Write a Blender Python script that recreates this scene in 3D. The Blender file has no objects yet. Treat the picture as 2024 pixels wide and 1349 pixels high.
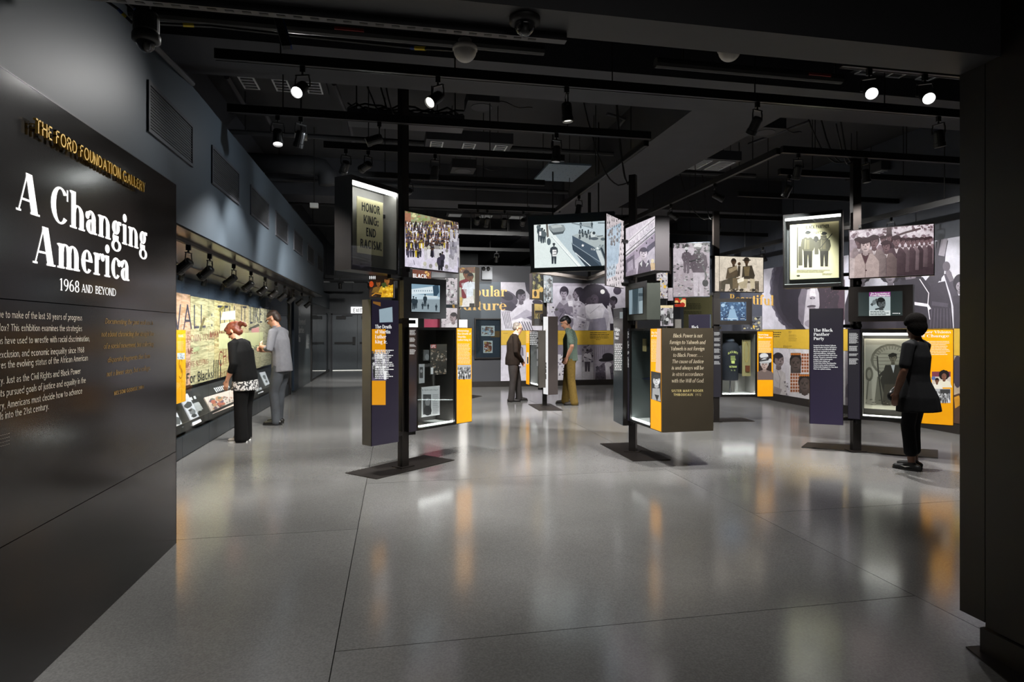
import bpy, math, random
from mathutils import Vector, Matrix, Quaternion
RN = random.Random(11)
sc = bpy.context.scene
COL = sc.collection
PI = math.pi

# ------------------------------------------------------------------ camera
FPX, CXP, HYP, CAMH = 1200.0, 1012.0, 656.0, 1.5      # focal length, centre, horizon (pixels of the 2024 wide photo), eye height
TH = math.atan((1012 - 780) / 1200)
FW = Vector((math.sin(TH), math.cos(TH), 0)); RT = Vector((math.cos(TH), -math.sin(TH), 0)); UP = Vector((0, 0, 1))
EYE = Vector((0, 0, CAMH))
cd = bpy.data.cameras.new('camera'); cam = bpy.data.objects.new('camera', cd); COL.objects.link(cam)
cd.sensor_width = 36; cd.lens = FPX / 2024 * 36; cd.shift_y = -(674.5 - HYP) / 2024
cd.clip_start = .05; cd.clip_end = 200
cam.location = EYE; cam.rotation_euler = (PI / 2, 0, -TH)
sc.camera = cam
# ------------------------------------------------------------------ world, exposure
sc.view_settings.view_transform = 'Standard'; sc.view_settings.look = 'None'
sc.view_settings.gamma = 1; sc.view_settings.exposure = 0.12
sc.view_settings.use_curve_mapping = False
w = bpy.data.worlds.new('world'); sc.world = w; w.use_nodes = True
w.node_tree.nodes['Background'].inputs[0].default_value = (.55, .58, .65, 1)
w.node_tree.nodes['Background'].inputs[1].default_value = .06
sc.cycles.use_denoising = True
sc.cycles.max_bounces = 8; sc.cycles.diffuse_bounces = 3; sc.cycles.glossy_bounces = 4
sc.cycles.transparent_max_bounces = 12; sc.cycles.transmission_bounces = 4
sc.cycles.caustics_reflective = False; sc.cycles.caustics_refractive = False
sc.cycles.sample_clamp_indirect = 4.0
# unseen fill lights added behind the camera, to brighten the near floor and jamb
def area(name, loc, rot, sx, sy, power, col=(1, .97, .93)):
    l = bpy.data.lights.new(name, 'AREA'); l.shape = 'RECTANGLE'; l.size = sx; l.size_y = sy
    l.energy = power; l.color = col
    o = bpy.data.objects.new(name, l); COL.objects.link(o); o.location = loc; o.rotation_euler = rot
    return o
area('lobby_fill_light', (.6, -.9, 3.3), (0, 0, 0), 2.6, 2.0, 20)
area('lobby_fill_light', (.6, -3.6, 3.3), (0, 0, 0), 2.6, 2.0, 25)

# ------------------------------------------------------------------ pixel helpers
def ray(px, py): return FW + RT * ((px - CXP) / FPX) - UP * ((py - HYP) / FPX)
def P3(px, py, d): return EYE + ray(px, py) * d
def gnd(px, py, z=0): return P3(px, py, (CAMH - z) * FPX / (py - HYP))
def dground(py): return CAMH * FPX / (py - HYP)
def onz(px, py, z): return P3(px, py, (z - CAMH) * FPX / (HYP - py))
def onX(px, py, X):
    r = ray(px, py); return EYE + r * (X / r.x)
def onY(px, py, Y):
    r = ray(px, py); return EYE + r * (Y / r.y)

class Plane:
    """vertical plane through two floor points seen left to right"""
    def __init__(s, A, B):
        s.A = Vector((A[0], A[1], 0)); d = Vector((B[0] - A[0], B[1] - A[1], 0)); s.L = d.length
        s.u = d.normalized(); s.n = Vector((s.u.y, -s.u.x, 0))
        if s.n.dot(Vector((0, 0, 0)) - s.A) < 0: s.n = -s.n
    def hit(s, px, py):
        r = ray(px, py); return EYE + r * ((s.A - EYE).dot(s.n) / r.dot(s.n))
    def uv(s, px, py):
        p = s.hit(px, py); return ((p - s.A).dot(s.u), p.z)
    def pos(s, a, z, off=0): return s.A + s.u * a + s.n * off + UP * z
    def shifted(s, off):
        q = Plane.__new__(Plane); q.A = s.A + s.n * off; q.u = s.u; q.n = s.n; q.L = s.L; return q

# ------------------------------------------------------------------ objects
WL = {}
def lin(c): return c / 12.92 if c <= .04045 else ((c + .055) / 1.055) ** 2.4
def C(h):
    if isinstance(h, tuple): return h
    h = h.lstrip('#'); return tuple(lin(int(h[i:i + 2], 16) / 255) for i in (0, 2, 4))
def G(v): return (lin(v / 255),) * 3

def reg(o, parent, wloc):
    COL.objects.link(o)
    if parent is not None:
        o.parent = parent; o.location = wloc - WL[parent]
    else: o.location = wloc
    WL[o] = Vector(wloc)
    return o
def tag(o, label=None, cat=None, group=None, kind=None):
    if label: o['label'] = label
    if cat: o['category'] = cat
    if group: o['group'] = group
    if kind: o['kind'] = kind
    return o
def empty(name, loc, label=None, cat=None, group=None, parent=None):
    o = bpy.data.objects.new(name, None); o.empty_display_size = .1
    reg(o, parent, Vector(loc)); return tag(o, label, cat, group)

class MB:
    def __init__(s): s.v = []; s.f = []; s.c = []; s.smooth = False
    def add(s, vs, fs, col=None):
        k = len(s.v); s.v += [Vector(p) for p in vs]; s.f += [tuple(i + k for i in f) for f in fs]
        if col is not None: s.c += [col] * len(vs)
        return s
    def hexa(s, p):   # 8 points: bottom 4 then top 4
        return s.add(p, [(3, 2, 1, 0), (4, 5, 6, 7), (0, 1, 5, 4), (1, 2, 6, 5), (2, 3, 7, 6), (3, 0, 4, 7)])
    def box(s, a, b):
        x0, y0, z0 = a; x1, y1, z1 = b
        return s.hexa([(x0, y0, z0), (x1, y0, z0), (x1, y1, z0), (x0, y1, z0), (x0, y0, z1), (x1, y0, z1), (x1, y1, z1), (x0, y1, z1)])
    def pbox(s, pl, s0, s1, z0, z1, o0, o1):   # box on a plane: along s, z, offset range
        q = [pl.pos(s0, z0, o0), pl.pos(s1, z0, o0), pl.pos(s1, z0, o1), pl.pos(s0, z0, o1)]
        return s.hexa(q + [p + UP * (z1 - z0) for p in q])
    def prism(s, pts, z0, z1):
        n = len(pts); vs = [(p[0], p[1], z0) for p in pts] + [(p[0], p[1], z1) for p in pts]
        a = sum(pts[i][0] * pts[(i + 1) % n][1] - pts[(i + 1) % n][0] * pts[i][1] for i in range(n))
        if a < 0: pts = list(reversed(pts)); vs = [(p[0], p[1], z0) for p in pts] + [(p[0], p[1], z1) for p in pts]
        return s.add(vs, [tuple(range(n - 1, -1, -1)), tuple(range(n, 2 * n))] + [(i, (i + 1) % n, n + (i + 1) % n, n + i) for i in range(n)])
    def tube(s, pts, r, n=8, r2=None, cap=True):
        pts = [Vector(p) for p in pts]; m = len(pts); rings = []
        ref = None
        for i, p in enumerate(pts):
            t = (pts[min(i + 1, m - 1)] - pts[max(i - 1, 0)]).normalized()
            if ref is None:
                ref = Vector((0, 0, 1)) if abs(t.z) < .9 else Vector((1, 0, 0))
            a = (ref - t * ref.dot(t)).normalized(); ref = a; b = t.cross(a)
            rr = r[i] if isinstance(r, (list, tuple)) else r
            rings.append([p + a * rr * math.cos(2 * PI * k / n) + b * rr * math.sin(2 * PI * k / n) for k in range(n)])
        vs = [q for rg in rings for q in rg]; fs = []
        for i in range(m - 1):
            for k in range(n):
                fs.append((i * n + k, i * n + (k + 1) % n, (i + 1) * n + (k + 1) % n, (i + 1) * n + k))
        if cap: fs += [tuple(range(n - 1, -1, -1)), tuple(range((m - 1) * n, m * n))]
        return s.add(vs, fs)
    def lathe(s, prof, n=16, origin=(0, 0, 0), axis=None):   # prof list of (r, h) along axis (default z)
        o = Vector(origin); q = Quaternion() if axis is None else Vector((0, 0, 1)).rotation_difference(Vector(axis))
        vs = []
        for (r, h) in prof:
            for k in range(n): vs.append(o + q @ Vector((r * math.cos(2 * PI * k / n), r * math.sin(2 * PI * k / n), h)))
        fs = []
        for i in range(len(prof) - 1):
            for k in range(n): fs.append((i * n + k, i * n + (k + 1) % n, (i + 1) * n + (k + 1) % n, (i + 1) * n + k))
        fs += [tuple(range(n - 1, -1, -1)), tuple(range((len(prof) - 1) * n, len(prof) * n))]
        return s.add(vs, fs)
    def ell(s, c, r, rot=None, nu=14, nv=9):
        c = Vector(c); vs = []; 
        for j in range(nv + 1):
            ph = PI * j / nv - PI / 2
            for k in range(nu):
                a = 2 * PI * k / nu
                q = Vector((r[0] * math.cos(ph) * math.cos(a), r[1] * math.cos(ph) * math.sin(a), r[2] * math.sin(ph)))
                vs.append(c + (rot @ q if rot else q))
        fs = [(j * nu + k, j * nu + (k + 1) % nu, (j + 1) * nu + (k + 1) % nu, (j + 1) * nu + k) for j in range(nv) for k in range(nu)]
        return s.add(vs, fs)
    def mesh(s, name, origin=Vector((0, 0, 0))):
        me = bpy.data.meshes.new(name); me.from_pydata([p - origin for p in s.v], [], s.f)
        if s.c:
            at = me.color_attributes.new('Col', 'FLOAT_COLOR', 'POINT')
            buf = []
            for c in s.c: buf += [c[0], c[1], c[2], 1.0]
            at.data.foreach_set('color', buf)
        if s.smooth: me.polygons.foreach_set('use_smooth', [True] * len(me.polygons))
        me.update(); return me
    def build(s, name, mat, parent=None, label=None, cat=None, group=None, kind=None, bevel=0):
        xs = [p.x for p in s.v]; ys = [p.y for p in s.v]; zs = [p.z for p in s.v]
        o0 = Vector(((min(xs) + max(xs)) / 2, (min(ys) + max(ys)) / 2, min(zs)))
        me = s.mesh(name, o0); me.materials.append(mat)
        o = bpy.data.objects.new(name, me); reg(o, parent, o0)
        if bevel:
            b = o.modifiers.new('bevel', 'BEVEL'); b.width = bevel; b.segments = 2; b.limit_method = 'ANGLE'
        return tag(o, label, cat, group, kind)

def copy_tree(o, loc, label=None, group=None, parent=None):
    c = o.copy(); COL.objects.link(c); c.location = loc; c.parent = parent
    if label: c['label'] = label
    if group: c['group'] = group
    for ch in list(o.children):
        copy_tree(ch, ch.location.copy(), None, None, c)
    return c

# ------------------------------------------------------------------ materials
MATS = {}
def mat(name, col, rough=.5, metal=0, var=.06, scale=12, bump=0, bscale=60, emit=0, spec=.5, coat=0, stretch=None):
    m = bpy.data.materials.new(name); m.use_nodes = True; nt = m.node_tree; N = nt.nodes; L = nt.links
    p = N['Principled BSDF']; c = C(col)
    p.inputs['Roughness'].default_value = rough; p.inputs['Metallic'].default_value = metal
    p.inputs['Specular IOR Level'].default_value = spec
    p.inputs['Coat Weight'].default_value = coat
    p.inputs['Coat Roughness'].default_value = .05
    tc = N.new('ShaderNodeTexCoord'); src = tc.outputs['Object']
    if stretch:
        mp = N.new('ShaderNodeMapping'); mp.inputs['Scale'].default_value = stretch; L.new(src, mp.inputs[0]); src = mp.outputs[0]
    nz = N.new('ShaderNodeTexNoise'); nz.inputs['Scale'].default_value = scale; nz.inputs['Detail'].default_value = 4
    L.new(src, nz.inputs['Vector'])
    mx = N.new('ShaderNodeMix'); mx.data_type = 'RGBA'
    mx.inputs[6].default_value = tuple(max(0, x * (1 - var * 2)) for x in c) + (1,)
    mx.inputs[7].default_value = tuple(min(1, x * (1 + var * 2)) for x in c) + (1,)
    L.new(nz.outputs[0], mx.inputs[0]); L.new(mx.outputs[2], p.inputs['Base Color'])
    if bump:
        n2 = N.new('ShaderNodeTexNoise'); n2.inputs['Scale'].default_value = bscale; n2.inputs['Detail'].default_value = 3
        L.new(src, n2.inputs['Vector'])
        b = N.new('ShaderNodeBump'); b.inputs['Strength'].default_value = bump; b.inputs['Distance'].default_value = .01
        L.new(n2.outputs[0], b.inputs['Height']); L.new(b.outputs[0], p.inputs['Normal'])
    if emit:
        L.new(mx.outputs[2], p.inputs['Emission Color']); p.inputs['Emission Strength'].default_value = emit
    MATS[name] = m; return m
def printmat(name, emit=0, rough=.35, gain=1.0, grain=.12, gscale=260, mottle=.03, mscale=9):
    m = bpy.data.materials.new(name); m.use_nodes = True; nt = m.node_tree; N = nt.nodes; L = nt.links
    p = N['Principled BSDF']; p.inputs['Roughness'].default_value = rough
    a = N.new('ShaderNodeVertexColor'); a.layer_name = 'Col'
    tc = N.new('ShaderNodeTexCoord'); nz = N.new('ShaderNodeTexNoise'); nz.inputs['Scale'].default_value = gscale; nz.inputs['Detail'].default_value = 2
    L.new(tc.outputs['Object'], nz.inputs['Vector'])
    mr = N.new('ShaderNodeMapRange'); mr.inputs[1].default_value = .3; mr.inputs[2].default_value = .7
    mr.inputs[3].default_value = gain * (1 - grain); mr.inputs[4].default_value = gain * (1 + grain)
    L.new(nz.outputs[0], mr.inputs[0])
    n3 = N.new('ShaderNodeTexNoise'); n3.inputs['Scale'].default_value = mscale; n3.inputs['Detail'].default_value = 10; n3.inputs['Roughness'].default_value = .68; n3.inputs['Distortion'].default_value = .6
    L.new(tc.outputs['Object'], n3.inputs['Vector'])
    m3 = N.new('ShaderNodeMapRange'); m3.inputs[1].default_value = .3; m3.inputs[2].default_value = .7; m3.inputs[3].default_value = 1 - mottle; m3.inputs[4].default_value = 1 + mottle; L.new(n3.outputs[0], m3.inputs[0])
    mu = N.new('ShaderNodeMath'); mu.operation = 'MULTIPLY'; L.new(mr.outputs[0], mu.inputs[0]); L.new(m3.outputs[0], mu.inputs[1])
    mm = N.new('ShaderNodeVectorMath'); mm.operation = 'SCALE'; L.new(a.outputs[0], mm.inputs[0]); L.new(mu.outputs[0], mm.inputs['Scale'])
    if emit:
        p.inputs['Base Color'].default_value = (.02, .02, .02, 1)
        L.new(mm.outputs[0], p.inputs['Emission Color']); p.inputs['Emission Strength'].default_value = emit
    else:
        L.new(mm.outputs[0], p.inputs['Base Color'])
    MATS[name] = m; return m
def glassmat(name, tint=(.93, .96, .97), refl=1.0, ior=1.45):
    m = bpy.data.materials.new(name); m.use_nodes = True; nt = m.node_tree; N = nt.nodes; L = nt.links
    N.remove(N['Principled BSDF']); out = N['Material Output']
    t = N.new('ShaderNodeBsdfTransparent'); t.inputs[0].default_value = tint + (1,)
    g = N.new('ShaderNodeBsdfGlossy'); g.inputs['Roughness'].default_value = .01; g.inputs[0].default_value = (refl, refl, refl, 1)
    f = N.new('ShaderNodeFresnel'); f.inputs[0].default_value = ior
    ge = N.new('ShaderNodeNewGeometry'); ml = N.new('ShaderNodeMath'); ml.operation = 'MULTIPLY'; iv = N.new('ShaderNodeMath'); iv.operation = 'SUBTRACT'; iv.inputs[0].default_value = 1
    L.new(ge.outputs['Backfacing'], iv.inputs[1]); L.new(f.outputs[0], ml.inputs[0]); L.new(iv.outputs[0], ml.inputs[1])
    x = N.new('ShaderNodeMixShader'); L.new(ml.outputs[0], x.inputs[0]); L.new(t.outputs[0], x.inputs[1]); L.new(g.outputs[0], x.inputs[2])
    L.new(x.outputs[0], out.inputs[0]); MATS[name] = m; return m

M_floor = mat('polished_concrete', '#75736f', rough=.16, var=.13, scale=1.3, spec=.5)
# terrazzo-like aggregate and cloudy patches in the concrete
def floor_nodes(m):
    nt = m.node_tree; N = nt.nodes; L = nt.links; p = N['Principled BSDF']
    tc = N.new('ShaderNodeTexCoord')
    n1 = N.new('ShaderNodeTexNoise'); n1.inputs['Scale'].default_value = .55; n1.inputs['Detail'].default_value = 6; L.new(tc.outputs['Object'], n1.inputs['Vector'])
    n2 = N.new('ShaderNodeTexNoise'); n2.inputs['Scale'].default_value = 95; n2.inputs['Detail'].default_value = 2; L.new(tc.outputs['Object'], n2.inputs['Vector'])
    r1 = N.new('ShaderNodeValToRGB'); e = r1.color_ramp.elements
    e[0].position = .3; e[0].color = C('#6c6b69') + (1,); e[1].position = .72; e[1].color = C('#878684') + (1,)
    L.new(n1.outputs[0], r1.inputs[0])
    r2 = N.new('ShaderNodeMapRange'); r2.inputs[1].default_value = .3; r2.inputs[2].default_value = .75; r2.inputs[3].default_value = .82; r2.inputs[4].default_value = 1.16
    L.new(n2.outputs[0], r2.inputs[0])
    vm = N.new('ShaderNodeVectorMath'); vm.operation = 'SCALE'; L.new(r1.outputs[0], vm.inputs[0]); L.new(r2.outputs[0], vm.inputs['Scale'])
    L.new(vm.outputs[0], p.inputs['Base Color'])
    p.inputs['Specular IOR Level'].default_value = .85
    p.inputs['Roughness'].default_value = .15
floor_nodes(M_floor)
M_joint = mat('joint_filler', '#2c2b29', rough=.7)
M_black = mat('black_paint', '#1b1a19', rough=.55)
M_ceil = mat('black_ceiling', '#2a2a2c', rough=.75, var=.15, scale=2.5)
M_beam = mat('dark_concrete_beam', '#3c3c40', rough=.7, var=.12, scale=3)
M_wall = mat('slate_wall', '#414a52', rough=.5, var=.05, scale=2)
M_wall2 = mat('slate_wall_dark', '#3a3b40', rough=.5, var=.05, scale=2)
M_sign = mat('bronze_black_laminate', '#1f1b19', rough=.17, var=.15, scale=6, spec=.6, stretch=(1, 8, .4))
M_jamb = mat('bronze_jamb', '#221e1b', rough=.38, var=.1, scale=5)
M_steel = mat('blackened_steel', '#221e1c', rough=.36, metal=.2, var=.15, scale=8)
M_plate = mat('floor_steel_plate', '#1f1a17', rough=.5, metal=.1, var=.15, scale=5)
M_panel = mat('totem_dark_panel', '#2c2829', rough=.3, var=.08)
M_side = mat('totem_side_bronze', '#46413b', rough=.42, var=.08)
M_quote = mat('quote_bronze', '#4c4437', rough=.42, var=.12, scale=3, metal=.15)
M_purple = mat('plum_gloss', '#1c1726', rough=.12, spec=.6)
M_orange = mat('amber_backlit', '#e39a12', rough=.3, emit=.62)
M_yellow = mat('mural_yellow', '#cfa936', rough=.5)
M_gold = mat('brass_letters', '#c9a448', rough=.4, metal=.45)
M_goldpaint = mat('gold_lettering', '#d9ab56', rough=.45)
M_whitelet = mat('lit_white_lettering', '#fffaf6', rough=.5, emit=.75)
M_white = mat('white_paint', '#e8e6e2', rough=.5)
M_led = mat('led_strip', '#fffdf8', rough=.5, var=0, emit=22)
M_lens = mat('spot_lens', '#ffffff', rough=.4, emit=9)
M_lensdim = mat('spot_lens_dim', '#fff6e8', rough=.4, emit=2.2)
M_ledsoft = mat('led_strip_soft', '#fffaf0', rough=.5, var=0, emit=6)
M_caseback = mat('case_lining', '#6f6d6b', rough=.7)
M_casewhite = mat('case_floor_white', '#d8d6d0', rough=.6)
M_glass = glassmat('case_glass', refl=.9)
M_glassdark = glassmat('tinted_glass', tint=(.75, .8, .82), refl=1.0)
M_mural = printmat('wall_print', 0, .5, grain=.06, mottle=.2, mscale=5)
M_print = printmat('paper_print', 0, .45, grain=.05)
M_box = printmat('backlit_print', .92, .25, grain=.12, gscale=150, mottle=.24, mscale=14)
M_screen = printmat('screen_print', .95, .15, grain=.05)
M_plum_lit = mat('plum_backlit', '#241c33', rough=.15, emit=.5, spec=.6)
M_track = mat('track_black', '#141312', rough=.4, spec=.5)
M_rod = mat('hanger_rod', '#2e2c2b', rough=.45, metal=.5)
M_galv = mat('dark_galvanised', '#4a4a4c', rough=.4, metal=.6)
M_navy = mat('navy_fin', '#1e2b3a', rough=.4)
M_door = mat('door_grey', '#5a6166', rough=.4)
M_louvre = mat('louvre_white', '#d8dadc', rough=.4)
M_cable = mat('black_cable', '#161514', rough=.5)
M_blue = mat('blue_tape', '#27407f', rough=.4)
M_tape = mat('yellow_tape', '#d8bf1c', rough=.4)
M_red = mat('red_label', '#8a2a26', rough=.5)
M_mount = mat('sensor_white', '#cfcac2', rough=.35)
M_dome = glassmat('camera_dome', tint=(.35, .35, .37), refl=1.0, ior=1.6)
M_paper = mat('aged_poster_paper', '#d9cfa3', rough=.6, var=.05)
# ------------------------------------------------------------------ lettering (drawn from strokes: stems, bowls, serifs)
def glyph(ch, S, T, sf):
    X, CP, A, D = .47, .69, .73, -.21
    out = []
    def rect(x0, y0, x1, y1): out.append([(x0, y0), (x1, y0), (x1, y1), (x0, y1)])
    def foot(x, y=0, l=1, r=1, w=None):
        if sf: rect(x - sf * l, y, x + (w or S) + sf * r, y + max(T * .9, .022))
    def cap(x, y, l=1, r=1, w=None):
        if sf: rect(x - sf * l, y - max(T * .9, .022), x + (w or S) + sf * r, y)
    def flag(x, y):
        if sf: out.append([(x - sf * 1.1, y - .03), (x + .01, y - .075), (x + .01, y), (x - sf * 1.1, y - .012)])
    def st(x, y0, y1, w=None): rect(x, y0, x + (w or S), y1)
    def arc(cx, cy, rx, ry, a0, a1, s=None, t=None, n=None):
        s = S if s is None else s; t = T if t is None else t
        n = n or max(4, int(abs(a1 - a0) / 15))
        if abs(a1 - a0) > 200:
            m = (a0 + a1) / 2; arc(cx, cy, rx, ry, a0, m, s, t); arc(cx, cy, rx, ry, m, a1, s, t); return
        o_ = []; i_ = []
        for k in range(n + 1):
            a = math.radians(a0 + (a1 - a0) * k / n)
            o_.append((cx + rx * math.cos(a), cy + ry * math.sin(a)))
            i_.append((cx + max(rx - s, .005) * math.cos(a), cy + max(ry - t, .005) * math.sin(a)))
        out.append(o_ + i_[::-1])
    def dg(x0, y0, x1, y1, w): out.append([(x0, y0), (x0 + w, y0), (x1 + w, y1), (x1, y1)])
    def dot(x, y, r=None):
        r = r or S * .62; out.append([(x + r * math.cos(PI * k / 6), y + r * math.sin(PI * k / 6)) for k in range(12)])
    B = T if sf else S * .95      # thin diagonals
    b0 = .03 + sf                 # left bearing
    adv = .5
    if ch == ' ': return [], .24
    l = ch
    def arch(xl, xr):
        arc((xl + xr + S) / 2, X - .19, (xr + S - xl) / 2, .20, 0, 165); st(xr, 0, X - .19); foot(xr, 0, .7, .9)
    if l == 'a':
        arc(.21, .30, .19 , .18, 0, 150); st(.40 - S, .05, .31); arc(.21, .14, .19, .15, 0, 360); foot(.40 - S, 0, -1, 1)
        rect(.40 - S, 0, .40, .06)
        if sf: dot(.075, .36, S * .5)
        adv = .47 if sf else .46
    elif l == 'b': st(b0, 0, A); flag(b0, A); arc(b0 + .21, .235, .21, .245, 0, 360); adv = b0 + .45
    elif l == 'c':
        arc(.25, .235, .22, .245, 48, 318)
        if sf: dot(.39, .36, S * .52)
        adv = .46
    elif l == 'd': arc(.25, .235, .22, .245, 0, 360); st(.47 - S, 0, A); flag(.47 - S, A); foot(.47 - S, 0, -1, 1); adv = .52 + sf
    elif l == 'e': arc(.25, .235, .22, .245, 0, 318); rect(.05, .235, .46, .235 + max(T, .03)); adv = .48
    elif l == 'f':
        st(.09, 0, .60); foot(.09); arc(.09 + .16, .58, .16, .16, 60, 180); rect(.0, X - max(T, .03), .27, X)
        if sf: dot(.30, .66, S * .5)
        adv = .31
    elif l == 'g':
        if sf:
            arc(.22, .32, .18, .16, 0, 360); arc(.24, -.09, .23, .135, 0, 360, S * .8); rect(.08, .02, .34, .02 + S * .75)
            arc(.14, .11, .07, .09, 90, 270, T * 1.4, T); rect(.32, .40, .47, .40 + S * .5); adv = .49
        else: arc(.25, .235, .22, .245, 0, 360); st(.47 - S, -.05, X); arc(.25, -.04, .22, .17, 200, 360); adv = .54
    elif l == 'h': st(b0, 0, A); flag(b0, A); foot(b0, 0, 1, .7); arch(b0, b0 + .29); adv = b0 + .29 + S + sf + .02
    elif l == 'i': st(b0, 0, X); flag(b0, X); foot(b0); dot(b0 + S / 2, .62); adv = b0 + S + sf + .02
    elif l == 'j': st(b0, -.08, X); flag(b0, X); arc(b0 - .07 + S / 2, -.06, .07 + S / 2, .13, 220, 360); dot(b0 + S / 2, .62); adv = b0 + S + .06
    elif l == 'k':
        st(b0, 0, A); flag(b0, A); foot(b0); dg(b0 + S * .8, .2, b0 + S + .17, X, B * 1.2); out.append([(b0 + S + .05, .28), (b0 + S + .05 + S, .32), (b0 + S + .32, 0), (b0 + S + .32 - S * 1.1, 0)])
        adv = b0 + S + .34
    elif l == 'l': st(b0, 0, A); flag(b0, A); foot(b0); adv = b0 + S + sf + .02
    elif l == 'm':
        st(b0, 0, X); flag(b0, X); foot(b0, 0, 1, .7); arch(b0, b0 + .26); arch(b0 + .26, b0 + .52); adv = b0 + .52 + S + sf + .02
    elif l == 'n': st(b0, 0, X); flag(b0, X); foot(b0, 0, 1, .7); arch(b0, b0 + .29); adv = b0 + .29 + S + sf + .02
    elif l == 'o': arc(.25, .235, .225, .245, 0, 360); adv = .5
    elif l == 'p': st(b0, D, X); flag(b0, X); foot(b0, D); arc(b0 + .21, .235, .21, .245, 0, 360); adv = b0 + .45
    elif l == 'q': arc(.25, .235, .22, .245, 0, 360); st(.47 - S, D, X); foot(.47 - S, D); adv = .53
    elif l == 'r':
        st(b0, 0, X); flag(b0, X); foot(b0)
        arc(b0 + S + .08, X - .17, .15, .18, 50, 165, S * .7)
        if sf: dot(b0 + S + .17, X - .07, S * .55)
        adv = b0 + S + .22
    elif l == 's':
        arc(.20, .345, .15, .135, 30, 262, S * .85); arc(.20, .125, .16, .135, -150, 88, S * .85)
        out.append([(.10, .30), (.17, .36), (.32, .16), (.24, .10)]); adv = .40
    elif l == 't': st(.08, .09, .62); rect(.0, X - max(T, .03), .27, X); arc(.08 + .13, .12, .13, .13, 180, 310); adv = .31
    elif l == 'u':
        st(b0, .18, X); flag(b0, X); x = b0 + .29; arc((b0 + x + S) / 2, .19, (x + S - b0) / 2, .20, 180, 345); st(x, 0, X); flag(x, X); foot(x, 0, -1, 1); adv = x + S + sf + .03
    elif l == 'v': dg(.19, 0, .02, X, S * 1.05); dg(.21, 0, .40 - B, X, B); cap(.02, X); cap(.40 - B, X, 1, 1, B); adv = .44
    elif l == 'w': dg(.16, 0, .02, X, S); dg(.18, 0, .32 - B, X, B); dg(.42, 0, .28, X, S); dg(.44, 0, .60 - B, X, B); cap(.02, X); cap(.60 - B, X, 1, 1, B); adv = .64
    elif l == 'x': dg(.30, 0, .02, X, S * 1.1); dg(.02, 0, .36, X, B); adv = .46; foot(.30); cap(.02, X)
    elif l == 'y': dg(.19, 0, .02, X, S * 1.05); dg(.07, D, .40 - B, X, B * 1.1); cap(.02, X); cap(.40 - B, X, 1, 1, B); dot(.08, D + .03, S * .5); adv = .44
    elif l == 'z': rect(.04, X - T * 1.2, .38, X); rect(.04, 0, .40, T * 1.2); dg(.04, 0, .38 - S, X, S); adv = .43
    elif l == 'A':
        dg(.02, 0, .27, CP, B); out.append([(.24, CP), (.24 + S * 1.15, CP), (.60, 0), (.60 - S * 1.25, 0)]); rect(.13, .20, .45, .20 + max(T, .03)); foot(.02, 0, 1, 1, B); foot(.60 - S * 1.25, 0, .6, 1, S * 1.25); adv = .63 + sf
    elif l == 'B':
        st(b0, 0, CP); foot(b0, 0, 1, 0); cap(b0, CP, 1, 0); arc(b0 + .18, .52, .22, .17, -90, 90); arc(b0 + .19, .18, .26, .18, -90, 90)
        for yy in (0, .35 - T / 2, CP - T): rect(b0, yy, b0 + .2, yy + T)
        adv = b0 + .47
    elif l == 'C':
        arc(.33, .345, .30, .355, 42, 318)
        if sf: rect(.54, .47, .54 + T * 1.2, .69)
        adv = .62
    elif l == 'D':
        st(b0, 0, CP); foot(b0, 0, 1, 0); cap(b0, CP, 1, 0); arc(b0 + .2, .345, .34, .345, -90, 90); rect(b0, 0, b0 + .2, T); rect(b0, CP - T, b0 + .2, CP); adv = b0 + .58
    elif l in 'EF':
        st(b0, 0, CP); foot(b0); cap(b0, CP)
        for yy in ((0, .34, CP - T) if l == 'E' else (.34, CP - T)): rect(b0, yy, b0 + (.30 if yy == .34 else .38), yy + max(T, .03))
        if sf:
            rect(b0 + .38 - T, CP - .17, b0 + .38, CP)
            if l == 'E': rect(b0 + .38 - T, 0, b0 + .38, .17)
        adv = b0 + .42
    elif l == 'G': arc(.33, .345, .30, .355, 45, 330); st(.60 - S, .03, .32); rect(.40, .30, .62, .30 + max(T, .03)); adv = .67
    elif l == 'H': st(b0, 0, CP); st(b0 + .42, 0, CP); rect(b0, .33, b0 + .45, .33 + max(T, .03)); [foot(q) or cap(q, CP) for q in (b0, b0 + .42)]; adv = b0 + .42 + S + sf + .03
    elif l == 'I': st(b0, 0, CP); foot(b0); cap(b0, CP); adv = b0 + S + sf + .03
    elif l == 'J': st(.2, .12, CP); cap(.2, CP); arc(.2 + S - .13, .13, .13, .14, 190, 360); adv = .2 + S + sf + .03
    elif l == 'K':
        st(b0, 0, CP); foot(b0); cap(b0, CP); dg(b0 + S * .8, .25, b0 + .40, CP, B); out.append([(b0 + S + .06, .36), (b0 + S + .13, .44), (b0 + .56, 0), (b0 + .56 - S * 1.25, 0)]); adv = b0 + .58
    elif l == 'L': st(b0, 0, CP); foot(b0); cap(b0, CP); rect(b0, 0, b0 + .37, max(T, .03)); adv = b0 + .40
    elif l == 'M':
        st(b0, 0, CP, B * 1.2); st(b0 + .52, 0, CP); dg(b0 + .25, 0, b0, CP, S); dg(b0 + .27, 0, b0 + .52, CP, B); foot(b0, 0, 1, 1, B); foot(b0 + .52); adv = b0 + .52 + S + sf + .03
    elif l == 'N': st(b0, 0, CP, B * 1.2); st(b0 + .40, 0, CP, B * 1.2); dg(b0 + .40 - S * .6, 0, b0, CP, S); foot(b0, 0, 1, 1, B); cap(b0 + .40, CP, 1, 1, B); adv = b0 + .45 + B + sf
    elif l in 'OQ':
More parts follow.
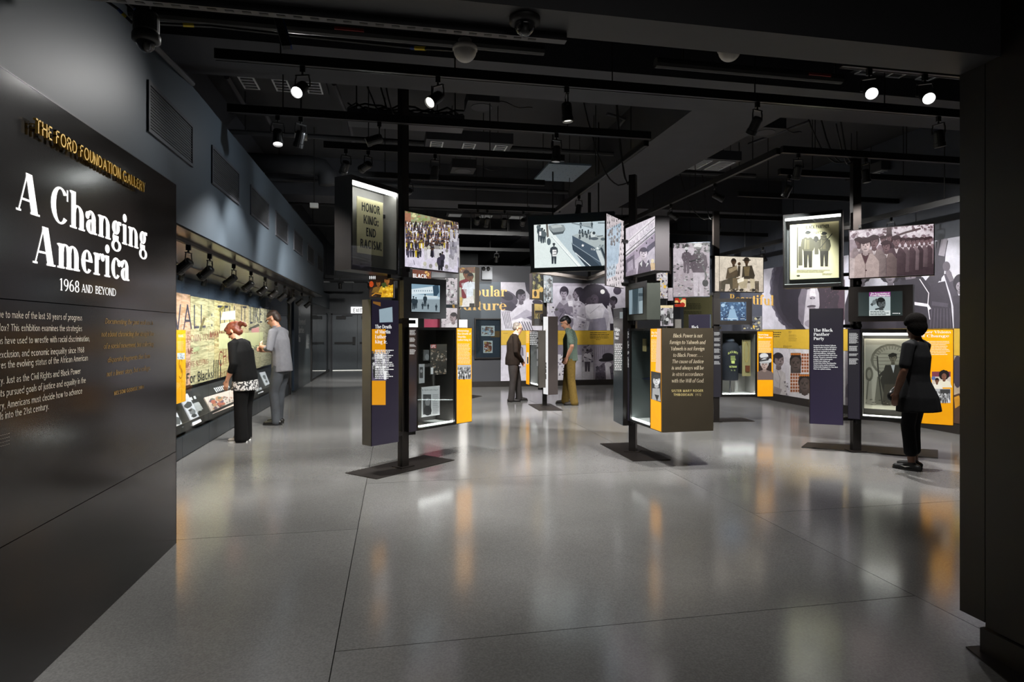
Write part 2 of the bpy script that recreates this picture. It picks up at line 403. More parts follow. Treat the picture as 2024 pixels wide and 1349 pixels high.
        arc(.34, .345, .31, .355, 0, 360); adv = .68
    elif l == 'P': st(b0, 0, CP); foot(b0); cap(b0, CP, 1, 0); arc(b0 + .2, .50, .25, .19, -90, 90); rect(b0, .31, b0 + .2, .31 + T); rect(b0, CP - T, b0 + .2, CP); adv = b0 + .46
    elif l == 'R':
        st(b0, 0, CP); foot(b0); cap(b0, CP, 1, 0); arc(b0 + .2, .51, .25, .18, -90, 90); rect(b0, .33, b0 + .2, .33 + T); rect(b0, CP - T, b0 + .2, CP)
        out.append([(b0 + .20, .34), (b0 + .20 + S, .34), (b0 + .52, 0), (b0 + .52 - S * 1.2, 0)]); adv = b0 + .53
    elif l == 'S': arc(.25, .51, .20, .19, 30, 262); arc(.25, .18, .21, .19, -150, 88); out.append([(.12, .44), (.21, .51), (.40, .24), (.30, .17)]); adv = .51
    elif l == 'T': st(.27 - S / 2, 0, CP); foot(.27 - S / 2); rect(.03, CP - max(T, .03), .51, CP); (rect(.03, CP - .16, .03 + T, CP), rect(.51 - T, CP - .16, .51, CP)) if sf else None; adv = .54
    elif l == 'U': st(b0, .2, CP); st(b0 + .37, .2, CP, B * 1.2); arc(b0 + .2, .21, .20, .22, 180, 360); cap(b0, CP); cap(b0 + .37, CP, 1, 1, B); adv = b0 + .44 + sf
    elif l == 'V': dg(.27, 0, .02, CP, S * 1.1); dg(.29, 0, .56 - B, CP, B); cap(.02, CP); cap(.56 - B, CP, 1, 1, B); adv = .58
    elif l == 'W': dg(.2, 0, .02, CP, S); dg(.22, 0, .42 - B, CP, B); dg(.55, 0, .36, CP, S); dg(.57, 0, .8 - B, CP, B); cap(.02, CP); cap(.8 - B, CP, 1, 1, B); adv = .84
    elif l == 'X': dg(.44 - S * .2, 0, .02, CP, S * 1.1); dg(.02, 0, .48, CP, B); adv = .58; foot(.44 - S * .2); cap(.02, CP)
    elif l == 'Y': out.append([(.02, CP), (.02 + S * 1.1, CP), (.29 + S / 2, .3), (.29 - S / 2, .3)]); dg(.28, .3, .54 - B, CP, B); st(.29 - S / 2, 0, .32); foot(.29 - S / 2); cap(.02, CP); cap(.54 - B, CP, 1, 1, B); adv = .57
    elif l == 'Z': rect(.04, CP - T, .48, CP); rect(.04, 0, .5, T); dg(.04, 0, .48 - S, CP, S); adv = .53
    elif l == '0': arc(.25, .33, .21, .34, 0, 360); adv = .5
    elif l == '1': st(.16, 0, .66); foot(.16); out.append([(.06, .55), (.16, .66), (.16, .58)]); adv = .36
    elif l == '2': arc(.22, .47, .18, .2, -20, 165); dg(.04, .03, .30, .42, S); rect(.04, 0, .42, max(T, .05)); adv = .46
    elif l == '4': st(.28, 0, .66); dg(.03, .18, .27, .66, B); rect(.03, .16, .45, .16 + T); adv = .48
    elif l == '5': rect(.08, .6, .38, .66); st(.08, .36, .66, T * 1.3); arc(.2, .2, .2, .21, -150, 120); adv = .44
    elif l == '6': arc(.24, .2, .2, .21, 0, 360); arc(.36, .24, .32, .44, 100, 185); adv = .48
    elif l == '7': rect(.04, .6, .42, .66); dg(.12, 0, .42 - S, .62, S); adv = .45
    elif l == '8': arc(.24, .49, .17, .18, 0, 360); arc(.24, .17, .2, .18, 0, 360); adv = .48
    elif l == '9': arc(.24, .45, .2, .21, 0, 360); arc(.12, .41, .32, .44, -80, 5); adv = .48
    elif l == '3': arc(.2, .49, .17, .17, -80, 150); arc(.2, .17, .2, .18, -150, 85); adv = .44
    elif l in '.': dot(.09, .05); adv = .2
    elif l in ',': dot(.09, .05); out.append([(.06, .0), (.14, .03), (.06, -.12), (.03, -.11)]); adv = .2
    elif l == ':': dot(.09, .06); dot(.09, .38); adv = .2
    elif l == '!': dot(.1, .05); out.append([(.04, CP), (.16, CP), (.12, .18), (.08, .18)]); adv = .22
    elif l == '?': arc(.2, .52, .16, .17, -60, 170); st(.2 - S / 2, .17, .36); dot(.2, .05); adv = .42
    elif l in "'\u2019\u201c\u201d": rect(.04, .55, .04 + S * .7, .72); adv = .16
    elif l == '&': arc(.24, .53, .14, .16, 0, 360, S * .7); arc(.24, .18, .21, .2, 20, 330); dg(.42, 0, .12, .5, S); adv = .6
    elif l in '-\u2014': rect(.03, .22, .27 if l == '-' else .5, .22 + .05); adv = .3 if l == '-' else .54
    else: adv = .3
    return out, adv

FONTS = dict(serif=(.135, .034, .045), serifb=(.16, .04, .05), text=(.085, .045, .03), sans=(.095, .085, 0), sansb=(.145, .125, 0), slab=(.15, .13, 0))
def layout(txt, font='serif', track=0.0, italic=0.0):
    S, T, sf = FONTS[font]; x = 0; polys = []
    for ch in txt:
        g, a = glyph(ch, S, T, sf)
        polys.append((ch, [[(px + x + italic * py, py) for px, py in q] for q in g])); x += a + track
    return polys, x - track

# ------------------------------------------------------------------ flat prints drawn as layered shapes on a plane
EPS = 3e-5
class Art:
    def __init__(s, pl, base=.0012): s.pl = pl; s.m = MB(); s.k = 0; s.base = base; s.clip = None
    def off(s): s.k += 1; return s.base + s.k * EPS
    def _add3(s, pts3, col):
        n = len(pts3); k = len(s.m.v); s.m.v += pts3
        # keep faces turned to the viewer
        nr = Vector((0, 0, 0))
        for i in range(n): nr += pts3[i].cross(pts3[(i + 1) % n])
        idx = list(range(k, k + n)); cols = col if isinstance(col, list) else [col] * n
        s.m.c += cols
        if nr.dot(s.pl.n) < 0: idx = idx[::-1]
        s.m.f.append(tuple(idx))
    def clipuv(s, pts, col):
        if not s.clip: return pts, col
        x0, y0, x1, y1 = s.clip; cols = col if isinstance(col, list) else None
        P = [(p[0], p[1], (cols[i] if cols else None)) for i, p in enumerate(pts)]
        def cut(P, ins, inter):
            o = []
            for i in range(len(P)):
                a, b = P[i - 1], P[i]; ia, ib = ins(a), ins(b)
                if ia != ib: o.append(inter(a, b))
                if ib: o.append(b)
            return o
        def mix(a, b, t): return (a[0] + (b[0] - a[0]) * t, a[1] + (b[1] - a[1]) * t, (tuple(a[2][j] + (b[2][j] - a[2][j]) * t for j in range(3)) if a[2] else None))
        for ax, v, sg in ((0, x0, 1), (0, x1, -1), (1, y0, 1), (1, y1, -1)):
            if not P: break
            P = cut(P, lambda p: (p[ax] - v) * sg >= 0, lambda a, b: mix(a, b, (v - a[ax]) / (b[ax] - a[ax])))
        if len(P) < 3: return None, None
        return [(p[0], p[1]) for p in P], ([p[2] for p in P] if cols else col)
    def uvpoly(s, pts, col, off=None):
        """pts in plane metres (s, z), clipped to the sheet"""
        o = s.off() if off is None else off
        pts, col = s.clipuv(pts, col)
        if pts is None: return
        s._add3([s.pl.pos(a, z, o) for a, z in pts], col)
    def setclip(s, x0, y0, x1, y1): s.clip = (x0, y0, x1, y1)
    def poly(s, pts, col, off=None): s.uvpoly([s.pl.uv(*p) for p in pts], col, off)
    def rect(s, x0, y0, x1, y1, col, col2=None):
        if col2: s.poly([(x0, y0), (x1, y0), (x1, y1), (x0, y1)], [col, col, col2, col2])
        else: s.poly([(x0, y0), (x1, y0), (x1, y1), (x0, y1)], col)
    def ell(s, cx, cy, rx, ry, col, rot=0, n=18, a0=0, a1=360, col2=None):
        cr, sr = math.cos(math.radians(rot)), math.sin(math.radians(rot)); pts = []; cs = []
        full = abs(a1 - a0) >= 360; m = n if full else n + 1
        for k in range(m):
            a = math.radians(a0 + (a1 - a0) * k / n); x, y = rx * math.cos(a), ry * math.sin(a)
            pts.append((cx + x * cr - y * sr, cy + x * sr + y * cr)); t = (y / max(ry, 1e-6) + 1) / 2
            if col2: cs.append(tuple(col[j] * (1 - t) + col2[j] * t for j in range(3)))
        s.poly(pts, cs if col2 else col)
    def line(s, pts, w, col, w2=None):
        L = []; Rr = []; n = len(pts)
        for i, p in enumerate(pts):
            a = pts[max(0, i - 1)]; b = pts[min(n - 1, i + 1)]; dx, dy = b[0] - a[0], b[1] - a[1]; d = math.hypot(dx, dy) or 1
            ww = (w + ((w2 if w2 is not None else w) - w) * i / max(1, n - 1)) / 2
            L.append((p[0] - dy / d * ww, p[1] + dx / d * ww)); Rr.append((p[0] + dy / d * ww, p[1] - dx / d * ww))
        s.poly(L + Rr[::-1], col)
    def text(s, txt, x0, y0, x1, y1, hpx, col, font='serif', italic=0, track=0, letters=None):
        """baseline from pixel (x0,y0) to (x1,y1), capital height in pixels at the start"""
        a0, z0 = s.pl.uv(x0, y0); a1, z1 = s.pl.uv(x1, y1); _, zt = s.pl.uv(x0, y0 - hpx)
        pol, w = layout(txt, font, track, italic); sx = (a1 - a0) / w; sy = (zt - z0) / .69; o = s.off()
        c0 = s.clip; s.clip = None
        i = 0
        for ch, gs in pol:
            for q in gs: i += 1; s.uvpoly([(a0 + x * sx, z0 + (z1 - z0) * x / w + y * sy) for x, y in q], col, o + (i % 7) * 4e-6)
        s.clip = c0
    def bars(s, x0, y0, x1, n, dy, h, col, rag=.25, seed=1):
        """lines of running text too small to read: word-length dashes"""
        r = random.Random(seed); o = s.off()
        for i in range(n):
            y = y0 + i * dy; x = x0; xe = x1 - (x1 - x0) * rag * r.random()
            wmax = max((x1 - x0) * .22, 1.2)
            while x < xe - .3:
                ww = min(r.uniform(.35, 1) * wmax, xe - x); s.poly([(x, y), (x + ww, y), (x + ww, y + h), (x, y + h)], col, o); x += ww + max(h * .5, .35)
    def build(s, name, m, parent=None, **k): return s.m.build(name, m, parent, **k)
    # ---- picture pieces
    def bg(s, col, col2=None):
        x0, y0, x1, y1 = s.clip; c2 = col2 or col
        s.uvpoly([(x0, y1), (x1, y1), (x1, y0), (x0, y0)], [col, col, c2, c2])
    def speckle(s, x0, y0, x1, y1, n, cols, r0, r1, seed=0, asp=1.0):
        r = random.Random(seed)
        for i in range(n):
            rr = r.uniform(r0, r1); cx, cy = r.uniform(x0, x1), r.uniform(y0, y1); ry = rr * asp * r.uniform(.5, 1.2); ph = r.uniform(0, 6)
            s.poly([(cx + rr * q * math.cos(ph + k * .9), cy + ry * q * math.sin(ph + k * .9)) for k, q in enumerate([r.uniform(.45, 1.25) for _ in range(7)])], r.choice(cols))
    def fuzz(s, cx, cy, rx, ry, col, jit=.04, n=90, seed=0):
        r = random.Random(seed); s.poly([(cx + rx * q * math.cos(2 * PI * k / n), cy + ry * q * math.sin(2 * PI * k / n)) for k, q in enumerate([1 + r.uniform(-jit, jit) for _ in range(n)])], col)
    def figure(s, x, y, h, skin, top, legs, hat=None, w=.26, hair=None, arm=True):
        """standing figure, feet at (x,y), height h px"""
        hh = h * .13; ww = h * w
        s.poly([(x - ww * .42, y - h * .48), (x + ww * .42, y - h * .48), (x + ww * .36, y), (x + ww * .08, y), (x, y - h * .36), (x - ww * .08, y), (x - ww * .36, y)], legs)
        s.poly([(x - ww * .3, y - h * .83), (x + ww * .3, y - h * .83), (x + ww * .52, y - h * .76), (x + ww * .44, y - h * .45), (x - ww * .44, y - h * .45), (x - ww * .52, y - h * .76)], top)
        if arm:
            s.line([(x - ww * .45, y - h * .78), (x - ww * .56, y - h * .6), (x - ww * .35, y - h * .47)], ww * .2, top)
            s.line([(x + ww * .45, y - h * .78), (x + ww * .56, y - h * .6), (x + ww * .4, y - h * .47)], ww * .2, top)
        s.rect(x - ww * .1, y - h * .88, x + ww * .1, y - h * .8, skin)
        s.ell(x, y - h + hh * .55, hh * .42, hh * .55, skin, n=12)
        s.ell(x, y - h + hh * .25, hh * .46, hh * .34, hair or hat or G(25), n=12)
        if hat: s.rect(x - hh * .6, y - h + hh * .28, x + hh * .6, y - h + hh * .4, hat)
    def face(s, x, y, r, skin, hair, style='short', turn=0, dark=None, shirt=None, sw=2.3):
        """head and shoulders; r is half the head height in px"""
        dk = dark or tuple(v * .3 for v in skin); lt = tuple(min(1, v * 1.35) for v in skin); tx = turn * r * .28
        if shirt: s.poly([(x - r * .5, y + r * 1.15), (x + r * .5, y + r * 1.15), (x + r * sw * .7, y + r * 1.55), (x + r * sw, y + r * 3.2), (x - r * sw, y + r * 3.2), (x - r * sw * .7, y + r * 1.55)], shirt)
        if style == 'afro': s.fuzz(x, y - r * .35, r * 1.5, r * 1.4, hair, .05, 48, 3)
        s.poly([(x - r * .34, y + r * .5), (x + r * .34, y + r * .5), (x + r * .42, y + r * 1.4), (x, y + r * 1.6), (x - r * .42, y + r * 1.4)], tuple(v * .75 for v in skin))
        if style != 'afro': s.ell(x - tx * .3, y - r * .2, r * .86, r * .95, hair, n=18)
        s.ell(x + tx * .4, y + r * .1, r * .70, r * .92, skin, n=18)
        s.ell(x + tx * .6 + r * .18, y + r * .2, r * .36, r * .6, lt, n=14)
        for e in (-1, 1):
            ex = x + tx + e * r * .29
            s.ell(ex, y + r * .0, r * .15, r * .07, dk, n=8); s.line([(ex - r * .2, y - r * .15), (ex + r * .2, y - r * .17)], r * .07, dk)
        s.poly([(x + tx - r * .05, y), (x + tx + r * .06, y), (x + tx + r * .16, y + r * .36), (x + tx - r * .14, y + r * .36)], tuple(v * .62 for v in skin))
        s.ell(x + tx, y + r * .6, r * .27, r * .09, tuple(v * .4 for v in skin), n=10)
        if style == 'beret': s.ell(x - r * .1, y - r * .62, r * .98, r * .42, hair, -8, n=18)
        if style == 'helmet': s.ell(x, y - r * .45, r * 1.0, r * .75, hair, a0=180, a1=360); s.ell(x, y - r * .42, r * 1.1, r * .2, tuple(v * .7 for v in hair))
        if style == 'hat': s.ell(x, y - r * .4, r * 1.45, r * .3, hair); s.ell(x, y - r * .75, r * .85, r * .6, hair)
        if style == 'short': s.ell(x - tx * .2, y - r * .62, r * .74, r * .42, hair, n=14)
# ------------------------------------------------------------------ room shell
def S_(mb, name, m, parent=None): return mb.build(name, m, parent, kind=None if parent else 'structure')
fl = MB().box((-3.3, -4.2, -.12), (8.4, 25, -.014)).build('floor', M_joint, kind='structure')
tag(fl, 'grey polished concrete floor with saw-cut joints', None)
cols = [(-3.3, -.276, (-4.2, -1.6, 1.6, 4.75, 8.1, 11.4, 14.8, 18.2, 21.6, 25)), (-.276, 2.9, (-4.2, -.3, 2.95, 6.15, 9.4, 12.7, 16.2, 20.6, 25)),
        (2.9, 6.1, (-4.2, 1.3, 4.53, 7.75, 11.0, 14.2, 19.6, 25)), (6.1, 8.4, (-4.2, 1.3, 4.53, 7.75, 11.0, 14.2, 19.6, 25))]
for x0, x1, ys in cols:
    for y0, y1 in zip(ys, ys[1:]):
        MB().box((x0 + .0025, y0 + .0025, -.014), (x1 - .0025, y1 - .0025, 0)).build('floor_slab', M_floor, fl)
XW = -1.6
wl = S_(MB().box((-2.35, -4.2, 0), (XW, 4.6, 2.315)).box((-3.3, -4.2, 2.315), (XW, 14.5, 3.48)), 'wall_left', M_wall)
S_(MB().box((-3.3, 4.6, 0), (-3.0, 24.3, 4.7)).box((-3.0, -4.2, 3.48), (-2.3, 24.3, 4.7)), 'wall_left_recess', M_wall2)
S_(MB().box((-2.46, 4.75, 2.3), (-1.605, 14.48, 2.314)), 'trim_1', mat('soffit_bronze', '#3d352b', rough=.22, metal=.5, var=.1))
S_(MB().box((-3.0, 4.6, 0), (-2.0, 4.68, 2.315)), 'wall_left_return', M_wall2)
S_(MB().box((-3.3, 24.3, 0), (8.4, 24.6, 4.7)), 'wall_back', mat('corridor_wall', '#4a4d50', rough=.5))
YA = 16.3
xa0 = onY(838, 700, YA).x
S_(MB().box((xa0, YA, 0), (8.1, YA + .25, 3.3)), 'wall_far', M_wall2)
S_(MB().box((xa0, YA + .25, 0), (xa0 + .2, 24.3, 3.3)), 'wall_corridor', M_wall2)
XR = 8.1
S_(MB().box((XR, 2.5, 0), (8.4, 24.3, 4.7)), 'wall_right', mat('slate_blue_wall', '#474b54', rough=.5))
S_(MB().box((2.7, -4.2, .125), (2.95, 2.356, 3.4)).box((2.97, 2.36, 0), (8.4, 2.5, 4.7)), 'wall_entry_right', M_jamb)
S_(MB().box((2.685, -4.2, 0), (2.94, 2.37, .118)), 'baseboard_right', M_jamb)
S_(MB().box((2.7, 2.36, .144), (2.86, 2.487, 2.75)), 'trim_2', M_jamb)
S_(MB().box((-1.6, 2.284, 2.75), (2.97, 2.487, 4.7)), 'trim_3', mat('entry_header', '#38383b', rough=.55))
S_(MB().box((-2.3, -4.2, 3.4), (2.97, 2.284, 3.5)), 'ceiling_entry', M_ceil)
S_(MB().box((-3.3, -4.4, 0), (8.4, -4.2, 4.7)), 'wall_entry_back', M_wall2)
S_(MB().box((-3.3, -4.2, 4.7), (8.4, 25, 4.85)), 'ceiling', M_ceil)
S_(MB().box((-2.3, 5.55, 4.0), (8.1, 6.35, 4.7)).box((-2.3, 11.6, 4.0), (8.1, 12.3, 4.7)), 'ceiling_beam_cross', M_beam)
S_(MB().box((3.3, 6.35, 4.0), (4.42, 11.6, 4.7)).box((3.3, 12.3, 4.0), (4.42, 24.3, 4.7)), 'ceiling_beam_long', M_beam)

pts_ = [gnd(1909, 1281), gnd(1952, 1277.5), gnd(2070, 1349), gnd(2070, 1420), gnd(2040, 1400)]
S_(MB().prism([(p.x, p.y) for p in (gnd(1909, 1281), gnd(1948, 1278), gnd(2060, 1345), gnd(2060, 1405))], 0, .006), 'trim_7', M_plate)
# ------------------------------------------------------------------ entrance title wall
XS = -1.52
sign = empty('title_panel', (XS, 1.8, 0), 'large glossy black title panel reading A Changing America beside the entrance', 'sign')
for z0, z1 in ((.0, .648), (.652, 1.628), (1.632, 2.54)):
    MB().box((-1.598, -1.0, z0), (XS, 4.672, z1)).build('panel_sheet', M_sign, sign)
MB().box((-1.598, 4.673, 0), (XS + .001, 4.678, 2.545)).build('edge_trim', M_galv, sign)
MB().box((-1.598, -1.0, 2.541), (XS + .001, 4.678, 2.546)).build('top_trim', M_galv, sign)
PS = Plane((XS, 0), (XS, 5))
PS.n = Vector((1, 0, 0))
def sline(txt, px0, z, px1, cap, font, name, m, italic=0, thick=0, track=0, each=False):
    a0 = PS.uv(px0, HYP)[0]; a1 = PS.uv(px1, HYP)[0]
    pol, wd = layout(txt, font, track, italic); sx = (a1 - a0) / wd; sy = cap / .69
    mb = MB(); last = None
    def emit(mb, gs):
        for q in gs:
            pts = [(a0 + x * sx, z + y * sy) for x, y in q]
            ar = sum(pts[i][0] * pts[(i + 1) % len(pts)][1] - pts[(i + 1) % len(pts)][0] * pts[i][1] for i in range(len(pts)))
            if ar < 0: pts = pts[::-1]
            n = len(pts)
            if thick:
                f = [PS.pos(s, zz, .02 + thick) for s, zz in pts]; b = [PS.pos(s, zz, .02) for s, zz in pts]
                mb.add(f + b, [tuple(range(n)), tuple(range(2 * n - 1, n - 1, -1))] + [(n + i, n + (i + 1) % n, (i + 1) % n, i) for i in range(n)])
            else: mb.add([PS.pos(s, zz, .0015) for s, zz in pts], [tuple(range(n))])
    for ch, gs in pol:
        if not gs: continue
        if each:
            mb = MB(); emit(mb, gs)
            xs = [x for q in gs for x, y in q]; mid = (min(xs) + max(xs)) / 2
            for hgt in (.25, .45):     # stand-off pins
                p = PS.pos(a0 + mid * sx, z + hgt * sy); mb.tube([p, p + PS.n * .021], .002, 5)
            mb.build(name, m, sign)
        else: emit(mb, gs)
    if not each: mb.build(name, m, sign)
sline('THE FORD FOUNDATION GALLERY', 54, 2.345, 276, .06, 'sans', 'brass_letter', M_gold, thick=.012, track=.05, each=True)
sline('A', 33, 2.0, 80, .168, 'serifb', 'headline', M_whitelet)
sline('Changing', 98, 2.0, 291, .168, 'serifb', 'headline', M_whitelet, track=-.005)
sline('America', 66, 1.795, 256, .168, 'serifb', 'headline', M_whitelet, track=-.005)
sline('1968', 116, 1.692, 157, .058, 'text', 'dateline', M_whitelet)
sline('AND', 161, 1.696, 183, .04, 'text', 'dateline', M_whitelet)
sline('BEYOND', 188, 1.697, 229, .04, 'text', 'dateline', M_whitelet)
M_bodytext = mat('body_lettering', '#d6cfbc', rough=.5)
M_goldtext = mat('quote_lettering', '#a8823f', rough=.4)
lines = [('What are we to make of the last 50 years of progress', 0, 163, 634), ('and paradox? This exhibition examines the strategies', 0, 163, 656 - 5), ('that African Americans have used to wrestle with racial discrimination,', 0, 177, 0),
         ('political exclusion, and economic inequality since 1968', 0, 166, 0), ('and explores the evolving status of the African American', 0, 173, 0), ('community. Just as the Civil Rights and Black Power', 0, 159, 0),
         ('movements pursued goals of justice and equality in the', 0, 169, 0), ('century, Americans must decide how to advance', 0, 162, 0), ('these goals into the 21st century.', 0, 97, 0)]
zs = [1.555, 1.508, 1.456, 1.405, 1.352, 1.300, 1.245, 1.192, 1.140]
rights = [(162, 634), (162, 655), (177, 675), (166, 697), (173, 713), (159, 739), (169, 757), (162, 778), (96, 809)]
for (t, _, _, _), (rx, ry) in zip(lines, rights):
    s1, zz = PS.uv(rx, ry); pol, wd = layout(t, 'sans', .01); cap = .0285; sx = cap / .69 * .92
    mb = MB()
    for ch, gs in pol:
        for q in gs:
            n = len(q); pts = [PS.pos(s1 - (wd - x) * sx, zz + y * cap / .69, .0015) for x, y in q]
            ar = sum(q[i][0] * q[(i + 1) % n][1] - q[(i + 1) % n][0] * q[i][1] for i in range(n))
            mb.add(pts if ar > 0 else pts[::-1], [tuple(range(n))])
    mb.build('body_text', M_bodytext, sign)
for t, x0, x1, yy in (('Documenting the post-soul era is', 207, 302, 640), ('not about chronicling the straight line', 199, 304, 666), ('of a social movement, but collecting', 204, 303, 690), ('disparate fragments that form', 212, 296, 717), ('not a linear story, but a collage.', 210, 297, 745)):
    sline(t, x0, PS.uv(x0, yy)[1], x1, .028, 'text', 'quote_text', M_goldtext, italic=.22)
sline('NELSON GEORGE 2004', 225, PS.uv(225, 782)[1], 284, .022, 'sansb', 'quote_text', M_goldtext, track=.05)
for i in range(4): sline('- - - - -', 0, PS.uv(5, 862 + 7 * i)[1], 18, .008, 'sans', 'credit_text', M_bodytext)

# wall vents along the upper left wall
vent = None
for i, (xa, xb) in enumerate(((290, 379), (417, 471), (494, 530), (544, 568), (580, 597), (607, 620), (627, 638))):
    pv = Plane((XW, 0), (XW, 5)); s0 = pv.uv(xa, HYP)[0]; s1 = pv.uv(xb, HYP)[0]
    wds = ['nearest', 'second', 'third', 'fourth', 'fifth', 'sixth', 'farthest']
    v = empty('wall_vent', (XW, (s0 + s1) / 2, 2.82), 'dark mesh air grille high on the left wall, %s of the seven from the entrance' % wds[i], 'vent', 'air grilles on the upper left wall')
    f = MB().pbox(pv, s0, s1, 2.82, 2.845, 0, .014).pbox(pv, s0, s1, 3.135, 3.16, 0, .014).pbox(pv, s0, s0 + .025, 2.845, 3.135, 0, .014).pbox(pv, s1 - .025, s1, 2.845, 3.135, 0, .014)
    f.build('frame', M_wall2, v)
    MB().pbox(pv, s0 + .025, s1 - .025, 2.845, 3.135, 0, .004).build('mesh_screen', mat('vent_mesh%d' % i, '#1f2222', rough=.6), v)
    if i < 5:
        for k in range(14):
            z = 2.858 + k * .02
            MB().pbox(pv, s0 + .03, s1 - .03, z, z + .006, .004, .009).build('slat', M_wall2, v)

# ------------------------------------------------------------------ long wall display case on the left
XC = -2.46
YJ = [7.78 + 1.05 * k for k in range(-2, 8)]      # glass joints
case = empty('wall_display_case', (XC, 10, 0), 'long glass-fronted wall display case holding the painted plywood wall', 'display case')
for a, b in zip(YJ, YJ[1:]):
    MB().box((XC - .05, a + .004, .012), (XC, b - .004, .255)).build('plinth_panel', mat('plinth%.1f' % a, '#34383b', rough=.33, var=.04), case)
    MB().box((XC - .012, a + .0015, .265), (XC - .002, b - .0015, 2.29)).build('glass_pane', M_glass, case)
MB().box((-2.99, YJ[0], .0), (XC - .055, YJ[-1], .012)).build('base', M_black, case)
MB().box((-2.99, YJ[0], 2.292), (XC - .015, YJ[-1], 2.313)).build('case_ceiling', M_caseback, case)
MB().box((-2.995, YJ[0], .3), (-2.97, YJ[-1], 2.29)).build('back_lining', mat('case_blue_lining', '#414b5a', rough=.6), case)
MB().box((-2.97, YJ[-1] - .03, .3), (XC - .02, YJ[-1], 2.29)).build('end_lining', mat('case_end_lining', '#2d3f60', rough=.6), case)
MB().box((XC - .04, YJ[-1], 0), (XC + .03, YJ[-1] + .16, 2.3)).build('end_post', M_steel, case)
# sloped reader rail
rr = MB(); q = [(-2.93, YJ[0], .76), (-2.93, YJ[-1] - .04, .76), (XC - .03, YJ[-1] - .04, .36), (XC - .03, YJ[0], .36)]
rr.add([Vector(p) for p in q] + [Vector(p) - Vector((0, 0, .03)) for p in q], [(0, 3, 2, 1), (4, 5, 6, 7), (0, 1, 5, 4), (1, 2, 6, 5), (2, 3, 7, 6), (3, 0, 4, 7)])
rr.build('reader_rail', mat('reader_rail', '#2a2827', rough=.4), case)
MB().box((XC - .028, YJ[0], .30), (XC - .016, YJ[-1] - .04, .40)).build('front_trim', M_side, case)
# in-case spot row
for k in range(9):
    y = 6.6 + k * .95
    mb = MB(); mb.lathe([(.028, 0), (.034, .02), (.034, .09), (.02, .11)], 10, (-2.72, y, 2.16), (.35, 0, 1)); mb.tube([(-2.69, y, 2.24), (-2.69, y, 2.292)], .008, 6)
    mb.build('case_spot', M_black, case)
class RailPlane:     # sloped rail treated like a plane, u = +Y, v up the slope
    pass
slope = Vector((-2.93 - (XC - .03), 0, .40)); SL = slope.length; slope.normalize()
nrm = Vector((-slope.z, 0, slope.x)); nrm = nrm if nrm.z > 0 else -nrm
def rail(a, v, off): return Vector((XC - .03, a, .36)) + slope * v + nrm * (off + .001)
def railpx(px, py):
    r = ray(px, py); o = Vector((XC - .03, 0, .36)); t = (o - EYE).dot(nrm) / r.dot(nrm); p = EYE + r * t; return (p.y, (p - o).dot(slope))
def card(name, quad, label, col, shapes, grp):
    uv = [railpx(*p) for p in quad]
    b = MB(); f = [rail(a, v, .014) for a, v in uv]; k = [rail(a, v, 0) for a, v in uv]
    b.add(f + k, [(3, 2, 1, 0), (4, 5, 6, 7)] + [(i, (i + 1) % 4, 4 + (i + 1) % 4, 4 + i) for i in range(4)])
    o = b.build(name, col, None, label, 'photo', grp)
    m = MB()
    for j, (pts, c) in enumerate(shapes):
        u2 = [(uv[0][0] * (1 - x) * (1 - y) + uv[1][0] * x * (1 - y) + uv[2][0] * x * y + uv[3][0] * (1 - x) * y, uv[0][1] * (1 - x) * (1 - y) + uv[1][1] * x * (1 - y) + uv[2][1] * x * y + uv[3][1] * (1 - x) * y) for x, y in pts]
        m.add([rail(a, v, .0145 + j * 4e-5) for a, v in u2], [tuple(range(len(pts)))], c)
    if shapes: m.build('print', M_print, o)
    return o
M_cardw = mat('photo_card', '#d9d6da', rough=.45)
M_cardp = mat('scroll_paper', '#d9c3b4', rough=.6)
def rblob(r, cx, cy, rx, ry, n=9): return [(min(1, max(0, cx + rx * math.cos(2 * PI * k / n) * r.uniform(.7, 1.2))), min(1, max(0, cy + ry * math.sin(2 * PI * k / n) * r.uniform(.7, 1.2)))) for k in range(n)]
r_ = random.Random(4)
card('photograph', [(351, 784), (369, 780), (397, 835), (381, 843)], 'black and white photograph strip on the sloped rail, nearest the title panel', M_cardw,
     [(rblob(r_, .5, .38, .5, .1), G(70)), (rblob(r_, .55, .62, .35, .12), G(120)), (rblob(r_, .5, .75, .3, .06), G(60)), (rblob(r_, .4, .55, .2, .04), G(50))], 'photographs on the case rail')
card('drawing_sheet', [(402, 788), (470, 768), (477, 797), (419, 820)], 'colourful crayon drawing sheet on the sloped rail beside the woman in black', M_cardp,
     [(rblob(r_, r_.uniform(.1, .4), r_.uniform(.25, .8), .06, .1), r_.choice([C('#b5654f'), C('#6f5560'), C('#c08f6a'), C('#8a4a40'), C('#7b7a6a')])) for _ in range(26)] +
     [(rblob(r_, r_.uniform(.4, .95), r_.uniform(.2, .8), .03, .05), r_.choice([C('#c4a08a'), C('#a77a6a'), C('#8e8578')])) for _ in range(24)], 'photographs on the case rail')
card('photograph', [(512, 738), (523, 736), (532, 760), (524, 764)], 'tall grey photograph on the rail just left of the man in the grey shirt', M_cardw, [(rblob(r_, .5, .4, .3, .2), G(120)), (rblob(r_, .5, .75, .3, .1), G(90))], 'photographs on the case rail')
card('photograph', [(505, 771), (515, 767), (520, 776), (510, 780)], 'small pale photograph low on the rail between the two visitors', M_cardw, [(rblob(r_, .5, .4, .3, .2), G(150))], 'photographs on the case rail')
card('photograph', [(552, 748), (557, 746), (562, 762), (557, 765)], 'narrow photograph on the rail right of the man in the grey shirt', M_cardw, [(rblob(r_, .5, .5, .3, .25), G(110))], 'photographs on the case rail')
